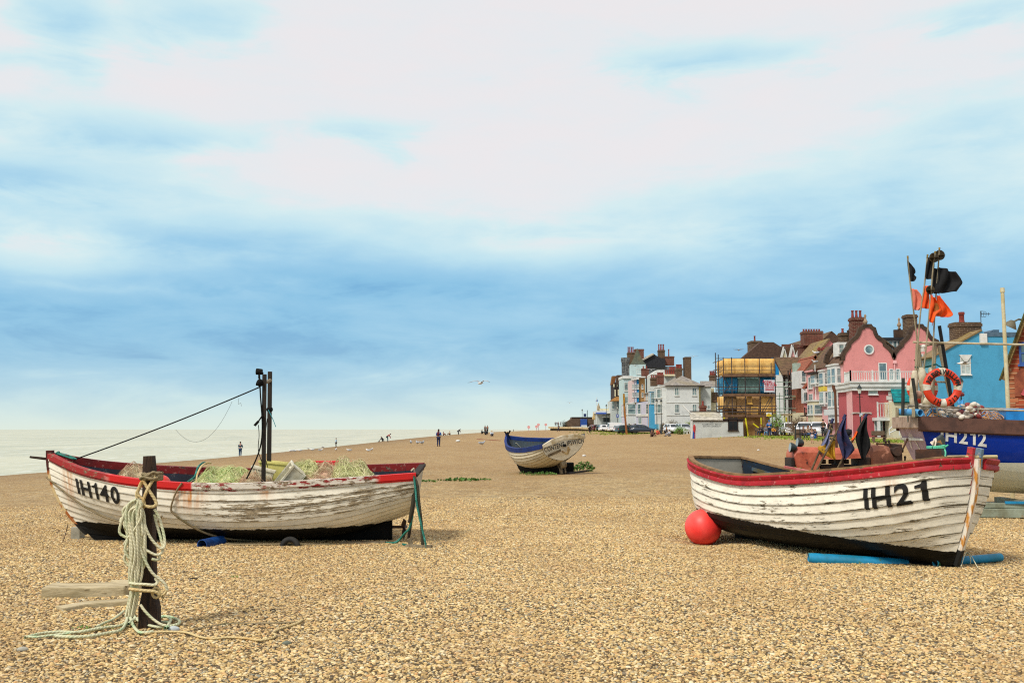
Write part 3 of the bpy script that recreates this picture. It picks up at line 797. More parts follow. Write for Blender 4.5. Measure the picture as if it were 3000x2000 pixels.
def crate(name, label, loc, rot, dims, m, cat='crate'):
    w, d, h = dims; root = thing(name, label, cat, loc, rot=rot); mb = MB(); t = .018
    mb.box(-w/2, w/2, -d/2, d/2, 0, t); mb.box(-w/2, -w/2+t, -d/2, d/2, t, h); mb.box(w/2-t, w/2, -d/2, d/2, t, h); mb.box(-w/2+t, w/2-t, -d/2, -d/2+t, t, h); mb.box(-w/2+t, w/2-t, d/2-t, d/2, t, h)
    mb.build('box_shell', m, root, bevel=.008)
    mb = MB(); r = .02
    mb.box(-w/2-r, w/2+r, -d/2-r, -d/2, h-.035, h+.004); mb.box(-w/2-r, w/2+r, d/2, d/2+r, h-.035, h+.004); mb.box(-w/2-r, -w/2, -d/2, d/2, h-.035, h+.004); mb.box(w/2, w/2+r, -d/2, d/2, h-.035, h+.004)
    mb.build('rim', m, root, bevel=.006); return root
crate('fish_box', 'white plastic fish box tipped on its side under pale netting', W(868, 1418, 15.5), (rad(10), rad(-52), rad(8)), (.42, .5, .26), mbox)
crate('fish_box', 'yellow plastic fish box standing upright behind the masts', W(805, 1410, 16.3), (0, rad(6), rad(5)), (.5, .4, .32), mbox2)
crate('fish_box', 'red plastic fish box with sloping end near the stern of the long boat', W(968, 1405, 16.45), (rad(6), rad(0), rad(3)), (.62, .4, .28), mbox3)
crate('fish_box', 'small cream tub lying left of the masts in green net', W(760, 1420, 15.8), (rad(0), rad(14), rad(10)), (.34, .3, .27), mbox)
o = MB().ball((0, 0, 0), .17, .17, .15, 20, 12).build('buoy', M('buoy_coral', (240, 70, 56), (226, 60, 48), 4, .4), None, smooth=180); o.location = W(468, 1418, 15.6); tag(o, 'coral red buoy half hidden inside the long boat behind the post', 'buoy')
o = MB().ball((0, 0, 0), .06, .05, .038, 14, 8).build('net_float', mbox, None, smooth=180); o.location = W(857, 1373, 15.35); o.rotation_euler = (0, rad(25), 0); tag(o, 'small white net float on the tipped fish box', 'float')

# ropes on and about that boat
mrope_grey = rope_mat('rope_grey_brown', (142, 126, 96), (112, 104, 72)); mrope_teal = rope_mat('rope_teal', (44, 112, 98), (84, 160, 150)); mrope_dark = rope_mat('rope_dark', (70, 64, 48), (50, 48, 38))
mrope_cream = rope_mat('rope_cream', (216, 210, 176), (196, 202, 162)); mrope_tan = rope_mat('rope_tan', (208, 186, 136), (200, 164, 104)); mrope_green = rope_mat('rope_green_fleck', (206, 206, 170), (172, 200, 156))
def near_side(t, w, off=.03): 
    b1m = b1.matrix_basis; return b1m @ H1.raw(t, w, 1, H1.lapoff(w)+off)
mb = MB()
pts = [b1.matrix_basis @ V((5.93, .0, 1.0)), near_side(.955, .60), near_side(.90, .50), near_side(.84, .42), near_side(.77, .40), near_side(.70, .44), near_side(.655, .60), near_side(.652, .62)]
rope(mb, catmull(pts, 9), .014); 
pts = [near_side(.62, .70), near_side(.60, .6), near_side(.56, .42), near_side(.51, .26, .035), near_side(.45, .10, .04)]
p = pts[-1]; pts += [on(-4.3, 15.2, .015), on(-3.9, 15.05, .015), on(-3.2, 15.15, .015), on(-2.7, 15.35, .0)]
rope(mb, catmull(pts, 8), .016)
pts = [near_side(.585, 1.0, .06)+V((0, 0, .03)), near_side(.60, .93), near_side(.615, .78), near_side(.62, .70)]
rope(mb, catmull(pts, 8), .014)
tag(mb.build('mooring_rope', mrope_grey, None, smooth=180, recalc=False), 'grey brown rope looped along the white planks of the long boat', 'rope')
mb = MB(); rope(mb, catmull([lp for lp in (W(575, 1418, 15.2), W(578, 1390, 15.3), W(590, 1366, 15.5), W(604, 1356, 15.8), W(618, 1356, 16.2))], 8), .014)
tag(mb.build('rope_bight', mrope_tan, None, smooth=180, recalc=False), 'tan rope crossing the inside of the long boat from rail to rail', 'rope')
mb = MB(); rope(mb, catmull([W(548, 1412, 16.0), W(570, 1395, 16.3), W(580, 1368, 16.6), W(595, 1355, 17.0), W(606, 1357, 17.1)], 8), .016)
tag(mb.build('rope_bight', mrope_teal, None, smooth=180, recalc=False), 'dark teal rope hung over the far red rail inside the long boat', 'rope')
mb = MB(); rope(mb, catmull([W(168, 1328, 15.9), W(185, 1334, 15.8), W(210, 1342, 15.7), W(222, 1344, 15.8), W(200, 1334, 16.1), W(175, 1328, 16.1)], 6), .016); rope(mb, catmull([W(160, 1332, 15.95), W(172, 1324, 15.9), W(166, 1336, 15.9)], 6), .02)
tag(mb.build('rope_coil', mrope_teal, None, smooth=180, recalc=False), 'short green rope knotted round the bow post of the long boat', 'rope')
# hanging straps and teal rope at its stern
mb = MB()
mb.tube(catmull([W(1212, 1398, 15.4), W(1212, 1450, 15.3), W(1205, 1500, 15.2), W(1200, 1530, 15.2)], 6), .03, 6)
tag(mb.build('hanging_strap', mrope_dark, None, smooth=180), 'short dark strap hung down the transom of the long boat', 'strap')
mb = MB(); e = at(1238, 14.95, .02, 1580)
rope(mb, catmull([W(1211, 1392, 15.2), W(1222, 1420, 15.1), W(1227, 1470, 15.05), W(1234, 1530, 15.0), e], 8), .024)
tag(mb.build('hanging_rope', mrope_dark, None, smooth=180, recalc=False), 'thick dark rope hanging from the stern corner to the shingle', 'rope')
mb = MB(); rope(mb, catmull([W(1213, 1400, 15.1), W(1217, 1430, 15.05), W(1222, 1480, 15.0), W(1236, 1545, 14.95), at(1248, 14.9, .02, 1580), at(1236, 14.95, .02, 1580), at(1205, 15.0, .02, 1580), at(1180, 15.2, .02, 1580)], 8), .016)
rope(mb, catmull([W(1207, 1510, 15.2), W(1200, 1545, 15.2), W(1185, 1562, 15.25), at(1160, 15.4, .02, 1580), at(1120, 15.5, .01, 1580)], 8), .018)
tag(mb.build('hanging_rope', mrope_teal, None, smooth=180, recalc=False), 'teal rope trailing from the stern of the long boat onto the stones', 'rope')
mb = MB(); mb.beam(at(1195, 15.6, -.02, 1560), W(1214, 1462, 15.5), .035, .03); tag(mb.build('timber_prop', mdkwood, None), 'thin dark prop leaning against the transom of the long boat', 'prop')
mb = MB(); mb.beam(at(1190, 15.0, .02, 1582), at(1265, 14.9, .025, 1582), .07, .04); mb.beam(at(1196, 15.2, .05, 1575), at(1206, 15.2, .07, 1575), .12, .09); tag(mb.build('driftwood', mgreywood, None), 'weathered wood scrap lying below the stern ropes', 'driftwood')
# chocks below the boat
mb = MB(); mb.cbox(at(228, 16.35, .08, 1570), .15, .2, .22); tag(mb.build('wooden_chock', M('chock_white', (176, 172, 156), (140, 136, 120), 4, .7), None, bevel=.01), 'pale block propping the bow of the long boat', 'chock')
mb = MB(); a = at(592, 14.9, .03, 1580); mb.pipe(a, a+V((.14, .5, .01)), .085, .012, 16); tag(mb.build('pipe_roller', M('pipe_blue', (30, 84, 160), (20, 60, 120), 4, .5), None, smooth=40), 'short blue pipe half buried under the long boat', 'pipe')
mb = MB(); a = at(850, 15.05, .03, 1580); rows = []
for i in range(24):
    th = 2*math.pi*i/24; rows.append([a+V(((.115+.042*math.cos(q))*math.cos(th), .05*math.sin(q), (.115+.042*math.cos(q))*math.sin(th)-.05)) for q in [k*math.pi/5 for k in range(10)]])
mb.grid(rows+[rows[0]], closed=True); tag(mb.build('old_tyre', M('tyre_rubber', (30, 30, 30), (52, 50, 46), 6, .8), None, smooth=180), 'black tyre half sunk in stones beneath the long boat', 'tyre')
mb = MB(); mb.beam(at(1000, 15.5, .0, 1580), at(1130, 15.5, .0, 1580), .12, .06)
tag(mb.build('skid_plank', mgreywood, None), 'weathered plank lying under the keel of the long boat', 'plank')
mb = MB(); mb.tube(sag(W(199, 1535, 15.9), at(184, 15.7, .01, 1570), .03, 8), .006, 4); tag(mb.build('bow_chain', mmetal, None), 'thin rusty line hanging from the bow of the long boat', 'line')

# ---------------- the white boat with a red rail on the right ----------------
mwhite2 = hull_paint('hull_white_lapstrake', (248, 242, 224), wl=(.50, -.055), peel=.6, peelx=(-1, 0, .062, 1.2, 13), rust=((4.4, .10, .3, 1.2, .3), (3.5, .06, .9, 1.15, .45)), seam=.85, wood=(150, 140, 118), wln=.03, green=1)
mred2 = worn('rail_red_crimson', (172, 24, 36), (110, 84, 60), .4, (1, 1, 1)); mred2b = M('rail_red_faded', (206, 92, 88), (176, 60, 60), 4, .7)
mrailwood = M('rail_bare_wood', (150, 118, 80), (110, 84, 56), 5, .85, .4)
minner2 = worn('lining_blue_flaking', (10, 30, 46), (34, 28, 20), 1.0, (2, 2, 2), .8, (20, 96, 160))
mstem2 = stem_mat('stem_rusty_white', (230, 222, 206), (204, 140, 56), .26, lo=.5)
H2 = Hull(5.05, [(0, .54), (.05, .70), (.14, .82), (.3, .90), (.5, .96), (.7, .91), (.84, .82), (.92, .72), (.96, .61), (.985, .44), (1, .05)],
          [(0, 1.30), (.12, 1.17), (.3, 1.065), (.5, 1.11), (.75, 1.23), (.9, 1.33), (1, 1.42)],
          [(0, .20), (.08, .15), (.2, .10), (.4, .07), (.7, .06), (.9, .06), (1, .07)],
          [(0, 3.4), (.25, 3.3), (.5, 3.1), (.75, 2.5), (.9, 2.0), (1, 1.5)], [(0, 1.8), (.3, 1.9), (.6, 1.75), (.8, 1.4), (1, 1.0)],
          lambda w: 5.05-.34*(1-w)**1.6, lambda w: .22*(1-w), 11, .022)
yaw2 = rad(-62)
b2 = thing('fishing_boat', 'white clinker rowing boat lettered IH21 with crimson rail and flaking blue inside', 'boat', (3.43, 17.04, ground(4.4, 14.6)-.02), rot=(rad(-1.5), rad(0.0), yaw2))
b2.rotation_mode = 'XYZ'
boat_parts(H2, b2, mwhite2, minner2, mrailwood, mrailwood, mwhite2, mstem2, mblack, None, .0,
           [(.55, .0), (.55, .16), (1.2, .11), (2.0, .08), (3.5, .07), (4.70, .09), (4.66, .0), (4.4, -.03)],
           [(-.055, .0), (-.055, .035), (.03, .035), (.03, .0)], [(.012, .055), (.05, .055), (.062, .035), (.05, .0), (.035, -.02), (.05, -.04), (.05, -.085), (.01, -.095)], mred2)
mb = MB(); H2.text(mb, 'IH21', .880, .655, .28, -1, .026, flip=1, wscale=1.12, slope=-.02); mb.build('registration_lettering', mletter, b2, recalc=False)
mb = MB(); mb.box(-.03, .06, -.54, .54, 1.285, 1.335); mb.build('transom_cap', mrailwood, b2, bevel=.01)
for x in (.9, 1.9, 2.9): H2.thwart(x, .82, .2, .03).build('thwart', minner2, b2)
H2.boards(.5, 3.9, .40).build('floor_boards', minner2, b2)
mb = MB()
for s in (1, -1): H2.rail(mb, s, [(-.09, -.16), (-.055, -.16), (-.055, -.10), (-.09, -.10)], .04, .9)
mb.build('inner_stringer', M('stringer_olive', (92, 84, 54), (50, 92, 120), 5, .85), b2)
mb = MB(); mb.beam((4.94, -.055, .98), (5.04, -.065, 1.56), .085, .06, (0, 1, 0)); mb.build('stem_cheek', worn('cheek_red', (196, 52, 60), (150, 100, 80), .3), b2, bevel=.01)
mb = MB(); mb.beam((4.96, .065, 1.02), (5.06, .07, 1.55), .085, .06, (0, 1, 0)); mb.build('stem_cheek', worn('cheek_bluegrey', (120, 150, 170), (140, 100, 70), .7), b2, bevel=.01)
tag(b2.children[-1], 'grey blue bare topped stem cheek')
mb = MB(); mb.cyl((4.90, -.34, 1.43), (5.14, .28, 1.45), .02, n=8); mb.build('bow_roller', M('roller_cream', (216, 200, 150), None, 5), b2, smooth=40)
mb = MB(); mb.cyl((.55, .45, .93), (1.35, .62, .93), .03, n=10); mb.build('pump_tube', M('tube_white', (226, 226, 220), (170, 170, 165), 4, .4), b2, smooth=40)
mb = MB(); Ib = b2.matrix_basis.inverted(); mb.beam(Ib @ W(2300, 1367, 15.2), Ib @ W(2392, 1384, 14.4), .05, .03); mb.build('cross_board', M('board_pink', (210, 130, 120), (180, 90, 84), 4, .7), b2)
mb = MB()
Mb2 = b2.matrix_basis
pa = [Mb2 @ V(p) for p in ((1.05, .95, 1.12), (1.1, .86, 1.16), (1.2, .6, .98), (1.28, .2, .75), (1.3, .0, .5))]; pb = [Mb2 @ V(p) for p in ((.95, .95, 1.13), (.98, .85, 1.16), (1.05, .5, .93), (1.15, .1, .7), (1.2, -.05, .5))]
rope(mb, catmull(pa, 8), .018); rope(mb, catmull(pb, 8), .018)
tag(mb.build('rope_bight', rope_mat('rope_olive', (120, 116, 60), (92, 96, 50)), None, smooth=180, recalc=False), 'olive rope hung over the rail inside the boat lettered IH21', 'rope')
o = MB().ball((0, 0, 0), .293, .293, .29, 28, 18).build('buoy', None or M('buoy_red', (255, 84, 76), (248, 62, 56), 2, .45, detail=2), None, smooth=180)
pb_ = G(2058, 1600); o.location = W(2060, 1544, 16.2); tag(o, 'large round red buoy tucked under the stern of boat IH21', 'buoy')
mpipe = M('pipe_bright_blue', (22, 140, 186), (30, 120, 150), 3, .45, c3=(70, 110, 70))
mb = MB(); a, b = at(2368, 13.7, .045, 1640), at(2660, 13.5, -.02, 1650); mb.pipe(a, b, .08, .012, 18); tag(mb.build('pipe_roller', mpipe, None, smooth=40), 'long split bright blue pipe under the side of boat IH21', 'pipe')
mb = MB(); a, b = at(2740, 13.05, .05, 1645), at(2932, 13.4, .07, 1645); mb.pipe(a, b, .055, .01, 16); tag(mb.build('pipe_roller', mpipe, None, smooth=40), 'thin blue pipe poking out past the bow of boat IH21', 'pipe')
mb = MB(); c_ = at(2835, 13.2, .06, 1645)
rope(mb, [c_+V((.0, .085*math.cos(k*.45), .085*math.sin(k*.45))) for k in range(15)], .007); rope(mb, catmull([at(2815, 12.8, .02, 1650), c_+V((0, 0, .1)), at(2865, 12.7, .01, 1650)], 6), .006)
tag(mb.build('rope_tie', mrope_cream, None, smooth=180, recalc=False), 'cream cord tied round the thin blue pipe', 'cord')
# ================= mooring post with its ropes =================
mpost = M('post_dark_timber', (62, 44, 32), (30, 21, 16), 3, .9, .9, mapscale=(9, 9, .7), c3=(88, 66, 46))
pd = 8.95
pz = ground(*at(440, pd, 0, 1825).xy)
post = thing('mooring_post', 'dark square timber mooring post hung with coils of pale rope', 'post', at(438, pd, 0, 1825), rot=(0, -.033, 0))
mb = MB(); rows = []
for k in range(13):
    f = k/12; z = -.1+f*1.60; w = lerp(.056, .046, f)+.004*noise.noise(V((f*9, 1, 1))); wd = .06; dx = .004*math.sin(f*9)
    if f > .99: w *= .82
    if f < .2: w += .028
    rows.append([V((dx-w, -wd, z)), V((dx-w*.2, -wd-.012, z)), V((dx+w, -wd, z)), V((dx+w*1.03, 0, z)), V((dx+w, wd, z)), V((dx-w, wd, z)), V((dx-w*1.03, 0, z))])
mb.grid(rows, closed=True); mb.add(rows[-1], [tuple(range(7))])
mb.build('timber', mpost, post, bevel=.012)
# the post's own front face is at about d = 8.86
def pp(u, v, off=0): return W(u, v, pd-.10-off)
def cpx(cx, cy): return 50+cx/2.6133, 1330+cy/2.6133       # from the enlarged view used to measure the ropes
def R_(pts, d0=.03, k=7):
    out = []
    for i, p in enumerate(pts):
        u, v = cpx(p[0], p[1]); out.append(pp(u, v, p[2] if len(p) > 2 else d0))
    return catmull(out, k)
rr = random.Random(5)
mb = MB()
# turns near the top
for j, (y, t) in enumerate(((150, .3), (163, -.2), (178, .25), (192, -.1))):
    c = pp(*cpx(1012, y)); pts = []
    for k in range(17):
        a = 2*math.pi*k/16; pts.append(V((c.x+.075*math.cos(a), pd-.01-.085*math.sin(a), c.z+.02*math.cos(a)*t+rr.gauss(0, .003))))
    rope(mb, catmull(pts, 2), .015)
rope(mb, R_([(960, 150), (1000, 165, .05), (1040, 140, .05), (1078, 150)]), .015); rope(mb, R_([(945, 190), (970, 175, .05), (1030, 190, .06), (1075, 180)]), .015)
tag(mb.build('rope_lashing', mrope_grey, None, smooth=180, recalc=False), 'grey green rope wound several turns round the top of the post', 'rope')
# cross lashing down the face
mb = MB()
rope(mb, R_([(962, 195, .03), (1000, 260, .04), (1062, 360, .035), (1055, 395, .05), (1010, 402, .06), (965, 380, .04), (985, 300, .05), (1030, 215, .04), (1062, 170, .04)]), .014)
rope(mb, R_([(958, 200), (945, 240), (925, 290), (935, 320), (965, 350), (975, 390), (955, 420)]), .013)
rope(mb, R_([(948, 215), (930, 262), (915, 300), (922, 345), (940, 372)]), .013)
tag(mb.build('rope_lashing', mrope_tan, None, smooth=180, recalc=False), 'tan cord crossed over the face of the post and holding the hank', 'rope')
# the hank: many long loops hung from the knot at about (925, 330)
mats_h = [mrope_cream, mrope_cream, mrope_green, mrope_cream, mrope_tan]
hank = []
loops = [  # left x, right x, bottom y
    (800, 905, 560), (812, 930, 640), (822, 950, 720), (832, 925, 800), (842, 960, 870), (850, 985, 920), (858, 940, 965), (868, 925, 1000), (845, 905, 985), (870, 975, 905), (880, 960, 1010), (890, 930, 1020)]
mb = MB(); mg = MB()
for i, (xl, xr, yb) in enumerate(loops):
    o = .02+.016*(i % 4); b = mg if i in (3, 8) else mb
    pts = [(925+rr.gauss(0, 6), 345, o+.02), (xl+35+rr.gauss(0, 14), 395+rr.gauss(0, 8), o+.02), (xl+rr.gauss(0, 7), 470+rr.gauss(0, 10), o+.02), (xl+rr.gauss(6, 14), (470+yb)/2, o+rr.uniform(.01, .05)), (xl+12+rr.gauss(0, 9), yb-70, o+.01), ((xl+xr)/2-8, yb, o), (xr-6, yb-80, o), (xr+rr.gauss(0, 16), (480+yb)/2, o+rr.uniform(0, .05)), (xr-4+rr.gauss(0, 9), 470, o+.02), (940+rr.gauss(0, 8), 390, o+.03), (935, 350, o+.03)]
    rope(b, R_(pts, k=6), .0122)
# bundle running down to the ground on the left of the post
for i in range(8):
    o = .015+.015*(i % 3); x0 = 868+i*9; x1 = 862+i*8
    pts = [(x0-6, 760+rr.gauss(0, 20), o), (x0, 900, o), (880+i*6, 990, o+.02), (x1+8, 1060, o+.02), (850+i*9, 1150, o), (830+i*8+rr.gauss(0, 5), 1240, o)]
    rope(mb if i % 4 else mg, R_(pts, k=6), .0118)
# long right hand loops
rope(mb, R_([(955, 440, .05), (985, 560, .06), (1030, 650, .05), (1100, 720, .03), (1130, 690, .0), (1120, 600, -.02), (1085, 480, -.03), (1050, 420, -.02)]), .0122)
rope(mb, R_([(950, 700, .06), (1000, 740, .06), (1070, 770, .04), (1115, 735, .0), (1100, 640, -.02), (1070, 540, -.03), (1052, 460, -.02)]), .0122)
rope(mb, R_([(900, 560, .08), (930, 680, .08), (975, 800, .07), (1030, 900, .06), (1090, 955, .04), (1130, 990, .03), (1150, 1040, .02)]), .0122)
rope(mb, R_([(945, 390, .09), (950, 480, .09), (905, 570, .09), (850, 640, .08), (820, 690, .05)]), .0122)
rope(mb, R_([(1090, 770, .02), (1088, 800, .02), (1060, 808, .04), (1030, 800, .05)]), .0122)
rope(mb, R_([(945, 1150, .05), (980, 1200, .06), (1040, 1260, .06), (1100, 1300, .06), (1140, 1310, .05)]), .0122)
tag(mb.build('rope_hank', mrope_cream, None, smooth=180, recalc=False), 'big hank of cream rope hanging in long loops on the post', 'rope')
tag(mg.build('rope_hank', mrope_green, None, smooth=180, recalc=False), 'green flecked strands running through the cream hank on the post', 'rope')
mb = MB(); rope(mb, R_([(862, 985, .07), (900, 992, .1), (980, 996, .09), (1050, 1000, .06), (1075, 975, .02), (1060, 950, 0)]), .014)
tag(mb.build('rope_band', mrope_cream, None, smooth=180, recalc=False), 'pale rope band tying the hank to the post at knee height', 'rope')
mb = MB(); rope(mb, R_([(862, 1030, .08), (900, 1036, .11), (985, 1044, .09), (1040, 1048, .07), (1075, 1060, .05), (1090, 1080, .04)]), .015)
rope(mb, [pp(*cpx(1065+30*math.cos(a*.5), 1060+38*math.sin(a*.5)), .03+.01*math.sin(a)) for a in range(14)], .012); rope(mb, R_([(1090, 1085, .03), (1125, 1070, .03), (1145, 1040, .02), (1140, 1000, .02)]), .012)
for k in range(26):
    a = rr.uniform(0, 6.28); u, v = cpx(1120, 1092); p = pp(u, v, .03); mb.tube([p, p+V((.06*math.cos(a)*rr.random(), rr.uniform(-.03, .03), .05*math.sin(a)*rr.random()))], .0018, 3)
tag(mb.build('rope_band', mrope_tan, None, smooth=180, recalc=False), 'orange stained rope band with a frayed knot low on the post', 'rope')
def RG(pts, dz=.012, k=7):
    """rope lying on the shingle, through points measured in the enlarged view"""
    out = []; dz += .011
    for x, y in pts:
        u, v = cpx(x, y); out.append(G(u, v)+V((0, 0, dz)))
    return catmull(out, k)
mb = MB()
rope(mb, RG([(835, 1240), (840, 1290), (800, 1330), (700, 1345), (600, 1362), (470, 1385), (330, 1382), (200, 1392), (120, 1410), (60, 1428)], .016), .013)
rope(mb, RG([(845, 1260), (830, 1320), (790, 1370), (690, 1392), (560, 1415), (420, 1422), (290, 1415)], .016), .014)
rope(mb, RG([(815, 1225), (740, 1285), (660, 1320), (600, 1350)], .02), .011)
rope(mb, RG([(60, 1422), (150, 1425), (260, 1412), (400, 1395), (540, 1372), (640, 1350)], .018), .011)
rope(mb, RG([(880, 1220), (905, 1280), (990, 1330), (1100, 1350), (1220, 1330), (1240, 1300), (1170, 1270), (1080, 1265)], .02), .013)
rope(mb, RG([(860, 1250), (885, 1325), (920, 1375), (960, 1390), (1040, 1380)], .016), .013)
rope(mb, RG([(850, 1330), (900, 1290), (1000, 1290), (1090, 1310), (1160, 1320), (1150, 1360)], .024), .013)
rope(mb, RG([(1000, 1310), (1070, 1290), (1140, 1275), (1175, 1300), (1150, 1350), (1130, 1365)], .03), .012)
tag(mb.build('ground_rope', mrope_green, None, smooth=180, recalc=False), 'pale green flecked rope tangled on the shingle at the foot of the post', 'rope')
mb = MB()
rope(mb, RG([(970, 1395), (1060, 1378), (1200, 1375), (1300, 1382), (1400, 1415), (1500, 1428), (1620, 1418), (1740, 1425), (1860, 1440), (1960, 1420), (1975, 1395), (1955, 1385), (2000, 1355), (2080, 1330), (2150, 1305), (2185, 1282)], .008), .0105)
tag(mb.build('ground_rope', mrope_tan, None, smooth=180, recalc=False), 'long orange and cream rope trailing right across the shingle from the post', 'rope')
mb = MB()
rope(mb, RG([(1360, 1345), (1480, 1325), (1590, 1305), (1720, 1302), (1850, 1300), (1990, 1298), (2150, 1290)], -.004), .010)
tag(mb.build('ground_rope', mrope_grey, None, smooth=180, recalc=False), 'dull rope half buried in the shingle behind the orange one', 'rope')
# timbers lying by the post
mbeam = M('beam_grey_tan', (196, 180, 144), (160, 144, 108), 2.5, .85, .5, mapscale=(.8, 5, 5), c3=(128, 112, 80))
def slab(name, label, pts, w, h, m, cat='beam'):
    mb = MB()
    rows = []
    for i, p in enumerate(pts):
        d = (pts[min(i+1, len(pts)-1)]-pts[max(i-1, 0)]); o = V((-d.y, d.x, 0)).normalized()*w/2
        rows.append([p-o, p+o, p+o+V((0, 0, h)), p-o+V((0, 0, h))])
    mb.grid(rows, closed=True); mb.add(rows[0], [(0, 1, 2, 3)]); mb.add(rows[-1], [(3, 2, 1, 0)])
    return tag(mb.build(name, m, None, bevel=.012), label, cat)
slab('timber_beam', 'thick grey tan beam lying on the shingle left of the post', [at(138, 10.65, -.05, 1725), at(245, 10.7, -.05, 1725), at(352, 10.75, -.045, 1725), at(372, 10.95, -.03, 1725)], .36, .155, mbeam)
slab('timber_plank', 'thin pale plank lying in front of the thick beam', [at(175, 9.75, -.035, 1750), at(260, 9.95, -.02, 1745), at(380, 10.05, -.01, 1740)], .16, .065, mbeam, 'plank')
mstick = M('burnt_stick', (50, 36, 26), None, 6)
for i, (u, v, s_, lab) in enumerate(((565, 1698, .055, 'dark bark scrap on the shingle right of the post'), (688, 1706, .025, 'small black pebble like scrap beyond the bark scrap'), (800, 1790, .03, 'black scrap of weed on the bare shingle below the long boat'))):
    p = G(u, v); mb = MB(); mb.tube(catmull([p+V((-s_, 0, .01)), p+V((0, .02, .02)), p+V((s_*.7, 0, .015)), p+V((s_, 0, s_*.45))], 4), [s_*.16]*13, 5); tag(mb.build('debris_scrap', mstick, None, smooth=180), lab, 'debris')
for u, v, s_, c_, lab in ((508, 1846, .055, (196, 204, 204), 'big pale grey stone beside the rope at the post'), (840, 1886, .04, (110, 116, 100), 'dark greenish stone right of the orange rope'), (66, 1905, .045, (176, 172, 156), 'pale flat stone near the lower left corner')):
    o = MB().ball((0, 0, 0), s_, s_*.7, s_*.5, 14, 9).build('stone', M('stone_%d' % c_[0], c_, None, 9), None, smooth=180); o.location = G(u, v)+V((0, 0, s_*.2)); tag(o, lab, 'stone')

# ================= leaves, weeds and grass =================
mleaf = M('leaf_green', (96, 138, 48), (124, 160, 54), 6, .6, c3=(74, 112, 40)); mgrass = M('grass_green', (150, 168, 62), (122, 148, 52), 1.5, .7, c3=(176, 180, 100))
mweed = M('leaf_dark_green', (66, 104, 40), (92, 128, 48), 6, .7)
def weed(label, loc, r, h, seed, n=90, m=None):
    rr = random.Random(seed); mb = MB()
    for k in range(n):
        a = rr.uniform(0, 6.28); f = math.sqrt(rr.random()); b = V((r*f*math.cos(a), r*f*math.sin(a)*.6, 0)); hh = h*(1-f*f*.7)*rr.uniform(.4, 1)
        t = rr.uniform(0, 6.28); s_ = rr.uniform(.035, .075)*max(.3, min(1.7, r/.3)); tilt = rr.uniform(.2, 1.2)
        c = b+V((0, 0, hh)); d1 = V((math.cos(t)*math.cos(tilt), math.sin(t)*math.cos(tilt), math.sin(tilt)))*s_; d2 = d1.cross(V((rr.gauss(0, 1), rr.gauss(0, 1), 1))).normalized()*s_*.45
        mb.add([c, c+d1*.5+d2, c+d1, c+d1*.5-d2], [(0, 1, 2, 3)])
        if k % 4 == 0: mb.tube([b, c], .004, 3)
    o = mb.build('weed_plant', m or mleaf, None, recalc=False); o.location = loc; return tag(o, label, 'plant', 'weeds growing round the tilted dinghy')
def grass_strip(name, label, pts, width, seed, n, h=.14, m=None):
    """patchy turf: tufts of blades along a band on the ground"""
    rr = random.Random(seed); mb = MB(); L = len(pts)-1
    for k in range(n):
        i = rr.randrange(L); f = rr.random(); p = pts[i].lerp(pts[i+1], f); w = width[i]*(1-f)+width[i+1]*f
        y = p.y+rr.gauss(0, .42)*w; x = p.x+rr.gauss(0, .3)*w
        if noise.noise(V((x*.25, y*.12, seed))) < -.22: continue
        z = ground(x, y)
        for b in range(3):
            a = rr.uniform(0, 6.28); bw = rr.uniform(.03, .07)*max(1, p.y/60); hh = h*rr.uniform(.4, 1.2); dx, dy = math.cos(a)*bw, math.sin(a)*bw; lx, ly = rr.gauss(0, .5)*hh, rr.gauss(0, .5)*hh
            mb.add([(x-dx, y-dy, z-.02), (x+dx, y+dy, z-.02), (x+lx+dx*.3, y+ly+dy*.3, z+hh), (x+lx-dx*.3, y+ly-dy*.3, z+hh*.9)], [(0, 1, 2, 3)])
    return tag(mb.build(name, m or mgrass, None, recalc=False), label, 'grass', kind='stuff')
for i, (u, v, r, h, lab) in enumerate(((1532, 1389, .20, .16, 'leftmost small weed at the bow end of the dinghy'), (1552, 1392, .22, .18, 'small weed second from the bow end of the dinghy'), (1572, 1392, .24, .16, 'low weed under the middle of the dinghy'), (1600, 1391, .46, .16, 'widest low weed under the dinghy transom'), (1712, 1381, .44, .42, 'round leafy green weed standing right of the dinghy'))):
    weed(lab, G(u, v), r*(1 if i == 4 else .8), h*(1 if i == 4 else .75), 20+i, 260 if i == 4 else 70, mweed)
weed('bright green patch of low weed right of the long boat', G(1255, 1411), .34, .035, 31, 60, mweed); weed('second green weed patch right of the long boat, farther along the same line', G(1345, 1408), .7, .04, 32, 110, mweed); weed('small weed patch nearest the tilted dinghy on the green line', G(1418, 1406), .3, .04, 33, 60, mweed)
for i, (u, v, lab) in enumerate(((305, 1842, 'tiny green sprout under the ropes left of the post'), (688, 1690, 'tiny green sprout on the shingle below the long boat'), (240, 1842, 'tiny green sprout at the far left of the ropes'))):
    weed(lab, G(u, v), .07, .03, 40+i, 24)
gp = lambda u, d: at(u, d)
grass_strip('grass', 'ragged green grass strip along the foot of the promenade wall', [G(1762, 1262, 60), G(1800, 1266, 60), G(1840, 1270, 60), G(1880, 1269, 60), G(1960, 1268, 60)], [3, 14, 14, 8, 3], 3, 1500, .12)
grass_strip('grass', 'grass strip between the shingle and the road before the pink house', [G(2212, 1273, 60), G(2270, 1276, 60), G(2340, 1281, 60), G(2450, 1286, 60), G(2600, 1291, 60), G(2740, 1293, 60), G(2900, 1294, 60)], [6, 9, 7, 7, 9, 9, 9], 4, 5200, .12)

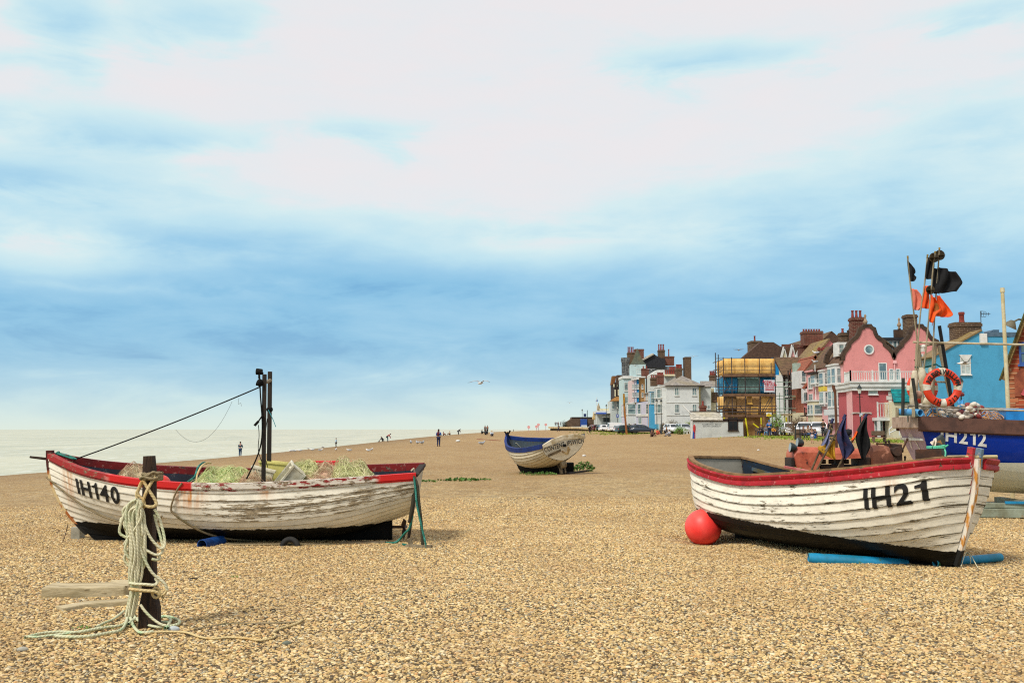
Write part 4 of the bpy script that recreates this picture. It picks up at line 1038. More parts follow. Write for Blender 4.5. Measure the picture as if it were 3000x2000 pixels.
# ================= the tilted dinghy =================
mwhite3 = hull_paint('hull_cream_dinghy', (222, 212, 186), wl=(.05, 0), peel=.75, seam=.9, wood=(150, 134, 106), black=(40, 36, 26))
mblue3 = worn('rail_royal_blue', (10, 44, 112), (130, 120, 100), .2, (1, 1, 1), .6, (60, 100, 180)); minner3 = worn('lining_slate', (62, 74, 82), (96, 84, 64), .7, (2, 2, 1), .85, (110, 120, 120))
H3 = Hull(3.8, [(0, .86), (.2, .92), (.45, .90), (.7, .70), (.87, .38), (.95, .17), (1, .03)], [(0, 1.06), (.3, .94), (.6, .93), (.85, 1.03), (1, 1.18)],
          [(0, .36), (.12, .22), (.3, .12), (.6, .08), (.9, .12), (1, .2)], [(0, 2.4), (.5, 2.6), (.8, 1.8), (1, 1.2)], [(0, 1.2), (.5, 1.5), (.8, 1.2), (1, 1)],
          lambda w: 3.7-.35*(1-w)**2, lambda w: .16*(1-w), 9, .024)
c3 = at(1662, 38.0, 0, 1380)
b3 = thing('rowing_dinghy', 'tilted cream dinghy with blue rail lettered CONTENT IPSWICH across its transom', 'boat', c3+V((.05, 0, .15)), rot=(rad(-11), rad(.5), rad(121)))
mtr3 = hull_paint('transom_cream', (232, 224, 202), wl=(-5, 0), peel=.9, seam=0, wood=(134, 118, 90), rust=((0, .5, .5, 1.3, .0),))
b3.scale = (1.12,)*3
boat_parts(H3, b3, mwhite3, minner3, mblue3, mblue3, mtr3, mblue3, mblack, None, .12,
           [(.30, -.42), (.30, .24), (.8, .14), (1.6, .09), (2.8, .10), (3.3, .2), (3.2, .0), (2.9, -.30)], [(-.05, -.10), (-.05, .03), (.04, .03), (.04, -.13), (.018, -.13), (.018, -.10)], ribn=14)
mb = MB(); mb.prism([V((-.04, y, z)) for y, z in ((-.87, 1.05), (-.45, 1.17), (0, 1.21), (.45, 1.17), (.87, 1.05), (.86, .94), (0, 1.07), (-.86, .94))], (.08, 0, 0)); mb.build('transom_cap', M('cap_cream', (218, 208, 184), (170, 150, 110), 4, .7), b3, bevel=.01)
mlet3 = M('letter_soft_black', (22, 22, 24), None, 8)
def transom_text(body, y0, z0, h, tilt):
    mb = MB(); r = V((0, -math.cos(tilt), math.sin(tilt))); up = V((0, math.sin(tilt), math.cos(tilt)))
    put_text(mb, body, V((-.05, y0, z0)), r, up, h, .02, .74)
    o = mb.build('name_lettering', mlet3, b3, recalc=False)
transom_text('CONTENT', .43, .82, .165, rad(3)); transom_text('IPSWICH', -.43, .82, .165, rad(-3))
mb = MB(); mb.cyl((-.06, .0, .86), (.05, 0, .86), .05, n=14); mb.build('sculling_hole', mblack, b3, smooth=40)
mb = MB(); mb.beam((-.05, .17, .70), (-.05, -.03, .55), .05, .05); mb.beam((-.05, -.03, .55), (-.05, -.16, .72), .05, .05); mb.beam((-.05, -.03, .56), (-.05, -.13, .80), .05, .045); mb.build('rudder_bracket', M('bracket_ochre', (176, 150, 100), (120, 92, 56), 5), b3)
mb = MB(); mb.prism([V((-.045, y, z)) for y, z in ((.74, .70), (.45, .74), (.2, .78), (.2, .70), (.42, .66), (.74, .62))], (.02, 0, 0)); mb.build('damp_patch', M('bare_brown_wood', (104, 88, 62), (76, 62, 42), 7, .85, .5), b3)
mb = MB(); mb.box(.9, 1.1, -.8, .8, .72, .75); mb.build('thwart', minner3, b3); mb = MB(); mb.box(2.2, 2.4, -.66, .66, .74, .77); mb.build('thwart', minner3, b3)
mb = MB(); mb.beam((.25, .1, .62), (2.7, .55, .84), .06, .05); mb.build('oar_shaft', M('oar_pale', (170, 150, 112), None, 5), b3)
mb = MB(); mb.beam((3.0, -.25, .5), (3.05, .05, .95), .1, .03); mb.beam((3.0, .1, .55), (2.7, -.2, .62), .1, .03); mb.build('loose_boards', M('board_silver', (160, 160, 146), None, 5), b3)
mb = MB(); mb.tube([(3.55, 0, 1.18), (3.6, 0, 1.34)], .03, 6); mb.tube([(3.6, -.12, 1.38), (3.6, -.06, 1.30), (3.6, .06, 1.30), (3.6, .12, 1.38)], .03, 6); mb.build('mooring_cleat', mblack, b3)
mb = MB(); mb.box(.3, .42, -.1, .1, -.1, .3); mb.cyl((.34, -.1, .22), (.34, .1, .22), .16, n=12); mb.build('stern_roller', M('roller_stone', (150, 134, 104), (90, 76, 56), 5), b3, smooth=40)
mb = MB(); q_ = G(1545, 1384); mb.box(q_.x-.12, q_.x+.1, q_.y+.3, q_.y+.5, q_.z-.05, q_.z+.25); tag(mb.build('wooden_chock', mgreywood, None), 'dark wooden block propping the forward side of the dinghy', 'chock')
mb = MB(); q_ = G(1668, 1386)+V((0, .6, 0)); mb.box(q_.x-.95, q_.x+.2, q_.y-.3, q_.y+.5, q_.z-.1, q_.z+.40); tag(mb.build('wooden_chock', mblack, None), 'timber cradle blackened as painted shade under the dinghy transom', 'chock')  # cradle coloured black to stand for the shadow below the transom
mb = MB(); mb.beam(G(1660, 1388), G(1728, 1379), .18, .10); tag(mb.build('skid_plank', mdkwood, None), 'dark plank sticking out right of the dinghy towards the round weed', 'plank')
mb = MB(); mb.beam(G(1398, 1286), G(1465, 1291), .16, .14); tag(mb.build('red_bar', M('bar_rust_red', (150, 70, 48), (110, 50, 36), 5), None), 'long rust red bar lying on the far shingle behind the dinghy', 'bar')
mb = MB(); mb.ball((0, 0, 0), .12, .1, .09, 9, 6); o = mb.build('white_stone', M('stone_white', (226, 222, 214), None, 5), None, smooth=180); o.location = G(1711, 1337)+V((0, 0, .05)); tag(o, 'white lump on the shingle right of the dinghy', 'stone')
mb = MB(); mb.ball((0, 0, 0), .1, .09, .07, 9, 6); o = mb.build('white_stone', M('stone_white', (226, 222, 214), None, 5), None, smooth=180); o.location = G(2222, 1320)+V((0, 0, .04)); tag(o, 'white lump on the shingle left of the tractor headlamps', 'stone')
# ================= the blue boat on its skid =================
def two_z(name, bands, rough=.3, n_amt=.05):
    T = NT(name); ob = T.obj(); x, y, z = T.sep(ob); n = T.noise(T.map(ob, (1, 1, 3)), 3, 5)
    col = lin(bands[0][1]); first = True
    for z0, c in bands[1:]:
        col = T.mix(T.step(z, z0-.004, z0+.004), col, lin(c))
    col = T.mix(T.math('MULTIPLY', T.step(n, .5, .75), n_amt), col, lin((120, 120, 140)))
    col = T.mix(T.math('MULTIPLY', T.step(T.noise(ob, 12, 5), .56, .7), .10), col, lin((60, 62, 66)))
    return T.out(col, rough, 0, None, .22)
mblue4 = two_z('hull_deep_blue', [(0, (240, 240, 222)), (1.06, (0, 44, 140))])
mtran4 = M('transom_mauve', (176, 148, 164), (156, 130, 144), 3, .55); mbrown4 = M('strake_brown', (98, 66, 54), (74, 50, 42), 4, .6); mwhite4 = M('gear_white', (226, 224, 214), (190, 186, 170), 4, .55)
mgalv = M('galvanised_rail', (190, 184, 168), (150, 144, 128), 6, .4, metal=.4)
H4 = Hull(7.2, [(0, 1.06), (.3, 1.22), (.6, 1.2), (.85, .7), (1, .04)], [(0, 1.98), (.3, 1.88), (.6, 1.92), (.85, 2.1), (1, 2.4)],
          [(0, .62), (.2, .42), (.6, .38), (.9, .42), (1, .6)], [(0, 2.6), (.5, 2.8), (.85, 1.7), (1, 1.2)], [(0, 1.0), (.5, 1.5), (.85, 1.2), (1, 1)],
          lambda w: 7.2-.8*(1-w)**1.5, lambda w: .42*(1-w), 8, 0.)
c_ = W(2690, 1222, 20.6).lerp(W(2624, 1220, 22.7), .5)
b4 = thing('fishing_boat', 'deep blue fishing boat lettered IH212 with brown strake, rails, flags and life rings', 'boat', (c_.x, c_.y, ground(c_.x, c_.y)-.02), rz=rad(-10))
H4.skin(64).build('hull', mblue4, b4, smooth=60)
H4.inner(nt=40, th=.05, nw=14, w0=.0).build('lining', mwhite4, b4, smooth=60)
mb = MB(); N = 16; poly = [H4.raw(0, j/N, 1) for j in range(N+1)]+[H4.raw(0, j/N, -1) for j in range(N, -1, -1)]; mb.prism(poly, (-.03, 0, 0)); mb.build('transom', mtran4, b4)
for sd_ in (1, -1):
    mb = MB(); H4.rail(mb, sd_, [(.0, .02), (.06, .02), (.06, -.25), (.02, -.28), (.0, -.2)], 0, .99); mb.build('rubbing_strake', mbrown4, b4, smooth=30)
    mb = MB(); H4.rail(mb, sd_, [(-.1, -.02), (-.1, .035), (.03, .035), (.03, -.02)], 0, .99); mb.build('gunwale', mbrown4, b4, smooth=30)
mb = MB(); mb.box(-.09, .05, -1.12, 1.12, 1.76, 2.01); mb.build('transom_cap', M('cap_tan', (186, 160, 140), (150, 124, 106), 4, .7), b4, bevel=.015)
mb = MB(); mb.box(.06, 6.2, -1.0, 1.0, 1.50, 1.55); mb.build('deck', mwhite4, b4)
mlw = M('letter_white', (232, 232, 228), None, 6, .5)
mb = MB(); H4.text(mb, 'IH212', .106, .692, .29, -1, .026, flip=1, wscale=.86, off=.012, lean=0); mb.build('registration_lettering', mlw, b4, recalc=False)
mb = MB(); mname = M('letter_cream', (252, 240, 222), None, 6)
vs_, _ = None, None
word = 'REUBEN WILLIAM'
tm = H4.raw(0, .5, 1)-H4.raw(0, .9, 1)
def trn(y, z):
    """point on the transom's outer face"""
    f = (z-.62)/(1.98-.62); return V((.42*(1-max(0, f))-.042, y, z))
for i, ch in enumerate(word):
    a = rad(150-120*i/(len(word)-1)); cy, cz = .0+.36*math.cos(a)*1.0, 1.10+.42*math.sin(a)
    r_ = V((0, -math.sin(a), -0)); vs2, fs2 = text2d(ch, .01); h = .12
    rt = V((0, -math.cos(a-math.pi/2), -math.sin(a-math.pi/2)*-1)); 
    tang = V((0, -math.sin(a), math.cos(a)))*-1; tang = V((0, math.sin(a)*-1, -math.cos(a))) ; rad_dir = V((0, math.cos(a)*-1, math.sin(a)))
    cpt = (-.36*math.cos(a), 1.10+.44*math.sin(a))
    tang = V((0, -math.sin(a), -math.cos(a)*-1*-1)); rad_dir = V((0, -math.cos(a), math.sin(a)))
    out = []
    for x, y in vs2:
        p = V((0, 0, 0)); yy = cpt[0]*-1*-1; q = rad_dir*(y*h)+V((0, -math.sin(a), -math.cos(a)))*(x*h)
        out.append(trn(-cpt[0]*-1+q.y, cpt[1]+q.z))
    mb.add(out, fs2)
vs2, fs2 = text2d('IPSWICH', .012); mb.add([trn(-x*.10, 1.10+y*.10) for x, y in vs2], fs2)
mb.build('name_lettering', mname, b4, recalc=False)
# guard rail
def L4(u, v, d): return b4.matrix_basis.inverted() @ W(u, v, d)
mb = MB(); pts = [L4(2660, 1187, 20.75), L4(2745, 1190, 20.6), L4(2865, 1198, 20.35), L4(3010, 1203, 20.1), L4(3150, 1206, 19.85), L4(3300, 1210, 19.6)]
mb.tube(pts, .020, 8)
for u, d, v0 in ((2660, 20.75, 1188), (2745, 20.6, 1191), (2865, 20.35, 1199), (3060, 20.0, 1204), (3250, 19.7, 1208)):
    mb.cyl(L4(u, v0, d), L4(u, 1236, d), .017, n=8)
mb.build('guard_rail', mgalv, b4, smooth=60)
mb = MB(); pts = [L4(2640, 1190, 22.6), L4(2800, 1193, 22.4), L4(3010, 1199, 22.1), L4(3300, 1204, 21.6)]; mb.tube(pts, .02, 8)
for u in (2760, 2932, 3100): mb.cyl(L4(u, 1196, 22.3), L4(u, 1232, 22.3), .018, n=8)
mb.build('guard_rail', mgalv, b4, smooth=60)
# gallows of grey poles, boom and black post
mgp = M('pole_grey_wood', (168, 156, 128), (126, 114, 88), 4, .8, .3, mapscale=(5, 5, .7))
for a, b, r in (((2688, 1007), (2680, 1215), .045), ((2692, 1010), (2706, 1215), .04), ((2740, 1006), (2728, 1230), .04), ((2750, 1012), (2800, 1236), .04), ((2705, 1014), (2734, 1007), .025), ((2728, 1118), (2778, 1119), .022)):
    mb = MB(); mb.cyl(L4(*a, 21.5), L4(*b, 21.5), r*.85, r, 8); mb.build('gallows_pole', mgp, b4, smooth=60)
mb = MB(); mb.cyl(L4(2752, 954, 21.2), L4(2798, 1234, 21.2), .037, .04, 10); mb.build('black_post', M('post_black', (18, 17, 16), None, 6, .5), b4, smooth=40)
mb = MB(); mb.cyl(L4(2675, 1002, 21.0), L4(3060, 1011, 21.0), .024, n=8); mb.build('boom', M('boom_cream', (206, 194, 164), (176, 160, 126), 4), b4, smooth=40)
mb = MB(); mb.ball(L4(2705, 1015, 21.0), .06, .05, .045, 12, 8); mb.cyl(L4(2701, 1020, 21.0), L4(2703, 1030, 21.0), .05, n=10); mb.build('deck_lamp', mwhite4, b4, smooth=60)
mb = MB(); mb.tube(sag(L4(2680, 1075, 21.2), L4(2742, 1066, 21.2), .03), .02, 6); mb.tube(sag(L4(2742, 1066, 21.2), L4(2775, 1076, 21.3), .03), .012, 6); mb.build('teal_lashing', mrope_teal, b4)
for u0, v0, u1, v1 in ((2646, 1107, 2645, 1216), (2674, 1107, 2690, 1222)):
    mb = MB(); mb.cyl(L4(u0, v0, 20.5), L4(u1, v1, 20.5), .034, n=12); mb.build('rubber_post', M('rubber_dark', (36, 38, 34), (52, 54, 46), 5, .6), b4, smooth=40)
mb = MB(); mb.pipe(L4(2633, 1207, 20.9), L4(2697, 1209, 20.25), .075, .012, 18); mb.build('roller_pipe', M('pipe_sky_blue', (92, 170, 220), (70, 146, 200), 3, .45), b4, smooth=40)
mb = MB(); mb.beam(L4(2628, 1193, 20.8), L4(2628, 1222, 20.8), .06, .05); mb.build('roller_bracket', mgp, b4, bevel=.008)
mb = MB(); mb.beam(L4(2676, 1194, 20.25), L4(2676, 1222, 20.25), .06, .05); mb.build('roller_bracket', mgp, b4, bevel=.008)
# skid and blue lath
mb = MB(); a, b = at(2800, 20.0, .02, 1480), at(3250, 19.6, .02, 1480); mb.beam(a+V((0, 0, .08)), b+V((0, 0, .08)), .25, .17); mb.beam(a+V((0, 0, .22)), b+V((0, 0, .22)), .10, .10)
mb.beam(a+V((-1.5, 1.9, .08)), b+V((0, 1.9, .08)), .25, .17)
for f in (.2, .6, .95): p = a.lerp(b, f); mb.beam(p+V((0, 0, .2)), p+V((0, 2.0, .2)), .16, .14)
tag(mb.build('launching_skid', M('skid_galvanised', (150, 160, 142), (120, 122, 100), 2, .6, .2, c3=(150, 120, 80)), None, bevel=.01), 'grey metal launching skid under the deep blue boat', 'skid')
mb = MB(); mb.beam(a+V((.9, -.17, .28)), b+V((0, -.17, .31)), .05, .05); tag(mb.build('blue_lath', M('lath_blue', (26, 140, 190), None, 5), None), 'thin bright blue lath along the skid of the blue boat', 'lath')

# life rings
def life_ring(label, c, r, w, rx=0., bands=4, phase=90, texts=()):
    root = thing('life_ring', label, 'life ring', c); mor = M('ring_orange', (226, 66, 30), (208, 54, 24), 4, .5); mwh = M('ring_white', (226, 220, 204), (186, 176, 150), 6, .55)
    def seg(a0, a1, rr_, n):
        mb = MB(); rows = []
        for i in range(n+1):
            th = rad(a0+(a1-a0)*i/n); rows.append([V(((r+rr_*math.cos(q))*math.cos(th), rr_*.7*math.sin(q), (r+rr_*math.cos(q))*math.sin(th))) for q in [k*math.pi/7 for k in range(14)]])
        return mb.grid(rows, closed=True)
    full = seg(0, 360, w, 60); full.build('ring', mor, root, smooth=180)
    for k in range(bands):
        a = phase+360/bands*k; seg(a-10, a+10, w*1.03, 6).build('band', mwh, root, smooth=180)
    for word, a0, a1, h, flip in texts:
        mb = MB()
        for i, ch in enumerate(word):
            if ch == ' ': continue
            a = rad(lerp(a0, a1, i/max(1, len(word)-1))); vs2, fs2 = text2d(ch, .03, .25); er = V((math.cos(a), 0, math.sin(a))); et = V((math.sin(a), 0, -math.cos(a)))
            if flip: er, et = -er, -et
            out = []
            for x, y in vs2:
                p = V((r*math.cos(a), 0, r*math.sin(a)))+er*((y-.5)*h)+et*(x*h*.85)
                rad_off = math.hypot(p.x, p.z)-r; yy = -.7*math.sqrt(max(0, w*w-rad_off**2))*1.0-.006
                out.append(V((p.x, yy, p.z)))
            mb.add(out, fs2)
        mb.build('ring_lettering', mletter, root, recalc=False)
    return root
life_ring('orange life ring lettered REUBEN WILLIAM IH 212 hung on the front of the gallows', W(2760.5, 1134.5, 20.35), .318, .082, texts=(('REUBEN', 158, 104, .105, 0), ('WILLIAM', 80, 14, .105, 0), ('IH', 236, 252, .10, 1), ('212', 294, 322, .10, 1)))
life_ring('orange and white life ring hung behind the white foam floats', W(2702, 1136, 21.75), .27, .075, phase=0)
# floats hung on the gallows
for i, (u, v, h, r, lab) in enumerate(((2677, 1135, .72, .085, 'tall flat white foam float hung left of the rings'), (2703, 1110, .5, .09, 'lumpy white foam float between the two life rings'), (2726, 1106, .42, .06, 'narrow white foam float behind the lettered life ring'), (2716, 1180, .34, .09, 'lowest white foam float beneath the rings'))):
    mb = MB(); rows = []
    for k in range(9):
        f = k/8; rr_ = r*(.55+.45*math.sin(math.pi*min(1, f*1.0+.02))**.5); rows.append([V((rr_*math.cos(a*.6283)*(1+.1*noise.noise(V((a, f*5, i)))), rr_*.7*math.sin(a*.6283), h*(f-.5))) for a in range(10)])
    mb.grid(rows, closed=True); mb.add(rows[0], [tuple(range(9, -1, -1))]); mb.add(rows[-1], [tuple(range(10))])
    o = mb.build('foam_float', M('foam_cream', (216, 206, 180), (170, 158, 124), 4, .8, .3), None, smooth=50); o.location = W(u, v, 20.9); o.rotation_euler = (0, rad((6, -3, 2, 20)[i]), 0); tag(o, lab, 'float')
o = MB().ball((0, 0, 0), .085, .08, .085, 12, 8).build('foam_float', M('float_pink_tan', (206, 164, 140), None, 5), None, smooth=180); o.location = W(2690, 1156, 20.7); tag(o, 'round pinkish float among the white foam floats', 'float')

# dan buoys with flags
def cloth(mb, left, right, d, folds=2, amp=.05, n=10, m=12, ph=0., tear=0):
    """a flag hanging between two edges measured in the photo (top to bottom), rippled in depth"""
    l = catmull([W(u, v, d) for u, v in left], 6); r_ = catmull([W(u, v, d) for u, v in right], 6); rows = []
    for j in range(m+1):
        a = l[int(j/m*(len(l)-1))]; b = r_[int(j/m*(len(r_)-1))]; row = []
        for i in range(n+1):
            f = i/n; k = amp*math.sin(f*folds*math.pi*2+ph+j*.25)*min(1, f*3)
            e = tear*f*f*noise.noise(V((j*1.7, f*3, ph))) if tear else 0
            row.append(a.lerp(b, f)+V((e, k, -.02*abs(k))))
        rows.append(row)
    return mb.grid(rows)
mfblack = M('flag_black', (4, 4, 5), (10, 10, 13), 5, .8); mforange = M('flag_orange', (240, 92, 14), (226, 74, 10), 4, .7); mfsalmon = M('flag_salmon', (226, 128, 104), (214, 110, 88), 4, .75); mfdull = M('flag_brown_orange', (170, 96, 20), None, 4)
mpolebrown = M('pole_brown', (110, 92, 60), (66, 52, 34), 6, .7); mcane = M('cane_yellow', (178, 150, 70), (120, 100, 50), 6, .6); mfnavy = M('flag_navy', (50, 54, 92), (36, 38, 70), 4, .8, c3=(84, 50, 74)); mfyellow = M('flag_yellow', (214, 164, 48), (190, 140, 36), 4, .75); mfgrey = M('flag_grey_blue', (120, 124, 156), (96, 100, 130), 4, .8)
def c5(x, y): return 2550+x/3.4844, 700+y/3.4844
def dan(label, pts, d, flags, discs=(), r=.016):
    a0 = W(*c5(*pts[-1]), d); root = thing('dan_buoy', label, 'marker buoy', a0); inv = V(a0)
    def mk(mb, name, m, **k): 
        mb.v = [tuple(V(v)-inv) for v in mb.v]; return mb.build(name, m, root, **k)
    mb = MB(); mb.tube(catmull([W(*c5(*p), d) for p in pts], 4), r, 7); mk(mb, 'pole', mgp, smooth=60)
    mb = MB(); p0, p1 = W(*c5(*pts[0]), d), W(*c5(*pts[1]), d); mb.cyl(p0, p0.lerp(p1, .12), r*1.25, n=8); mk(mb, 'pole_tip', mcane, smooth=60)
    for l, r_, m, fo, am, ph, tr in flags:
        mb = MB(); cloth(mb, [c5(*p) for p in l], [c5(*p) for p in r_], d-.01, fo, am, ph=ph, tear=tr); mk(mb, 'flag', m, smooth=180, solid=.004)
    for x, y, rr_ in discs:
        c = W(*c5(x, y), d); mb = MB()
        for A in (Matrix.Rotation(rad(90), 4, 'X'), Matrix.Rotation(rad(90), 4, 'Y') @ Matrix.Rotation(rad(20), 4, 'X'), Matrix.Rotation(rad(8), 4, 'X')):
            M4 = Matrix.Translation(c) @ A; mb.prism([M4 @ V((rr_*math.cos(k*.3927), rr_*math.sin(k*.3927), -.003)) for k in range(16)], (M4.to_3x3() @ V((0, 0, .006))))
        mk(mb, 'radar_reflector', M('reflector_bronze', (92, 74, 48), (66, 54, 38), 5, .4, metal=.5))
    return root
dan('leftmost dan buoy with a torn black flag over a faded salmon flag', [(380, 172), (400, 400), (440, 730), (478, 1040), (500, 1330)], 21.0,
    [([(374, 205), (384, 320), (405, 432)], [(400, 262), (466, 312), (455, 360), (468, 400), (440, 432)], mfblack, 1.2, .03, 0, .05), ([(412, 505), (425, 620), (440, 722)], [(470, 515), (525, 600), (520, 700), (490, 728)], mfsalmon, 1.5, .03, 1, .02)])
dan('dan buoy second from the left with a square black flag over an orange flag', [(584, 158), (552, 470), (515, 720), (490, 1000), (470, 1330)], 20.9,
    [([(580, 186), (566, 300), (556, 408)], [(650, 196), (648, 300), (642, 412)], mfblack, 1.3, .03, 2, 0), ([(545, 476), (535, 600), (526, 705)], [(606, 480), (604, 600), (598, 714)], mforange, 1.2, .03, 0, 0)])
dan('dan buoy with two bronze disc reflectors and an orange pennant', [(662, 125), (640, 300), (615, 580), (588, 900), (548, 1320)], 20.75,
    [([(612, 560), (606, 680), (598, 820)], [(650, 600), (735, 735), (680, 780), (640, 885)], mforange, 1.6, .05, 1.5, .0), ([(655, 650), (655, 720), (655, 790)], [(690, 660), (734, 735), (690, 770)], mfdull, 1, .02, 0, 0)], [(650, 190, .105), (612, 520, .095)])
dan('tallest dan buoy with the big black flag over a bright orange flag', [(705, 88), (692, 290), (668, 600), (650, 900), (632, 1320)], 20.85,
    [([(690, 282), (660, 400), (640, 500), (650, 560)], [(860, 335), (922, 440), (905, 490), (885, 535)], mfblack, 1.5, .08, .6, 0), ([(640, 300), (635, 420), (632, 500)], [(700, 300), (700, 460), (708, 572)], mfblack, 1.3, .03, 2.4, 0), ([(680, 572), (676, 690), (672, 788)], [(720, 590), (832, 750), (815, 792), (780, 800)], mforange, 1.4, .05, 0, 0)], [(708, 165, .11)])

# deck cargo: net floats, orange netting, blue rope and tub
rr = random.Random(3)
def floats_heap(name, label, c, spread, n, m, seed):
    rr = random.Random(seed); mb = MB()
    for k in range(n):
        p = V((rr.gauss(0, spread[0]), rr.gauss(0, spread[1]), abs(rr.gauss(0, spread[2])))); A = Matrix.Rotation(rr.uniform(-.6, .9), 4, 'Y') @ Matrix.Rotation(rr.uniform(-.5, .5), 4, 'Z')
        mb.ball(p, .085, .05, .05, 8, 6, A)
    o = mb.build(name, m, None, smooth=180); o.location = c; tag(o, label, 'net floats', kind='stuff'); return o
mfl1 = M('float_white', (228, 220, 206), (200, 186, 166), 6, .5); mfl2 = M('float_red_brown', (146, 60, 56), (120, 48, 46), 6, .5)
floats_heap('net_floats', 'string of white oval net floats heaped before the lettered life ring', W(2768, 1224, 20.95), (.13, .2, .13), 40, mfl1, 1)
floats_heap('net_floats', 'cream net floats under the left side of the lettered ring', W(2775, 1222, 20.8), (.10, .15, .10), 22, mfl1, 4)
floats_heap('net_floats', 'red brown net floats heaped right of the black post', W(2828, 1224, 20.9), (.15, .2, .14), 34, mfl2, 2)
floats_heap('net_floats', 'white net floats mixed through the red brown heap', W(2822, 1226, 20.6), (.14, .15, .12), 18, mfl1, 5)
mneto = M('net_orange_tan', (214, 160, 104), (196, 140, 84), 9, .7); mropeb = M('net_rope_blue', (50, 140, 200), (70, 160, 214), 9, .6)
fibre_heap('fishing_net', W(2880, 1236, 20.9), (.42, .4, .22), [mneto, mneto, mropeb], 51, strands=260, label='orange tan netting with blue line on the deck of the blue boat', rad_=.006)
fibre_heap('fishing_net', W(2728, 1232, 20.9), (.36, .4, .27), [mneto, mropeb, mropeb, mnetC], 52, strands=240, label='tangle of blue rope and tan net beneath the gallows', rad_=.008)
mb = MB()
for (u0, v0, u1, v1) in ((2820, 1172, 2816, 1192), (2812, 1176, 2824, 1200), (2806, 1165, 2815, 1195)): mb.tube(sag(W(u0, v0, 20.9), W(u1, v1, 20.8), .02), .03, 5)
tag(mb.build('blue_strap', mropeb, None, smooth=60), 'blue straps rising from the float heap right of the lettered ring', 'strap')
tub = crate('fish_tub', 'bright blue plastic tub on the deck at the right edge', L4(2990, 1238, 20.7) and W(3000, 1240, 20.9), (0, 0, rad(-10)), (.86, .6, .30), M('tub_blue', (40, 140, 214), (30, 120, 190), 3, .45), 'tub')
# white pole behind the boat
mb = MB(); a = at(2958, 24.5, -.1, 1260); b = W(2936, 849, 24.5); b.x = a.x-.03; mb.cyl(a, b, .056, .042, 12); mb.cyl(b-V((0, 0, .06)), b+V((0, 0, .05)), .058, .05, 10)
tag(mb.build('flagpole', M('pole_cream', (216, 206, 172), (196, 180, 130), 2, .6), None, smooth=40), 'tall bare cream pole standing behind the blue boat', 'pole')

# ================= tractor and its winch gear =================
td = 18.6
def c6(x, y): return 2250+x/4.704, 1130+y/4.704
tr0 = at(2430, td, 0, 1330); tr = thing('tractor', 'rusty orange red old tractor with dark headlamps and tall exhaust behind boat IH21', 'tractor', tr0)
def T6(x, y, dy=0): return W(*c6(x, y), td)-tr0+V((0, dy, 0))
mrust = M('tractor_red_rust', (206, 116, 88), (176, 84, 60), 2.5, .55, .2, c3=(60, 34, 26)); mrust2 = M('tractor_brown_rust', (128, 78, 56), (96, 56, 40), 3, .7, .3, c3=(190, 130, 104)); mengine = M('engine_dark', (34, 26, 22), (64, 42, 30), 5, .7, .4)
def panel(mb, pix, hw, edge=.1):
    """side profile in pixels carried across the bonnet with a rounded upper edge"""
    base = [T6(*p) for p in pix]; rows = []
    cz = max(p.z for p in base)
    for y, k in ((-hw, .10), (-hw*.92, .035), (-hw*.75, .0), (hw*.75, .0), (hw*.92, .035), (hw, .10)):
        rows.append([V((p.x, y, p.z-(k if p.z > cz-.12 else 0))) for p in base])
    mb.grid(rows, closed=True); mb.add(rows[0], [tuple(range(len(base)))]); mb.add(rows[-1], [tuple(range(len(base)-1, -1, -1))])
mb = MB(); panel(mb, [(335, 845), (480, 838), (900, 850), (1250, 862), (1250, 985), (900, 1008), (700, 1000), (655, 1040), (640, 1180), (360, 1180), (318, 1000), (305, 900)], .28); mb.build('bonnet', mrust, tr, smooth=40)
mb = MB(); panel(mb, [(1370, 830), (1420, 815), (1540, 815), (1600, 835), (1640, 960), (1660, 1060), (1640, 1240), (1375, 1240)], .30); mb.build('fuel_tank', mrust2, tr, smooth=40)
mb = MB(); p = T6(302, 985); mb.box(p.x-.04, p.x+.03, -.22, .22, p.z-.55, p.z+.0); mb.build('radiator', mengine, tr, bevel=.01)
mb = MB()
q0, q1 = T6(690, 1060), T6(1165, 1200); mb.box(q0.x, q1.x, -.17, .17, q1.z-.1, q0.z-.03); q0, q1 = T6(920, 990), T6(1000, 1200); mb.box(q0.x, q1.x, -.22, .22, q1.z, q0.z); q0, q1 = T6(1190, 980), T6(1370, 1240); mb.box(q0.x, q1.x, -.2, .2, q1.z-.2, q0.z)
for k in range(4): c = T6(740+k*105, 1055); mb.cyl(c+V((0, -.1, -.02)), c+V((0, -.1, .06)), .05, n=8)
mb.build('engine', mengine, tr, bevel=.01)
mb = MB(); pts = [T6(945, 870), T6(942, 600), T6(930, 250), T6(925, 100), T6(908, 40), T6(898, -8)]; mb.tube(catmull(pts, 4), [.024]*13+[.03]*8, 8); mb.build('exhaust', M('exhaust_rust', (104, 62, 38), (74, 44, 28), 6, .7, .3), tr, smooth=60)
for x, y, s_, dy in ((275, 845, .088, -.24), (452, 785, .09, .14)):
    M4 = Matrix.Rotation(rad(-82), 4, 'Y') @ Matrix.Rotation(rad(0), 4, 'X'); lamp = MB().lathe([(.004, -s_*1.15), (s_*.55, -s_*.95), (s_*.9, -s_*.4), (s_, .0), (s_*1.05, .02), (s_, .03)], T6(x, y, dy), 18, M4).build('headlamp', M('lamp_grey_green', (44, 54, 54), (30, 38, 38), 5, .4), tr, smooth=50)
    mb = MB(); p = T6(x, y, dy); mb.lathe([(.002, .034), (s_*.95, .032)], p, 18, M4); mb.build('lens', M('lamp_glass', (170, 176, 170), None, 5, .15), lamp)
    mb = MB(); mb.tube([p+V((.03, 0, -.05)), p+V((.06, .02, -.14)), p+V((.16, .06, -.16))], .014, 6); mb.build('lamp_bracket', mengine, tr)
mb = MB()
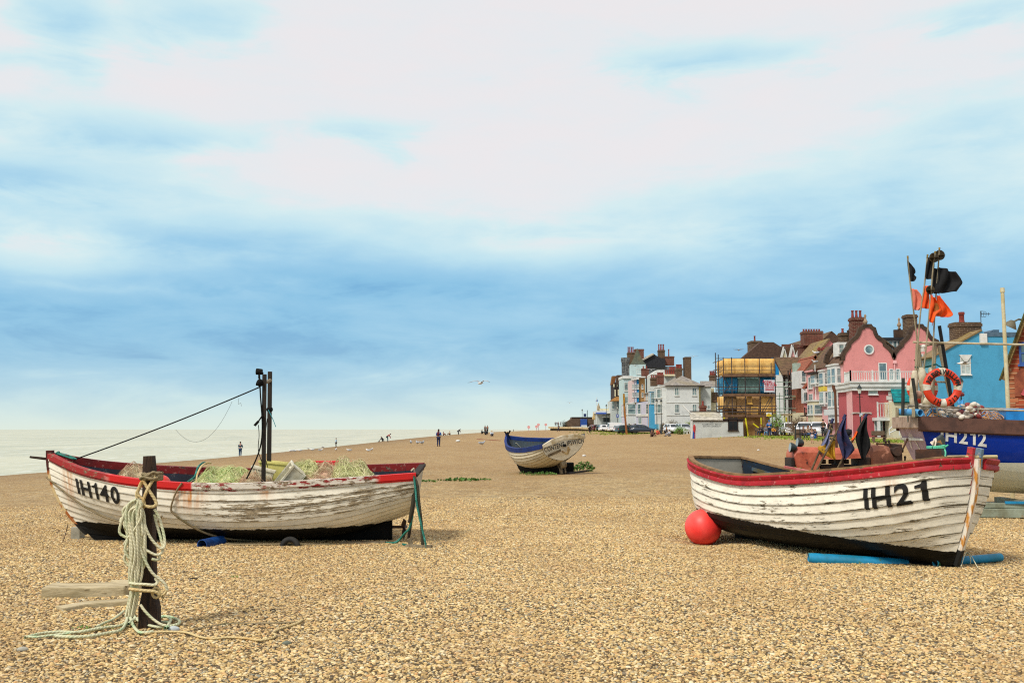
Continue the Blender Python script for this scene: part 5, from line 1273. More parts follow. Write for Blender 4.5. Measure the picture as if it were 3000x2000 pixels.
for a, b in (((1592, 765), (1668, 1050)), ((1636, 762), (1716, 1055)), ((1890, 735), (1828, 870)), ((1478, 795), (1740, 805)), ((1860, 980), (1858, 1030))): mb.tube([T6(*a, -.1), T6(*b, -.1)], .016, 6); mb.ball(T6(*a, -.1), .024, .024, .028, 8, 6)
mb.build('control_levers', mmetal, tr, smooth=60)
mb = MB(); q0, q1 = T6(1660, 800), T6(1790, 1200); mb.box(q0.x, q1.x, -.25, .25, q1.z, q0.z); mb.cyl(T6(1700, 900, -.3), T6(1700, 900, .3), .09, n=12); mb.cyl(T6(1830, 880, -.1), T6(1760, 890, -.1), .05, n=8); mb.build('winch_gearbox', M('gearbox_brown', (84, 58, 44), (52, 38, 30), 4, .7, .4), tr, bevel=.012)
def wheel(mb_t, mb_r, c, r, w):
    M4 = Matrix.Rotation(rad(90), 4, 'X')
    mb_t.lathe([(r*.62, -w/2), (r*.9, -w/2), (r, -w*.35), (r, w*.35), (r*.9, w/2), (r*.62, w/2)], c, 24, M4); mb_r.lathe([(.02, -w*.2), (r*.62, -w*.3), (r*.62, w*.3), (.02, w*.2)], c, 20, M4)
mty = M('tyre_rubber', (30, 30, 30), (52, 50, 46), 6, .8)
for cx, cy, r, w in ((T6(1420, 0).x, -.62, .56, .26), (T6(1420, 0).x, .62, .56, .26), (T6(430, 0).x, -.5, .34, .15), (T6(430, 0).x, .5, .34, .15)):
    a, b = MB(), MB(); wheel(a, b, V((cx, cy, r-.03)), r, w); o = a.build('tyre', mty, tr, smooth=40); b.build('rim', mrust, o, smooth=40)
mb = MB(); mb.box(T6(400, 0).x, T6(1700, 0).x, -.12, .12, .42, .62); mb.cyl(V((T6(1420, 0).x, -.6, .53)), V((T6(1420, 0).x, .6, .53)), .05, n=10); mb.cyl(V((T6(430, 0).x, -.5, .31)), V((T6(430, 0).x, .5, .31)), .035, n=10); mb.box(T6(400, 0).x, T6(460, 0).x, -.06, .06, .3, .6); mb.build('chassis', mengine, tr)
# folded marker flags leaning in front of the tractor
def leaning(label, pole, flags, d):
    a0 = W(*c6(*pole[-1]), d); g = at(c6(*pole[-1])[0], d, 0, c6(*pole[-1])[1]); root = thing('marker_flag', label, 'marker flag', g)
    def mk(mb, name, m, **k):
        mb.v = [tuple(V(v)-g) for v in mb.v]; return mb.build(name, m, root, **k)
    pts = [W(*c6(*p), d) for p in pole]; dd = (pts[-1]-pts[0]).normalized(); end = pts[-1]+dd*((pts[-1].z-g.z)/max(.2, -dd.z)); mb = MB(); mb.tube(pts+[end], .018, 7); mk(mb, 'pole', mpolebrown, smooth=60)
    mb = MB(); mb.cyl(pts[0], pts[0]+dd*.09, .026, n=8); mk(mb, 'pole_tip', M('tape_blue_black', (28, 36, 80), None, 5), smooth=60)
    for l, r_, m, fo, am, ph in flags:
        mb = MB(); cloth(mb, [c6(*p) for p in l], [c6(*p) for p in r_], d-.02, fo, am, n=14, m=14, ph=ph); mk(mb, 'flag', m, smooth=180, solid=.005)
leaning('leaning marker pole with a grey blue flag and a yellow flag before the tractor', [(898, 450), (850, 590), (760, 780)],
        [([(840, 600), (790, 720), (735, 810), (735, 880)], [(850, 610), (838, 720), (840, 820), (780, 890)], mfgrey, 1.4, .04, 0), ([(700, 830), (690, 870), (800, 960), (920, 1015)], [(860, 820), (915, 740), (925, 850), (925, 1012)], mfyellow, 1.5, .05, 1)], 17.6)
leaning('marker pole with a navy flag hanging in a point before the tractor exhaust', [(1068, 395), (1045, 460), (965, 600), (880, 760)],
        [([(1050, 430), (965, 590), (950, 720), (990, 860), (1040, 1010)], [(1062, 430), (1065, 600), (1140, 740), (1210, 880), (1068, 1008)], mfnavy, 1.8, .07, .4)], 17.5)
leaning('marker pole with a black flag hanging in a point beside an orange scrap', [(1360, 390), (1330, 450), (1240, 600), (1160, 760)],
        [([(1335, 430), (1240, 590), (1205, 720), (1240, 860), (1290, 1010)], [(1350, 430), (1362, 580), (1420, 740), (1425, 850), (1330, 1010)], mfblack, 1.7, .07, 1.2), ([(1215, 620), (1180, 690), (1145, 740)], [(1228, 630), (1205, 720), (1168, 780)], mforange, 1, .03, 0)], 17.55)
# winch plate and covered post
def c3p(x, y): return 2620+x/3.484, 1050+y/3.484
wd_ = 17.3
mb = MB(); a, b = W(*c3p(222, 925), wd_), W(*c3p(490, 1100), wd_); mb.box(a.x, b.x, wd_, wd_+.05, ground(a.x, wd_)-.05, a.z); tag(mb.build('rusty_plate', M('plate_rust_dark', (62, 44, 36), (90, 58, 42), 3, .85, .6), None, bevel=.01), 'dark rusty steel plate standing behind the rail of boat IH21', 'plate')
mb = MB(); a, b = W(*c3p(412, 790), wd_+.25), W(*c3p(497, 790), wd_+.25); g0 = ground(a.x, wd_); mb.prism([V((a.x, wd_+.15, g0-.05)), V((b.x, wd_+.15, g0-.05)), V((b.x, wd_+.15, a.z-.05)), V(((a.x+b.x)/2+.03, wd_+.15, a.z+.03)), V((a.x+.02, wd_+.15, a.z-.03)), V((a.x, wd_+.15, a.z-.2))], (0, .12, 0))
tag(mb.build('winch_post', M('post_slate_green', (70, 76, 74), (44, 48, 46), 3, .7, .3, c3=(190, 130, 60)), None, bevel=.012), 'slate grey post with chipped orange top behind the rusty plate', 'post')
mb = MB(); cA, cB = W(*c3p(395, 915), wd_+.05), W(*c3p(505, 910), wd_+.05)
for k in range(3): rope(mb, catmull([cA+V((0, -.0, .012*k)), (cA+cB)/2+V((0, -.03, .015*k)), cB+V((.02, 0, .02*k)), cB+V((.0, .25, .01*k)), cA+V((0, .25, .01*k)), cA+V((0, 0, .012*k))], 5), .014)
rope(mb, catmull([cB, W(*c3p(530, 895), wd_), W(*c3p(548, 880), wd_)], 5), .014); rope(mb, catmull([cB, W(*c3p(522, 950), wd_), W(*c3p(520, 1000), wd_)], 5), .014)
tag(mb.build('rope_lashing', rope_mat('rope_mint', (110, 210, 176), (90, 190, 150)), None, smooth=180, recalc=False), 'mint green rope tied round the slate post', 'rope')
mb = MB(); cloth(mb, [c3p(365, 860), c3p(385, 880)], [c3p(425, 810), c3p(410, 900)], wd_+.1, 1.5, .05); tag(mb.build('torn_rag', M('rag_orange_white', (226, 214, 196), (214, 150, 74), 3, .8), None, smooth=180, solid=.006), 'torn white and orange rag caught on the slate post', 'rag')
# ================= the town =================
def Zv(v, d): return W(1500, v, d).z
def Xu(u, d): return W(u, 1180, d).x
def paint(name, c, c2=None, bump=.15): return M('render_'+name, c, c2 or tuple(x*.9 for x in c), .8, .85, bump, lo=.45, hi=.75, bscale=6)
mwhite = paint('white', (216, 220, 218)); mcream = paint('cream', (222, 214, 180)); mpink = paint('pink', (212, 138, 134)); mpinkd = paint('rose', (182, 88, 92)); mpinkl = paint('pale_pink', (236, 178, 176))
mblueh = paint('sky_blue', (76, 162, 202)); mbluel = paint('light_blue', (120, 196, 220)); mbluev = paint('vivid_blue', (10, 130, 190)); mochre = paint('ochre', (176, 136, 86)); mpale = paint('pale_blue_white', (190, 214, 216)); mgreyw = paint('grey_white', (198, 204, 200)); mlilac = paint('lilac', (206, 206, 222)); mbeige = paint('beige', (208, 176, 150)); mtan = paint('tan_board', (186, 146, 96))
mtrim = M('trim_white', (226, 228, 224), (206, 208, 202), 2, .6); mtrimd = M('trim_dark', (54, 40, 34), (36, 28, 26), 2, .8); mcope = M('coping_brown', (78, 60, 46), (52, 40, 32), 1.5, .9, .4)
def glass_mat():
    T = NT('window_glass'); n = T.noise(T.obj(), .9, 2); return T.out(T.mix(T.step(n, .4, .6), lin((84, 106, 112)), lin((136, 158, 156))), .12, 0, None, .6)
mglass = glass_mat()
def tiles(name, c, c2, sz=.32, moss=(120, 108, 60), mossamt=.35):
    T = NT(name); p = T.n('ShaderNodeNewGeometry').outputs['Position']; x, y, z = T.sep(p)
    row = T.math('FRACT', T.math('MULTIPLY', z, 1/sz/.75)); hx = T.math('FRACT', T.math('ADD', T.math('MULTIPLY', T.math('ADD', x, y), 1/sz/.8), T.math('MULTIPLY', T.math('FLOOR', T.math('MULTIPLY', z, 1/sz/.75)), .5)))
    n = T.noise(T.map(p, (2.5, 2.5, 4)), 1, 4); col = T.mix(T.step(n, .38, .62), lin(c), lin(c2)); col = T.mix(T.math('MULTIPLY', T.step(T.noise(p, .35, 4), .48, .66), mossamt), col, lin(moss))
    col = T.mix(T.math('MULTIPLY', T.step(row, .22, .04), .5), col, lin((40, 30, 26))); col = T.mix(T.math('MULTIPLY', T.step(hx, .14, .0), .3), col, lin((40, 30, 26)))
    return T.out(col, .85, 0, T.bump(T.math('ADD', row, T.math('MULTIPLY', hx, .4)), .5, .05), .3)
def bricks(name, c, c2, mortar=(150, 132, 112), sz=(.45, .15)):
    T = NT(name); p = T.n('ShaderNodeNewGeometry').outputs['Position']; x, y, z = T.sep(p); v = T.comb(T.math('ADD', x, y), z, 0)
    b = T.n('ShaderNodeTexBrick', i_Vector=v, i_Color1=lin(c)+(1,), i_Color2=lin(c2)+(1,), i_Mortar=lin(mortar)+(1,), i_Scale=1.0)
    b.inputs['Mortar Size'].default_value = .012; b.inputs['Brick Width'].default_value = sz[0]; b.inputs['Row Height'].default_value = sz[1]
    col = T.mix(T.math('MULTIPLY', T.step(T.noise(p, 1.2, 5), .42, .7), .4), b.outputs[0], lin(tuple(q*.6 for q in c)))
    return T.out(col, .9, 0, T.bump(b.outputs[1], -.4, .02), .25)
mtile = tiles('tile_brown', (114, 86, 66), (88, 68, 52)); mtilel = tiles('tile_mossy', (150, 126, 90), (120, 98, 70), moss=(150, 132, 66), mossamt=.6); mslate = tiles('slate_grey', (158, 150, 140), (124, 120, 116), .4, (146, 132, 90), .4); mslated = tiles('slate_dark', (52, 54, 60), (40, 42, 48), .4, (70, 70, 62), .2)
mtiler = tiles('tile_orange_red', (166, 98, 74), (138, 78, 60), .3, (120, 90, 60), .2); mteal = tiles('tile_teal', (10, 136, 136), (8, 104, 110), .42, (20, 150, 150), .1); mslatep = tiles('slate_pale', (196, 190, 176), (160, 156, 144), .4, (176, 166, 130), .4); mtilepl = tiles('tile_plum', (98, 76, 64), (78, 60, 52), .3, (96, 76, 56), .3)
mbrick = bricks('brick_dark_red', (110, 54, 44), (84, 44, 36)); mbrickb = bricks('brick_brown', (96, 74, 54), (72, 54, 42)); mbrickr = bricks('brick_rust', (172, 84, 56), (140, 66, 44), (190, 160, 124), (.42, .2)); mpot = M('pot_terracotta', (150, 62, 50), (110, 48, 40), 4, .8)
class Bld:
    def __init__(s, name, label, x, y, cat='house'):
        s.o = on(x, y); s.r = thing(name, label, cat, s.o)
    def part(s, mb, name, m, parent=None, **k):
        mb.v = [tuple(V(v)-s.o) for v in mb.v]; return mb.build(name, m, parent or s.r, **k)
    def box(s, name, m, x0, x1, y0, y1, z0, z1, parent=None, **k):
        return s.part(MB().box(x0, x1, y0, y1, z0, z1), name, m, parent, **k)
    def win(s, p, ax, w, h, nrm, cols=1, rows=2, m=None, sill=True, fw=.09, pane=None):
        """sash window standing on a wall: frame with sill, its glass a sub-part"""
        p, ax, nrm = V(p), V(ax), V(nrm); up = V((0, 0, 1)); mb = MB()
        def bar(a, b, c, d, out0=.0, out1=.06):
            q = [p+ax*a+up*c, p+ax*b+up*c, p+ax*b+up*d, p+ax*a+up*d]; q = [k+nrm*out0 for k in q]; mb.prism(q, nrm*(out1-out0))
        bar(-fw, 0, -fw, h+fw); bar(w, w+fw, -fw, h+fw); bar(0, w, h, h+fw); bar(0, w, -fw, 0)
        for i in range(1, cols): bar(w*i/cols-.03, w*i/cols+.03, 0, h, .0, .045)
        for i in range(1, rows): bar(0, w, h*i/rows-.03, h*i/rows+.03, .0, .05)
        if sill: bar(-fw*1.6, w+fw*1.6, -fw-.1, -fw, .0, .14)
        f = s.part(mb, 'window', m or mtrim); mb = MB(); q = [p+ax*-.0, p+ax*w, p+ax*w+up*h, p+up*h]; mb.prism([k+nrm*.004 for k in q], nrm*.02); o = s.part(mb, 'pane', pane or mglass); o.parent = f
        return f
    def wf(s, u0, u1, v0, v1, d, cols=2, rows=2, **k):
        """window on a wall facing the beach end of the street, measured in the photo"""
        x0, x1 = Xu(u0, d), Xu(u1, d); z0, z1 = Zv(v1, d), Zv(v0, d); return s.win((x0+.01, d, z0+.01), (1, 0, 0), x1-x0-.02, z1-z0-.02, (0, -1, 0), cols, rows, fw=.08, **k)
    def ws(s, x, y0, y1, z0, z1, cols=2, rows=2, **k):
        return s.win((x, y1-.08, z0), (0, -1, 0), y1-y0-.16, z1-z0, (-1, 0, 0), cols, rows, fw=.08, **k)
    def chim(s, x0, x1, y0, y1, z0, z1, pots=3, m=None, ph=.5, cap=True):
        mb = MB(); mb.box(x0, x1, y0, y1, z0, z1-.35); mb.box(x0-.08, x1+.08, y0-.08, y1+.08, z1-.35, z1-.12); mb.box(x0-.02, x1+.02, y0-.02, y1+.02, z1-.12, z1)
        c = s.part(mb, 'chimney', m or mbrick)
        for i in range(pots):
            px_ = lerp(x0, x1, (i+.5)/pots); mb = MB(); mb.lathe([(.17, 0), (.14, ph*.3), (.12, ph*.8), (.16, ph*.86), (.15, ph)], (px_, (y0+y1)/2, z1), 10); o = s.part(mb, 'chimney_pot', mpot, smooth=40); o.parent = c
        return c
    def chimp(s, u0, u1, v0, v1, d, dep=1., pots=3, m=None, ph=.5):
        return s.chim(Xu(u0, d), Xu(u1, d), d, d+dep, Zv(v1, d), Zv(v0, d), pots, m, ph)
    def slope(s, name, m, a, b, c, d, th=.12):
        """one roof plane given its four corners"""
        n = (V(b)-V(a)).cross(V(d)-V(a)).normalized(); n = n if n.z > 0 else -n; return s.part(MB().prism([V(p) for p in (a, b, c, d)], -n*th), name, m)
    def rails(s, a, b, h, m=None, step=.22, post=1.9):
        a, b = V(a), V(b); L = (b-a).length; mb = MB(); d = (b-a)/L
        mb.beam(a+V((0, 0, h)), b+V((0, 0, h)), .1, .07); mb.beam(a+V((0, 0, .08)), b+V((0, 0, .08)), .07, .06)
        n = int(L/step)
        for i in range(n+1): p = a+d*(L*i/n); mb.beam(p+V((0, 0, .08)), p+V((0, 0, h)), .045, .045, (0, 1, 0))
        k = max(1, int(L/post))
        for i in range(k+1): p = a+d*(L*i/k); mb.beam(p, p+V((0, 0, h+.14)), .12, .12, (0, 1, 0))
        return s.part(mb, 'balustrade', m or mtrim)
    def block(s, m, x0, x1, y0, y1, z1, z0=None): return s.box('wall', m, x0, x1, y0, y1, (s.o.z-.6) if z0 is None else z0, z1)
    def bay(s, m, x0, y0, y1, z0, z1, proj, wins, fw_=True, roof=None):
        o = s.box('bay', m, x0-proj, x0, y0, y1, z0, z1)
        s.box('bay_cornice', mtrim, x0-proj-.1, x0, y0-.1, y1+.1, z1, z1+.16)
        for (a, b) in wins:
            if fw_ and proj > .5: s.win((x0-proj+.14, y0, a), (1, 0, 0), proj-.28, b-a, (0, -1, 0), 1, 2, fw=.07)
            n = 2 if y1-y0 > 1.8 else 1
            for k in range(n):
                w = (y1-y0)/n; s.ws(x0-proj, y0+w*k+.08, y0+w*(k+1)-.08, a, b, 1, 2)
        return o

# ---- pink house with two curved gables ----
def c8(x, y): return 2300+x/3.92, 900+y/3.92
dL = 103.; B = Bld('gabled_house', 'big pink house with two curved Dutch gables and a white roof terrace', Xu(2476, dL), dL)
def P8(x, y, d=dL): u, v = c8(x, y); return V((Xu(u, d), d, Zv(v, d)))
gl = [(692, 605), (697, 560), (716, 520), (768, 455), (772, 425), (800, 398), (860, 350), (886, 308), (904, 256), (938, 246), (940, 228), (1008, 228), (1010, 246), (1036, 254), (1046, 300), (1062, 338), (1090, 370), (1143, 400), (1150, 440), (1200, 480), (1236, 530), (1254, 585), (1266, 600)]
gr = [(1278, 585), (1292, 535), (1330, 490), (1380, 448), (1386, 418), (1440, 370), (1474, 318), (1492, 260), (1528, 247), (1532, 228), (1604, 228), (1608, 247), (1640, 258), (1656, 310), (1676, 345), (1710, 380), (1764, 405), (1772, 440), (1820, 480), (1850, 530), (1862, 605)]
outline = [P8(*p) for p in gl+gr]; low = B.o.z-.6
mb = MB(); mb.prism([V((outline[0].x, dL, low))]+outline+[V((outline[-1].x, dL, low))], (0, .35, 0)); B.part(mb, 'gable_wall', mpink)
pts = [P8(655, 605)]+outline+[P8(1905, 605)]; mb = MB(); rows = []
for i, p in enumerate(pts):
    d_ = (pts[min(i+1, len(pts)-1)]-pts[max(i-1, 0)]).normalized(); n_ = V((-d_.z, 0, d_.x)); n_ = n_ if n_.z > -.3 else -n_
    rows.append([p-n_*.06-V((0, .1, 0)), p+n_*.34-V((0, .1, 0)), p+n_*.34+V((0, .45, 0)), p-n_*.06+V((0, .45, 0))])
mb.grid(rows, closed=True); B.part(mb, 'gable_coping', mcope)
xl, xm, xr = outline[0].x, P8(1270, 0).x, outline[-1].x; ze, zr = P8(0, 590).z, P8(0, 330).z
B.box('wall', mpinkl, xl+.02, xr-.02, dL+.35, dL+14, low, ze-.4)
for a, b in ((xl, xm), (xm, xr)):
    mid = (a+b)/2
    B.slope('roof', mtile, (a-.2, dL+.4, ze-.5), (mid, dL+.4, zr), (mid, dL+14, zr), (a-.2, dL+14, ze-.5)); B.slope('roof', mtile, (mid, dL+.4, zr), (b, dL+.4, ze-.5), (b, dL+14, ze-.5), (mid, dL+14, zr))
# round window
c = P8(980, 485)-V((0, .05, 0)); Mx = Matrix.Rotation(rad(90), 4, 'X'); mb = MB(); mb.pipe(c+V((0, .1, 0)), c-V((0, .08, 0)), .52, .13, 28); f = B.part(mb, 'window', mtrim, smooth=40)
mb = MB(); mb.cyl(c+V((0, .1, 0)), c-V((0, .0, 0)), .42, n=28); o = B.part(mb, 'pane', mglass); o.parent = f
B.wf(*[c8(1092, 0)[0], c8(1172, 0)[0], c8(0, 645)[1], c8(0, 830)[1]], dL, 1, 2); B.wf(c8(1214, 0)[0], c8(1248, 0)[0], c8(0, 715)[1], c8(0, 830)[1], dL, 1, 2); B.wf(c8(1288, 0)[0], c8(1326, 0)[0], c8(0, 715)[1], c8(0, 830)[1], dL, 1, 2)
mb = MB(); mb.cyl(P8(1268, 640)-V((0, .1, 0)), P8(1268, 860)-V((0, .1, 0)), .06, n=8); mb.box(P8(1250, 0).x, P8(1288, 0).x, dL-.22, dL-.0, P8(0, 645).z, P8(0, 610).z); B.part(mb, 'drainpipe', mpinkl, bevel=.01)
# glazed dormer between the gables
x0, x1, z0, z1 = P8(1100, 0).x, P8(1412, 0).x, P8(0, 530).z, P8(0, 368).z
B.box('dormer', mslated, x0, x1, dL+1.2, dL+5, z0-.8, z1); B.box('dormer_roof', mslated, x0-.2, x1+.2, dL+.95, dL+5.2, z1, z1+.28)
for k in range(6): xx = lerp(x0, x1, k/6); B.win((xx+.08, dL+1.2, z0-.6), (1, 0, 0), (x1-x0)/6-.16, z1-z0+.5, (0, -1, 0), 1, 1, sill=False, fw=.07)
def P8c(x0, x1, y0, y1, d, **k): B.chimp(c8(x0, 0)[0], c8(x1, 0)[0], c8(0, y0)[1], c8(0, y1)[1], d, **k)
P8c(806, 940, 112, 380, dL+5, dep=1.3, pots=3, ph=.8); P8c(1434, 1552, 80, 330, dL+5, dep=1.3, pots=0, m=mbrickb); P8c(664, 738, 290, 480, dL+9, dep=1, pots=1, m=mbrickb)
for (x, y, w, h) in ((963, 205, 0, 0), (775, 245, 35, 60), (1340, 240, 62, 100)):
    p = P8(x, y)+V((0, .3 if w == 0 else 9., 0)); mb = MB(); s_ = 1 if w == 0 else (dL+9)/dL
    if w: p = P8(x, y, dL+9); q0, q1 = P8(x-w, y+h+20, dL+9), P8(x+w, y+18, dL+9); mb.box(q0.x, q1.x, dL+8.8, dL+9.2, q0.z-1.5, q1.z); mb.box(q0.x+.5, q1.x-.5, dL+8.8, dL+9.2, q1.z, p.z-.02)
    if w: B.part(mb, 'stepped_parapet', mcope); mb = MB()
    mb.lathe([(.16, -.1), (.10, .1), (.2, .25), (.24, .4), (.12, .62), (.07, .8), (.13, .95), (.1, 1.12), (.0, 1.2)], p, 10); B.part(mb, 'finial', M('finial_stone', (166, 140, 112), None, 4), smooth=60)
# terrace storey in front
dT = 97.; x0, x1 = Xu(c8(775, 0)[0], dT), Xu(c8(1215, 0)[0], dT); zt = Zv(c8(0, 850)[1], dT)
xs = Xu(c8(690, 0)[0], dT+4)
mb = MB(); mb.prism([V((x0, dT, low)), V((x1+9, dT, low)), V((x1+9, dL, low)), V((xs, dL, low)), V((xs, dT+3.2, low))], (0, 0, zt-.9-low)); B.part(mb, 'terrace_wall', mpinkd)
mb = MB(); mb.prism([V((xs-.02, dT+3.21, low)), V((x0-.02, dT-.02, low)), V((x0-.02, dT+.2, low)), V((xs-.02, dT+3.5, low))], (0, 0, zt-.9-low)); B.part(mb, 'splayed_wall', mpinkl)
mb = MB(); pl = [V((x0-.15, dT-.25, 0)), V((x1+9, dT-.25, 0)), V((x1+9, dL, 0)), V((xs-.25, dL, 0)), V((xs-.25, dT+3.1, 0))]
for za, zb, g in ((zt-.9, zt-.55, 0), (zt-.55, zt-.15, .12), (zt-.15, zt, .22)): mb.prism([p+V((-g if p.x < x1 else 0, -g if p.y < dL else 0, za)) for p in pl], (0, 0, zb-za))
B.part(mb, 'cornice', mtrim)
B.rails((x0-.2, dT-.2, zt), (x1+9, dT-.2, zt), .95); B.rails((xs-.3, dT+3.0, zt), (x0-.2, dT-.2, zt), .95)
sx = (V((x0, dT, 0))-V((xs, dT+3.2, 0))).normalized(); sn = V((sx.y, -sx.x, 0)); sn = sn if sn.y < 0 else -sn
for (f0, f1, y0, y1) in ((.50, .88, 930, 1150), (.50, .88, 1240, 1450), (.08, .26, 930, 1140)):
    L_ = (V((x0, dT, 0))-V((xs, dT+3.2, 0))).length; B.win(V((xs, dT+3.2, Zv(c8(0, y1)[1], dT+1.5)))+sx*(L_*f0)+sn*.03, sx, L_*(f1-f0), Zv(c8(0, y0)[1], dT+1.5)-Zv(c8(0, y1)[1], dT+1.5), sn, 1, 2)
B.wf(c8(968, 0)[0], c8(1058, 0)[0], c8(0, 928)[1], c8(0, 990)[1], dT, 1, 1, pane=M('blind_pale', (190, 206, 204), None, 3, .3)); q = V((Xu(c8(955, 0)[0], dT), dT-.12, Zv(c8(0, 928)[1], dT))); mb = MB(); w_ = Xu(c8(1070, 0)[0], dT)-q.x; mb.prism([q+V((.1, 0, 0)), q+V((w_-.1, 0, 0)), q+V((w_+.1, 0, .6)), q+V((-.1, 0, .6))], (0, .12, 0)); B.part(mb, 'lintel', mtrim)
B.box('string_course', M('string_stone', (214, 200, 188), None, 3), x0-.1, Xu(c8(985, 0)[0], dT), dT-.1, dT, Zv(c8(0, 1220)[1], dT), Zv(c8(0, 1203)[1], dT))
mb = MB(); qx = Xu(c8(1165, 0)[0], dT)
for k in range(14): za = zt-1-k*.42; mb.box(qx+(0 if k % 2 else .2), x1+.1, dT-.08, dT, za-.38, za)
B.part(mb, 'quoins', mtrim)
b0, b1_ = Xu(c8(1047, 0)[0], dT-1.2), Xu(c8(1215, 0)[0], dT-1.2); zb = Zv(c8(0, 1265)[1], dT-1.2)
B.box('balcony_floor', mtrim, b0, b1_, dT-1.3, dT-.0, zb-.3, zb); B.rails((b0+.1, dT-1.25, zb), (b1_, dT-1.25, zb), 1.35, step=.26)
B.box('balcony_post', mtrim, b0+.05, b0+.3, dT-1.28, dT-1.03, low, zb-.3)
B.wf(c8(1025, 0)[0], c8(1105, 0)[0], c8(0, 1290)[1], c8(0, 1450)[1], dT, 2, 2); B.box('doorway', mtrimd, Xu(c8(1120, 0)[0], dT), Xu(c8(1205, 0)[0], dT), dT-.05, dT, low, Zv(c8(0, 1285)[1], dT))
# teal roofed wing
dW = 95.; B2 = Bld('roofed_wing', 'cream wall with bright teal pantile roof beside the rose wall', Xu(c8(1225, 0)[0], dW), dW)
def P8w(x, y, d=dW): u, v = c8(x, y); return V((Xu(u, d), d, Zv(v, d)))
xa, xb = P8w(1228, 0).x, P8w(1420, 0).x+6; B2.block(mcream, xa, xb, dW, dW+2.8, P8w(0, 1085).z)
B2.slope('roof', mteal, P8w(1238, 1082)-V((0, .25, 0)), V((xb, dW-.25, P8w(0, 1082).z)), V((xb, dW+2.2, P8w(0, 905, dW+2).z)), P8w(1212, 905, dW+2.2), .14)
mb = MB()
for a, b in (((1185, 1400), (1260, 1335)), ((1260, 1335), (1310, 1335)), ((1190, 1470), (1185, 1400)), ((1300, 1470), (1310, 1335)), ((1190, 1440), (1300, 1390))): mb.tube([P8w(*a, dW-2), P8w(*b, dW-2)], .05, 6)
B2.part(mb, 'handrail', mtrim)

# ---- blue house ----
dM = 80.; B = Bld('blue_house', 'sky blue rendered house with a single white sash window and long chimney', Xu(2745, dM), dM)
def P5(x, y, d=dM): u, v = c5(x, y); return V((Xu(u, d), d, Zv(v, d)))
low = B.o.z-.6; g = [P5(690, 1178), P5(1160, 930), P5(1178, 940), P5(1203, 985), P5(1215, 992), P5(1500, 1003), P5(1760, 1010)]
mb = MB(); mb.prism([V((g[0].x, dM, low))]+g+[V((g[-1].x, dM, low))], (0, .4, 0)); B.part(mb, 'wall', mblueh)
B.box('side_wall', mbluel, g[0].x+.01, g[-1].x-.1, dM+.4, dM+3.4, low, g[0].z-.1)
rx, rz_ = g[1].x, g[1].z
B.slope('roof', mtilel, g[0]+V((-.45, -.12, -.2)), g[1]+V((0, -.12, .05)), V((rx, dM+3.4, rz_+.05)), V((g[0].x-.45, dM+3.4, g[0].z-.2)))
B.slope('roof', mslated, V((rx, dM+.45, rz_)), V((g[4].x, dM+.45, g[4].z-.2)), V((g[4].x, dM+3.4, g[4].z-.2)), V((rx, dM+3.4, rz_)))
mb = MB(); mb.box(g[4].x, g[-1].x, dM-.06, dM+.5, g[4].z-.02, g[4].z+.32); B.part(mb, 'parapet_cap', M('lead_grey', (84, 110, 130), None, 3)); q0, q1 = P5(1228, 1000, dM+3), P5(1345, 925, dM+3); mb = MB(); mb.prism([V((q0.x, dM+3, q0.z-1)), V((q1.x, dM+3, q0.z-1)), V((q1.x, dM+3, q0.z+.6)), V((q0.x+1.0, dM+3, q1.z)), V((q0.x+.5, dM+3, q1.z)), V((q0.x, dM+3, q0.z+.3))], (0, 3, 0)); B.part(mb, 'rear_dormer', M('lead_grey', (84, 110, 130), None, 3))
B.chim(P5(897, 0, dM+2).x, P5(1163, 0, dM+2).x, dM+2, dM+3.2, P5(0, 1060, dM+2).z, P5(0, 848, dM+2).z, 0, mbrickb); p = P5(965, 850, dM+2.6); mb = MB(); mb.lathe([(.24, 0), (.2, .2), (.2, .6), (.25, .66), (.24, .85)], p, 12); B.part(mb, 'chimney_pot', mpot, smooth=40)
B.wf(2550+942/3.4844, 2550+1028/3.4844, 700+1212/3.4844, 700+1372/3.4844, dM, 2, 2, pane=M('blind_pale', (190, 206, 204), None, 3, .3)); mb = MB(); q = P5(920, 1182); w_ = P5(1050, 0).x-q.x; mb.prism([q+V((0, -.12, 0)), q+V((w_, -.12, 0)), q+V((w_-.45, -.12, -.62)), q+V((.45, -.12, -.62))], (0, .12, 0)); B.part(mb, 'lintel', mtrim)
mb = MB(); q = P5(1138, 965); mb.box(q.x, q.x+.55, dM-.2, dM, q.z-.85, q.z); B.part(mb, 'alarm_box', mtrim)
B.ws(g[0].x, dM+2.5, dM+3.9, Zv(1085, dM+3), Zv(1040, dM+3), 2, 2); B.ws(g[0].x, dM+2.5, dM+3.9, Zv(1170, dM+3), Zv(1120, dM+3), 2, 2)
mb = MB(); a = P5(1163, 930, dM+2.5); t_ = P5(1163, 735, dM+2.5); mb.cyl(a, t_, .035, n=6); mb.cyl(P5(1160, 762, dM+2.5), P5(1262, 762, dM+2.5), .03, n=6)
for k in range(5): xx = 1172+k*18; mb.cyl(P5(xx, 742+k*2, dM+2.2), P5(xx, 790-k*2, dM+2.8), .018, n=5)
mb.cyl(P5(1165, 735, dM+2.5), P5(1218, 742, dM+2.5), .018, n=5); mb.cyl(P5(1165, 798, dM+2.5), P5(1215, 795, dM+2.5), .018, n=5); B.part(mb, 'aerial', M('aerial_grey', (70, 78, 86), None, 5, .4))

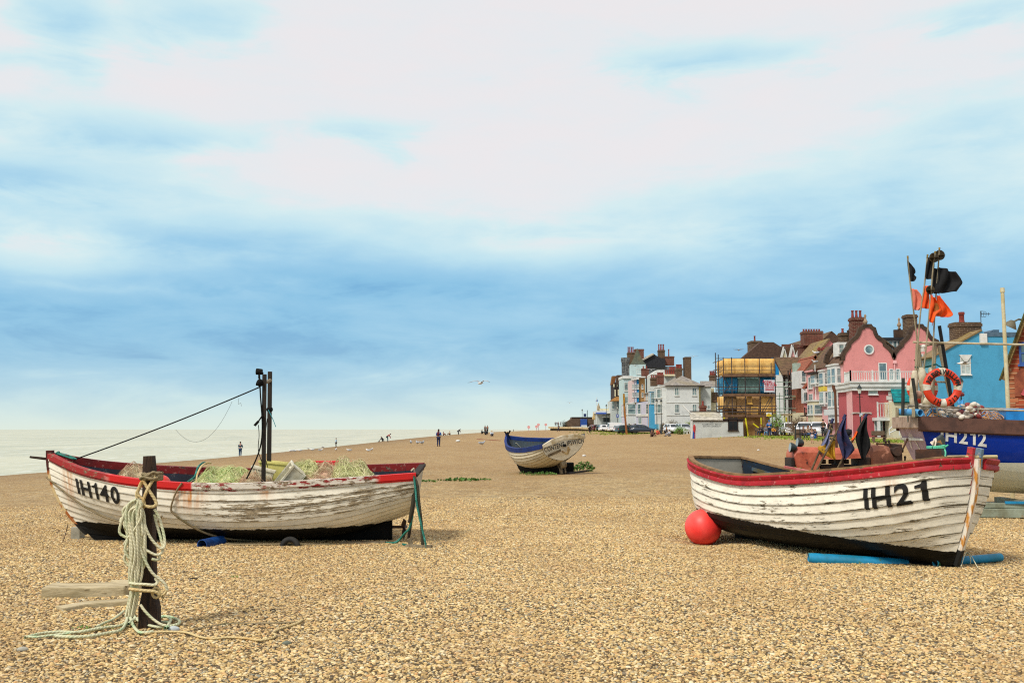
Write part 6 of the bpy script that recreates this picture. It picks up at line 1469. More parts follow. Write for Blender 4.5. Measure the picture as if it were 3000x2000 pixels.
# ---- brick building at the edge of the picture ----
dN = 44.; B = Bld('brick_building', 'red brick gabled building with pale quoins and a deep red doorway at the right edge', Xu(2954, dN), dN, 'building')
xN = Xu(2953, dN); zE = Zv(1090, dN); zA = Zv(800, dN); xA = Xu(3060, dN); low = B.o.z-.5
mb = MB(); mb.prism([V((xN, dN, low)), V((xN, dN, zE)), V((xA, dN, zA)), V((2*xA-xN, dN, zE)), V((2*xA-xN, dN, low))], (0, 9, 0)); B.part(mb, 'wall', mbrickr)
for sg in (1, -1):
    xe = xA-sg*(xA-xN+.25); B.slope('roof', mtilel, (xe, dN-.35, zE-.3), (xA, dN-.35, zA+.2), (xA, dN+9.3, zA+.2), (xe, dN+9.3, zE-.3), .16)
    mb = MB(); mb.beam((xe, dN-.37, zE-.38), (xA, dN-.37, zA+.1), .06, .2, (0, 1, 0)); B.part(mb, 'bargeboard', M('barge_moss', (84, 84, 40), (60, 56, 30), 2, .8))
mb = MB(); k = 0; z = low
while z < zE-.1: w = .42 if k % 2 else .3; mb.box(xN-.02, xN+w, dN-.03, dN, z, z+.17); z += .2; k += 1
B.part(mb, 'quoins', bricks('brick_quoin', (176, 110, 76), (150, 90, 62), (200, 176, 140), (.5, .22)))
xd = xN+.72; zd = Zv(1128, dN); pw = 1.9
mb = MB(); mb.prism([V((xd, dN-.02, zd-.35)), V((xd+.28, dN-.02, zd+.15)), V((xd+pw, dN-.02, zd+.15)), V((xd+pw+.28, dN-.02, zd-.35)), V((xd+pw+.28, dN-.02, low)), V((xd, dN-.02, low))], (0, -.06, 0)); dr = B.part(mb, 'door', M('door_crimson', (140, 18, 34), (110, 12, 26), 2, .5))
mb = MB(); pr = [V((xd-.12, dN-.08, zd-.45)), V((xd+.22, dN-.08, zd+.2)), V((xd+pw+.1, dN-.08, zd+.2)), V((xd+pw+.4, dN-.08, zd-.45))]
for a, b in zip(pr, pr[1:]): mb.beam(a, b, .14, .12, (0, 1, 0))
B.part(mb, 'door_hood', M('hood_rose', (196, 84, 92), None, 3)); mb = MB(); mb.prism([V((xN+.3, dN-.05, zd+.35)), V((xN+.75, dN-.05, zd+.95)), V((xN+2.8, dN-.05, zd+.95)), V((xN+2.8, dN-.05, zd+.3)), V((xN+.9, dN-.05, zd+.3)), V((xN+.62, dN-.05, zd-.5)), V((xN+.3, dN-.05, zd-.5))], (0, .05, 0)); B.part(mb, 'rendered_arch', M('render_terracotta', (150, 82, 56), (120, 62, 44), 3, .85))
for za, zb in ((Zv(1062, dN), Zv(1010, dN)), (Zv(1036, dN)-2, Zv(1036, dN)-1.99)):
    if zb-za > .1: B.win((xN+.62, dN, za), (1, 0, 0), 1.4, zb-za, (0, -1, 0), 2, 2, m=M('frame_blue', (50, 90, 160), None, 3))
mb = MB(); B.r.rotation_euler.z = rad(-33)
c = W(2984, 952, dN-.6); mb.lathe([(.02, .22), (.1, .2), (.3, -.08), (.31, -.1), (.02, -.1)], c, 16, Matrix.Rotation(rad(30), 4, 'Y')); mb.tube([c+V((.05, 0, .1)), c+V((.3, .2, .25)), c+V((.6, .55, .2))], .04, 6); B.part(mb, 'floodlight', M('lamp_shade_grey', (110, 104, 84), None, 4, .5), smooth=50)

# ---- terrace facing the sea, nearest house first ----
x0 = 34.9; B = Bld('terrace_house', 'white three storey terrace house with tall bay windows beside the pink gable', x0, 104.)
zg = B.o.z; B.block(mwhite, x0, x0+8, 104.0, 108.6, Zv(1072, 105)); zz = lambda v, d=105: Zv(v, d)
B.bay(mwhite, x0, 104.3, 107.2, zz(1238), zz(1070), .95, [(zz(1121), zz(1080)), (zz(1189), zz(1146))]); B.slope('roof', mtile, (x0-.3, 103.9, zz(1070)), (x0-.3, 108.6, zz(1070)), (x0+3.6, 108.6, zz(985)), (x0+3.6, 103.9, zz(985))); B.slope('roof', mtile, (x0+7.5, 103.9, zz(1070)), (x0+7.5, 108.6, zz(1070)), (x0+3.6, 108.6, zz(985)), (x0+3.6, 103.9, zz(985)))
B.box('balcony', mwhite, x0-1.1, x0, 104.2, 108.2, zz(1215), zz(1198)); B.ws(x0, 107.4, 108.4, zz(1121), zz(1080), 1, 2); B.ws(x0, 107.4, 108.4, zz(1189), zz(1146), 1, 2)
B.box('dormer', mtrim, Xu(c8(622, 0)[0], 106), Xu(c8(775, 0)[0], 106), 106, 107.5, Zv(c8(0, 560)[1], 106), Zv(c8(0, 400)[1], 106)); B.wf(c8(640, 0)[0], c8(690, 0)[0], c8(0, 430)[1], c8(0, 520)[1], 106, 1, 2); B.wf(c8(705, 0)[0], c8(765, 0)[0], c8(0, 425)[1], c8(0, 500)[1], 106, 1, 2)
mb = MB()
for k in range(9): a = [(-.3+i*.1, 0) for i in range(2)]
pts = [c8(480, 640), c8(500, 560), c8(540, 500), c8(580, 470), c8(590, 430), c8(618, 430)]
for (ua, va), (ub, vb) in zip(pts, pts[1:]): mb.beam((Xu(ua, 108.8), 108.8, Zv(va, 108.8)), (Xu(ub, 108.8), 108.8, Zv(vb, 108.8)), .5, .5, (0, 1, 0))
B.part(mb, 'parapet_coping', mcope)
B = Bld('terrace_house', 'narrow white terrace house with yellow panel and cream curved ground floor bay', x0-.2, 108.7)
B.block(mwhite, x0-.2, x0+8, 108.7, 113.2, Zv(1085, 110)); B.bay(mwhite, x0-.2, 108.9, 110.6, Zv(1190, 110), Zv(1088, 110), .6, [(Zv(1125, 110), Zv(1094, 110)), (Zv(1180, 110), Zv(1150, 110))]); B.box('yellow_panel', M('panel_yellow', (232, 214, 84), None, 2), x0-.84, x0-.2, 108.86, 110.7, Zv(1146, 110), Zv(1132, 110))
B.bay(mwhite, x0-.2, 111.2, 113.0, Zv(1132, 112), Zv(1096, 112), .8, [(Zv(1121, 112), Zv(1101, 112))]); B.bay(mcream, x0-.2, 110.9, 113.1, B.o.z-.4, Zv(1176, 112), 1.2, [(Zv(1212, 112), Zv(1187, 112))]); B.box('canopy', mtrimd, x0-1.3, x0-.2, 110.8, 113.2, Zv(1096, 112)+.0, Zv(1093, 112)+.1)
B.slope('roof', mslated, (x0-.4, 108.7, Zv(1082, 110)), (x0-.4, 113.2, Zv(1082, 110)), (x0+3.4, 113.2, Zv(1018, 112)), (x0+3.4, 108.7, Zv(1018, 112))); B.slope('roof', mtiler, (x0-.6, 108.75, Zv(1085, 110)), (x0+.8, 108.75, Zv(1074, 110)), (x0+.8, 113.1, Zv(1072, 112)), (x0-.6, 113.1, Zv(1085, 112)), .1)
B = Bld('terrace_house', 'pale pink terrace house front with a dark balcony behind the bare shrub', x0-.5, 113.3)
B.block(mpinkl, x0-.5, x0+8, 113.3, 116.2, Zv(1085, 114)); B.box('cornice', mpinkl, x0-.75, x0, 113.2, 116.2, Zv(1088, 114), Zv(1084, 114)); B.ws(x0-.5, 113.9, 115.4, Zv(1135, 114), Zv(1105, 114)); B.ws(x0-.5, 113.9, 115.4, Zv(1190, 114), Zv(1155, 114))
B.box('balcony', mtrimd, x0-1.7, x0-.5, 113.3, 115.0, Zv(1219, 114), Zv(1216, 114)); B.rails((x0-1.65, 113.35, Zv(1216, 114)), (x0-.5, 113.35, Zv(1216, 114)), .75, mtrimd, .2); B.box('flat_roof', mslated, x0-.4, x0+8, 113.2, 116.2, Zv(1085, 114), Zv(1084, 114)+.15)
dJ = 116.6; B = Bld('gabled_house', 'house with rust red tile hung gable and orange tiled verges', Xu(2353, dJ), dJ)
def PJ(u, v): return V((Xu(u, dJ), dJ, Zv(v, dJ)))
low = B.o.z-.6; mb = MB(); mb.prism([V((PJ(2362, 0).x, dJ, low)), PJ(2362, 1080), PJ(2390, 1043), PJ(2418, 1080), V((PJ(2418, 0).x, dJ, low))], (0, 6, 0)); B.part(mb, 'wall', mtiler)
for sg in (-1, 1): B.slope('roof', mtiler, PJ(2390+sg*36, 1087)-V((0, .3, 0)), PJ(2390, 1041)-V((0, .3, 0)), PJ(2390, 1041)+V((0, 6, 0)), PJ(2390+sg*36, 1087)+V((0, 6, 0)), .3)
B.slope('lean_to_roof', mtiler, PJ(2349, 1137)-V((0, .6, 0)), PJ(2374, 1106)-V((0, .6, 0)), PJ(2374, 1106)+V((0, 1.5, 0)), PJ(2349, 1137)+V((0, 1.5, 0)), .2)
B.box('bay', mwhite, PJ(2342, 0).x, PJ(2362, 0).x, dJ-.1, dJ+3, Zv(1137, dJ), Zv(1086, dJ)); B.win(PJ(2348, 1118)-V((-.1, .1, 0)), (1, 0, 0), .4, 1.2, (0, -1, 0), 1, 2)
B.box('bay', mwhite, PJ(2348, 0).x, PJ(2376, 0).x, dJ-.5, dJ, Zv(1181, dJ), Zv(1138, dJ)); [B.win(PJ(2352+k*8, 1176)-V((0, .5, 0)), (1, 0, 0), .22, 1.0, (0, -1, 0), 1, 1, sill=False) for k in range(3)]
B.box('pink_panel', mpink, PJ(2354, 0).x, PJ(2376, 0).x, dJ-.3, dJ, Zv(1208, dJ), Zv(1181, dJ)); B.box('chimney_stack', M('stack_pale_green', (168, 190, 176), None, 2), PJ(2352, 0).x, PJ(2370, 0).x, dJ+3, dJ+4, Zv(1090, dJ), Zv(1058, dJ)); B.box('ground_floor', mcream, PJ(2350, 0).x, PJ(2362, 0).x, dJ+.02, dJ+5, low, Zv(1208, dJ))
dI = 124.; B = Bld('timber_house', 'half timbered white house with broad brown tiled roof behind scaffold poles', Xu(2290, dI), dI)
def PI(u, v, d=dI): return V((Xu(u, d), d, Zv(v, d)))
B.block(mwhite, PI(2294, 0).x, PI(2372, 0).x, dI, dI+7, Zv(1097, dI)); B.slope('roof', mtile, PI(2292, 1098)-V((0, .4, 0)), PI(2372, 1098)-V((0, .4, 0)), V((PI(2372, 0).x, dI+3.2, Zv(1046, dI+3.2))), V((PI(2290, 0).x, dI+3.2, Zv(1046, dI+3.2))))
mb = MB(); mb.prism([PI(2289, 1098)-V((0, .42, 0)), PI(2296, 1106)-V((0, .42, 0)), V((PI(2292, 0).x, dI+3.2, Zv(1050, dI+3.2))), V((PI(2285, 0).x, dI+3.2, Zv(1046, dI+3.2)))], (.12, 0, 0)); B.part(mb, 'bargeboard', mtrimd)
mb = MB()
for u in (2296, 2312, 2330, 2348): q = PI(u, 1200); mb.box(q.x, q.x+.22, dI-.06, dI, q.z, Zv(1098, dI))
for v in (1106, 1131, 1165): mb.box(PI(2296, 0).x, PI(2362, 0).x, dI-.07, dI, Zv(v+3, dI), Zv(v, dI))
B.part(mb, 'timber_framing', mtrimd)
for u0_, u1_, v0, v1 in ((2299, 2309, 1101, 1128), (2316, 2328, 1101, 1128), (2321, 2342, 1168, 1186), (2300, 2310, 1140, 1160), (2334, 2346, 1101, 1128)): B.wf(u0_, u1_, v0, v1, dI, 2, 2)
mb = MB(); c = PI(2331, 1150)-V((0, .1, 0)); mb.prism([c+V((.55*math.cos(rad(a)), 0, .62*math.sin(rad(a)))) for a in range(0, 181, 20)], (0, .1, 0)); B.part(mb, 'arch_panel', mcream)
B.box('balcony', mtrim, PI(2322, 0).x, PI(2350, 0).x, dI-1.2, dI, Zv(1208, dI), Zv(1204, dI)); B.rails(PI(2322, 1205)-V((0, 1.15, 0)), PI(2350, 1205)-V((0, 1.15, 0)), .8, step=.18); B.box('porch', mcream, PI(2294, 0).x, PI(2318, 0).x, dI-.5, dI, B.o.z-.5, Zv(1215, dI)); B.box('yellow_door', M('door_yellow', (226, 218, 40), None, 2), PI(2297, 0).x, PI(2301, 0).x, dI-.55, dI-.5, B.o.z-.4, Zv(1222, dI)); B.box('yellow_door', M('door_yellow', (226, 218, 40), None, 2), PI(2316, 0).x, PI(2324, 0).x, dI-.08, dI, B.o.z-.4, Zv(1222, dI))
B = Bld('terrace_house', 'tall blue and cream terrace house squeezed behind the sheeted building', Xu(2272, 134), 134)
B.block(mbluev, Xu(2272, 134), Xu(2284, 134), 134, 140, Zv(1046, 134)); B.block(mcream, Xu(2284.5, 134), Xu(2300, 134), 133.9, 140, Zv(1090, 134)); B.block(mcream, Xu(2273, 133), Xu(2306, 133), 132.8, 133.9, Zv(1135, 133)); B.slope('roof', mtilel, V((Xu(2280, 132.5), 132.4, Zv(1156, 132))), V((Xu(2310, 132.5), 132.4, Zv(1156, 132))), V((Xu(2310, 133.5), 133.5, Zv(1138, 133))), V((Xu(2296, 133.5), 133.5, Zv(1138, 133)))); B.wf(2275, 2282, 1100, 1130, 134, 1, 2)
mb = MB(); q = PI(2277, 1170, 131.5); mb.box(q.x, q.x+.95, 131.45, 131.55, Zv(1188, 131.5), q.z); sg = B.part(mb, 'sign_board', mtrim); mb = MB(); put_text(mb, 'thfx', q+V((.47, -.07, -.62)), (1, 0, 0), (0, 0, 1), .34, .03); o = B.part(mb, 'sign_lettering', M('letter_blue', (40, 80, 170), None, 5), recalc=False); o.parent = sg
B.box('balcony', mtrim, Xu(2273, 132), Xu(2308, 132), 131.5, 132.8, Zv(1217, 132), Zv(1160, 132)); 
# big roofs behind the terrace
B = Bld('dormered_terrace', 'long brown roofed terrace with a row of pointed white dormer gables', Xu(2345, 141), 141)
for nm, (ya, yb, xx) in (('wall', (141, 168, 41.5)),): B.block(mcream, xx, xx+9, ya, yb, Zv(1050, 142))
ze_, zr_ = Zv(1052, 142), Zv(1003, 160); B.slope('roof', mtile, (41.2, 141, ze_), (41.2, 172, ze_), (45.5, 168, zr_), (45.5, 141, zr_)); B.slope('roof', mtile, (50, 141, ze_), (50, 172, ze_), (45.5, 168, zr_), (45.5, 141, zr_)); mb = MB(); mb.prism([V((41.4, 141, ze_-.5)), V((45.5, 141, zr_-.1)), V((50, 141, ze_-.5))], (0, .2, 0)); B.part(mb, 'gable_wall', mtilepl)
for k, (u, v0, v1, mm) in enumerate(((2234, 1026, 1050, mochre), (2257, 1024, 1050, mbluev), (2280, 1021, 1048, mbluev), (2299, 1018, 1046, mcream), (2324, 1012, 1045, mpinkl), (2343, 1026, 1045, mcream))):
    yy = 2917*41.0/(u-1500); a, b = V((Xu(u-6, yy), yy, Zv(v1, yy))), V((Xu(u+7, yy), yy, Zv(v1, yy))); t_ = V((Xu(u+1, yy), yy, Zv(v0, yy))); mb = MB(); mb.prism([a, b, t_], (0, .2, 0)); dm = B.part(mb, 'dormer', mm)
    mb = MB()
    mb.beam(a-V((.1, .1, .1)), t_+V((0, -.1, .1)), .3, .22, (0, 1, 0)); mb.beam(b-V((-.1, .1, .1)), t_+V((0, -.1, .1)), .12, .22, (0, 1, 0)); o = B.part(mb, 'bargeboard', mtrim); o.parent = dm
    B.slope('dormer_roof', mtile, a+V((0, .1, 0)), t_+V((0, .1, 0)), t_+V((2.6, .1, 0)), a+V((2.6, .1, 0)))
B.chimp(2204, 2237, 998, 1062, 158, dep=2.5, pots=1, m=mbrickb, ph=.9); B.chimp(2349, 2374, 1010, 1050, 139, dep=1.5, pots=0); B.chimp(2362, 2416, 969, 1012, 138, dep=2, pots=7, ph=.35); B.box('ridge_wall', mbrick, Xu(2296, 150), Xu(2346, 150), 150, 150.5, Zv(1030, 150), Zv(1008, 150))
p0 = (2190, 160); mb = MB(); mb.prism([V((Xu(2168, 150), 150, Zv(1056, 150))), V((Xu(2232, 150), 150, Zv(1002, 150))), V((Xu(2270, 150), 150, Zv(1002, 150))), V((Xu(2296, 150), 150, Zv(1018, 150))), V((Xu(2296, 150), 150, Zv(1056, 150)))], (0, 1.5, 0)); B.part(mb, 'hipped_roof', mtilepl)
B = Bld('gabled_house', 'pale pink gable wall high behind the terrace roofs', Xu(2398, 130), 130); mb = MB(); mb.prism([V((Xu(2392, 130), 130, Zv(1040, 130))), V((Xu(2433, 130), 130, Zv(993, 130))), V((Xu(2474, 130), 130, Zv(1040, 130))), V((Xu(2474, 130), 130, B.o.z-.5)), V((Xu(2392, 130), 130, B.o.z-.5))], (0, 8, 0)); B.part(mb, 'wall', mpink)
B.slope('roof', mtilel, V((Xu(2386, 130), 129.7, Zv(1043, 130))), V((Xu(2433, 130), 129.7, Zv(991, 130))), V((Xu(2433, 130), 138, Zv(991, 130))), V((Xu(2386, 130), 138, Zv(1043, 130))), .2)
for u in (2405, 2416, 2427): B.chim(Xu(u-2, 124), Xu(u+2, 124), 124, 124.3, Zv(1045, 124), Zv(1017, 124), 0, mpot)
B.chimp(2402, 2432, 1028, 1050, 124, dep=.8, pots=0, m=mbrickb)

# ---- the sheeted building in its scaffold ----
dE = 113.5; B = Bld('wrapped_building', 'square building wrapped in orange and blue sheeting above tan boards', Xu(2122, dE), dE, 'building')
def PE(x, y, d=dE): return V((Xu(2050+x/4.48, d), d, Zv(950+y/4.48, d)))
xe0, xe1 = PE(322, 0).x, PE(992, 0).x
morn = M('sheet_orange', (250, 204, 122), (236, 178, 90), .7, .7, .3, mapscale=(3, 3, .8)); mblus = M('sheet_blue', (24, 130, 176), (14, 104, 148), .6, .6, .3, mapscale=(3, 3, .8), c3=(120, 180, 190)); mteals = M('sheet_grey_green', (112, 142, 136), (92, 122, 118), .8, .7); mboard = M('scaffold_board', (120, 90, 66), (90, 66, 48), 2, .85); mtube = M('scaffold_tube', (60, 50, 50), (90, 80, 76), 3, .5, metal=.3)
B.block(mtan, xe0+.5, xe1-.5, dE+.6, dE+3.5, PE(0, 640).z); B.slope('roof', mtilel, PE(420, 560, dE+.7), PE(960, 560, dE+.7), PE(760, 460, dE+2.5), PE(520, 460, dE+2.5))
def sheet(name, m, x0_, x1_, y0_, y1_, d, nx=14, amp=.05):
    mb = MB(); a, b = PE(x0_, y0_, d), PE(x1_, y1_, d); rows = []
    for j in range(7): rows.append([V((lerp(a.x, b.x, i/nx), d+amp*math.sin(i*2.1+j*.6), lerp(a.z, b.z, j/6))) for i in range(nx+1)])
    mb.grid(rows); return B.part(mb, name, m, smooth=180, solid=.02)
def sheet_s(name, m, y0_, y1_, d0, d1, x):
    mb = MB(); za, zb = Zv(950+y0_/4.48, d0), Zv(950+y1_/4.48, d0); rows = []
    for j in range(5): rows.append([V((x+.05*math.sin(i*2+j), lerp(d0, d1, i/8), lerp(za, zb, j/4))) for i in range(9)])
    mb.grid(rows); return B.part(mb, name, m, smooth=180, solid=.02)
sheet('sheeting', morn, 320, 992, 450, 660, dE); sheet_s('sheeting', morn, 465, 670, dE, dE+3.6, xe0)
sheet('sheeting', mteals, 500, 790, 684, 905, dE+.1); sheet('sheeting', mblus, 320, 500, 690, 905, dE); sheet('sheeting', mblus, 790, 992, 684, 905, dE); sheet_s('sheeting', mblus, 690, 920, dE, dE+3.6, xe0); sheet('sheeting', mtan, 480, 790, 945, 1200, dE+.15); sheet('sheeting', morn, 806, 992, 945, 1185, dE); sheet_s('sheeting', morn, 940, 1120, dE, dE+3.6, xe0); sheet('sheeting', M('sheet_dull_ochre', (176, 140, 90), None, 1), 322, 480, 960, 1110, dE)
B.box('board_panel', mochre, PE(560, 0).x, PE(800, 0).x, dE+.5, dE+1.5, B.o.z-.5, PE(0, 1222).z); mb = MB(); a, b = PE(640, 990), PE(672, 930); 
for x0_, x1_, y0_, y1_ in ((632, 676, 955, 1025), (685, 752, 1090, 1192)): a, b = PE(x0_, y1_, dE-.02), PE(x1_, y0_, dE-.02); B.win(a, (1, 0, 0), b.x-a.x, b.z-a.z, (0, -1, 0), 1, 2, m=M('panel_buff', (224, 180, 90), None, 3), pane=mtan)
# scaffold: its own thing
S = Bld('scaffolding', 'dark tube scaffold with brown boards and yellow wrapped feet round the sheeted building', Xu(2122, dE-.5), dE-.5, 'scaffold'); ds = dE-.45
for x, yt in ((268, 372), (295, 395), (318, 430), (428, 430), (602, 440), (793, 440), (948, 505), (998, 500)):
    side = x < 310; d_ = ds+(3.2 if x == 268 else 1.6) if side else ds; xx = xe0-.35 if side else PE(x, 0, ds).x
    mb = MB(); mb.cyl((xx, d_, ground(xx, d_)-.05), (xx, d_, PE(0, yt, d_).z), .055, n=6); S.part(mb, 'standard', mtube, smooth=60)
for x, y0_, m_ in ((318, 1218, 0), (436, 1218, 0), (800, 1218, 0), (597, 1230, 1)):
    mb = MB(); a = PE(x, y0_, ds); mb.cyl(a-V((0, .0, 0)), V((a.x+(.18 if m_ else 0), ds-(.3 if m_ else 0), ground(a.x, ds)-.02)), .095, n=8); S.part(mb, 'padded_foot', M('foam_yellow', (222, 214, 34), (200, 190, 30), 3, .7), smooth=60)
mb = MB(); mb.cyl(PE(695, 1302, ds-.5), PE(780, 1370, ds-.5), .09, n=8); S.part(mb, 'padded_brace', M('foam_yellow', (222, 214, 34), (200, 190, 30), 3, .7), smooth=60)
for y in (447, 552, 603, 690, 820, 865, 940, 1070, 1110, 1150, 1212):
    mb = MB(); mb.cyl(PE(240, y, ds)-V((.2, 0, 0)), PE(1010, y, ds), .045, n=6); S.part(mb, 'ledger', mtube, smooth=60)
for y in (470, 575, 620, 1080, 1120, 700):
    mb = MB(); z = PE(0, y, ds).z; mb.cyl((xe0-.4, ds-.3, z), (xe0-.4, ds+4.4, z), .045, n=6); S.part(mb, 'ledger', mtube, smooth=60)
for y0_, y1_, x0_, x1_ in ((648, 686, 316, 770), (646, 682, 782, 990), (908, 942, 312, 992), (1184, 1214, 316, 590), (1186, 1216, 600, 990)):
    a, b = PE(x0_, y1_, ds-.1), PE(x1_, y0_, ds-.1); mb = MB(); mb.box(a.x, b.x, ds-.12, ds-.06, a.z, b.z); mb.box(a.x, b.x, ds-.06, ds+.4, a.z, a.z+.06); S.part(mb, 'toe_board', mboard)
for a, b in (((305, 1110), (335, 960)), ((810, 1160), (935, 945)), ((830, 1175), (965, 955)), ((520, 1060), (600, 1170)), ((330, 890), (420, 780)), ((330, 700), (400, 830)), ((350, 1110), (390, 990))): mb = MB(); mb.cyl(PE(*a, ds+.05), PE(*b, ds+.05), .04, n=6); S.part(mb, 'brace', mtube, smooth=60)
a, b = PE(848, 890, ds-.2), PE(990, 728, ds-.2); mb = MB(); mb.box(a.x, b.x, ds-.22, ds-.18, a.z, b.z); o = tag(mb.build('banner', M('banner_white', (216, 218, 226), None, 2)), 'white banner with red lettering reading Scaffold Services on the blue sheeting', 'banner')
mred_t = M('letter_red', (200, 40, 60), None, 5); mb = MB(); cx = (a.x+b.x)/2; ww = b.x-a.x
for t_, dx_, zf, h in (('Anton', -.20, .80, .28), ('Scaffold', 0, .655, .28), ('Services', .13, .51, .28)): put_text(mb, t_, (cx+dx_*ww, ds-.235, lerp(a.z, b.z, zf)), (1, 0, 0), (0, 0, 1), h, .02)
for zf in (.38, .27, .17): mb.box(cx-.38*ww, cx+.42*ww, ds-.236, ds-.222, lerp(a.z, b.z, zf), lerp(a.z, b.z, zf)+.07)
mb.build('banner_lettering', mred_t, o, recalc=False)
a, b = PE(868, 1208, ds-.25), PE(940, 1155, ds-.25); mb = MB(); mb.box(a.x, b.x, ds-.27, ds-.23, a.z, b.z); o = tag(mb.build('warning_sign', mtrim), 'small white and yellow warning sign with a triangle on the scaffold boards', 'sign')
mb = MB(); mb.box(a.x+.02, b.x-.02, ds-.285, ds-.27, a.z+.02, lerp(a.z, b.z, .5)); cx = (a.x+b.x)/2; mb.prism([V((cx-.18, ds-.272, lerp(a.z, b.z, .56))), V((cx+.18, ds-.272, lerp(a.z, b.z, .56))), V((cx, ds-.272, b.z-.03))], (0, -.012, 0)); mb.build('yellow_panel', M('sign_yellow', (236, 204, 30), None, 4), o)
# second scaffold before the timber house
S = Bld('scaffolding', 'pale green tube scaffold tower standing before the half timbered house', Xu(2300, 121), 121, 'scaffold'); mtg = M('tube_pale_green', (150, 176, 160), (120, 140, 126), 3, .5)
for u, d_, v0, m_ in ((2284, 121, 1150, mtg), (2298, 121, 1130, mtg), (2311, 121, 1085, mtube), (2318, 121, 1080, mtube), (2321, 122.5, 1085, mtube), (2335, 121, 1105, mtg), (2349, 121, 1100, mtg)): mb = MB(); xx = Xu(u, d_); mb.cyl((xx, d_, ground(xx, d_)-.05), (xx, d_, Zv(v0, d_)), .055 if m_ == mtg else .08, n=6); S.part(mb, 'standard', m_, smooth=60)
for v in (1119, 1133, 1159, 1168, 1196, 1206): mb = MB(); mb.cyl((Xu(2276, 121), 120.95, Zv(v, 121)), (Xu(2350, 121), 120.95, Zv(v, 121)), .045, n=6); S.part(mb, 'ledger', mtg, smooth=60)
for u0_, u1_, v in ((2318, 2349, 1113), (2322, 2349, 1160), (2290, 2330, 1212)): mb = MB(); mb.box(Xu(u0_, 121), Xu(u1_, 121), 120.8, 121.5, Zv(v+5, 121), Zv(v, 121)); S.part(mb, 'toe_board', M('board_pale', (168, 150, 116), None, 3))

# ---- lookout hut ----
dH = 112.; B = Bld('lookout_hut', 'low white lettered lookout hut with pale slate roof before the scaffold', Xu(2026, dH), dH, 'hut')
h0, h1 = Xu(2026, dH), Xu(2176, dH); ze_ = Zv(1229.5, dH); B.block(mgreyw, h0, h1, dH, dH+1.1, ze_); hr = Xu(2116, dH)
B.slope('roof', mslatep, (h0-.15, dH-.2, ze_-.02), (hr, dH-.2, ze_-.02), (hr, dH+1.6, Zv(1205, dH+1.6)), (h0-.0, dH+1.6, Zv(1205, dH+1.6)), .1); B.box('ridge', mtrimd, h0, hr+3, dH+1.5, dH+1.75, Zv(1206, dH+1.6), Zv(1203.5, dH+1.6)); B.box('fascia', mtrimd, h0, h1, dH-.06, dH, ze_-.18, ze_-.0)
B.box('flat_roof', mtrimd, hr, h1+.1, dH-.1, dH+1.1, ze_, ze_+.12); a, b = PE(376, 1378, dH), PE(486, 1232, dH); B.win(V((a.x, dH, a.z)), (1, 0, 0), b.x-a.x, b.z-a.z, (0, -1, 0), 2, 1, m=mtrimd, pane=M('glass_black', (30, 32, 36), None, 3, .15))
mb = MB(); mlet_h = M('letter_grey', (86, 92, 92), None, 6); cx = Xu(2084, dH)
for t_, v, h in (('THE', 1238.5, .13), ('ALDEBURGH BEACH', 1244.3, .145), ('SOUTH LOOKOUT', 1250, .145)): put_text(mb, t_, (cx, dH-.012, Zv(v, dH)), (1, 0, 0), (0, 0, 1), h, .012, 1.15)
B.part(mb, 'wall_lettering', mlet_h, recalc=False); B.box('white_post', mtrim, h0-.12, h0+.06, dH-.15, dH, B.o.z-.2, ze_)
mb = MB(); xx = Xu(2034.5, dH-1.2); z0 = ground(xx, dH-1.2); mb.cyl((xx, dH-1.2, z0-.05), (xx, dH-1.2, z0+1.4), .04, n=8); rb = thing('rescue_stand', 'red post with a red life ring case at the corner of the lookout hut', 'rescue stand', (xx, dH-1.2, z0)); mb.v = [tuple(V(v)-V((xx, dH-1.2, z0))) for v in mb.v]; mb.build('post', M('red_post', (196, 60, 60), None, 4), rb, smooth=40); MB().ball((-.06, -.08, 1.1), .15, .1, .47, 14, 10).build('ring_case', M('case_red', (200, 58, 52), (176, 44, 44), 4, .5), rb, smooth=180)
mb = MB(); xx = Xu(2031, dH-.9); z0 = ground(xx, dH-.9); mb.cyl((xx, dH-.9, z0+.0), (xx-.0, dH-.9, z0+.85), .16, .11, 8); tag(mb.build('blue_bag', M('bag_blue', (30, 80, 160), None, 5), smooth=60), 'blue bundle leaning by the red rescue stand', 'bag')
mb = MB(); p = W(2000, 1187, 113.5); q = W(2027, 1213, 113); mb.cyl(p, q, .07, .04, 8); mb.cyl(q, V((q.x+.4, 113, Zv(1232, 113))), .03, n=6); o = tag(mb.build('slanting_pole', mtrim, smooth=40), 'short white pole slanting up left from the hut roof', 'pole')
mb = MB()
for a, b in (((2004, 1262), (2004, 1271)), ((2012, 1262), (2012, 1271)), ((2003, 1266), (2014, 1266)), ((2003, 1262), (2003, 1256)), ((2014, 1262), (2014, 1271)), ((2003, 1262), (2022, 1262)), ((2020, 1262), (2020, 1270))): mb.beam(W(*a, 113.), W(*b, 113.), .06, .06, (0, 1, 0))
tag(mb.build('garden_bench', mtrim), 'small white bench frame beside the lookout hut', 'bench')

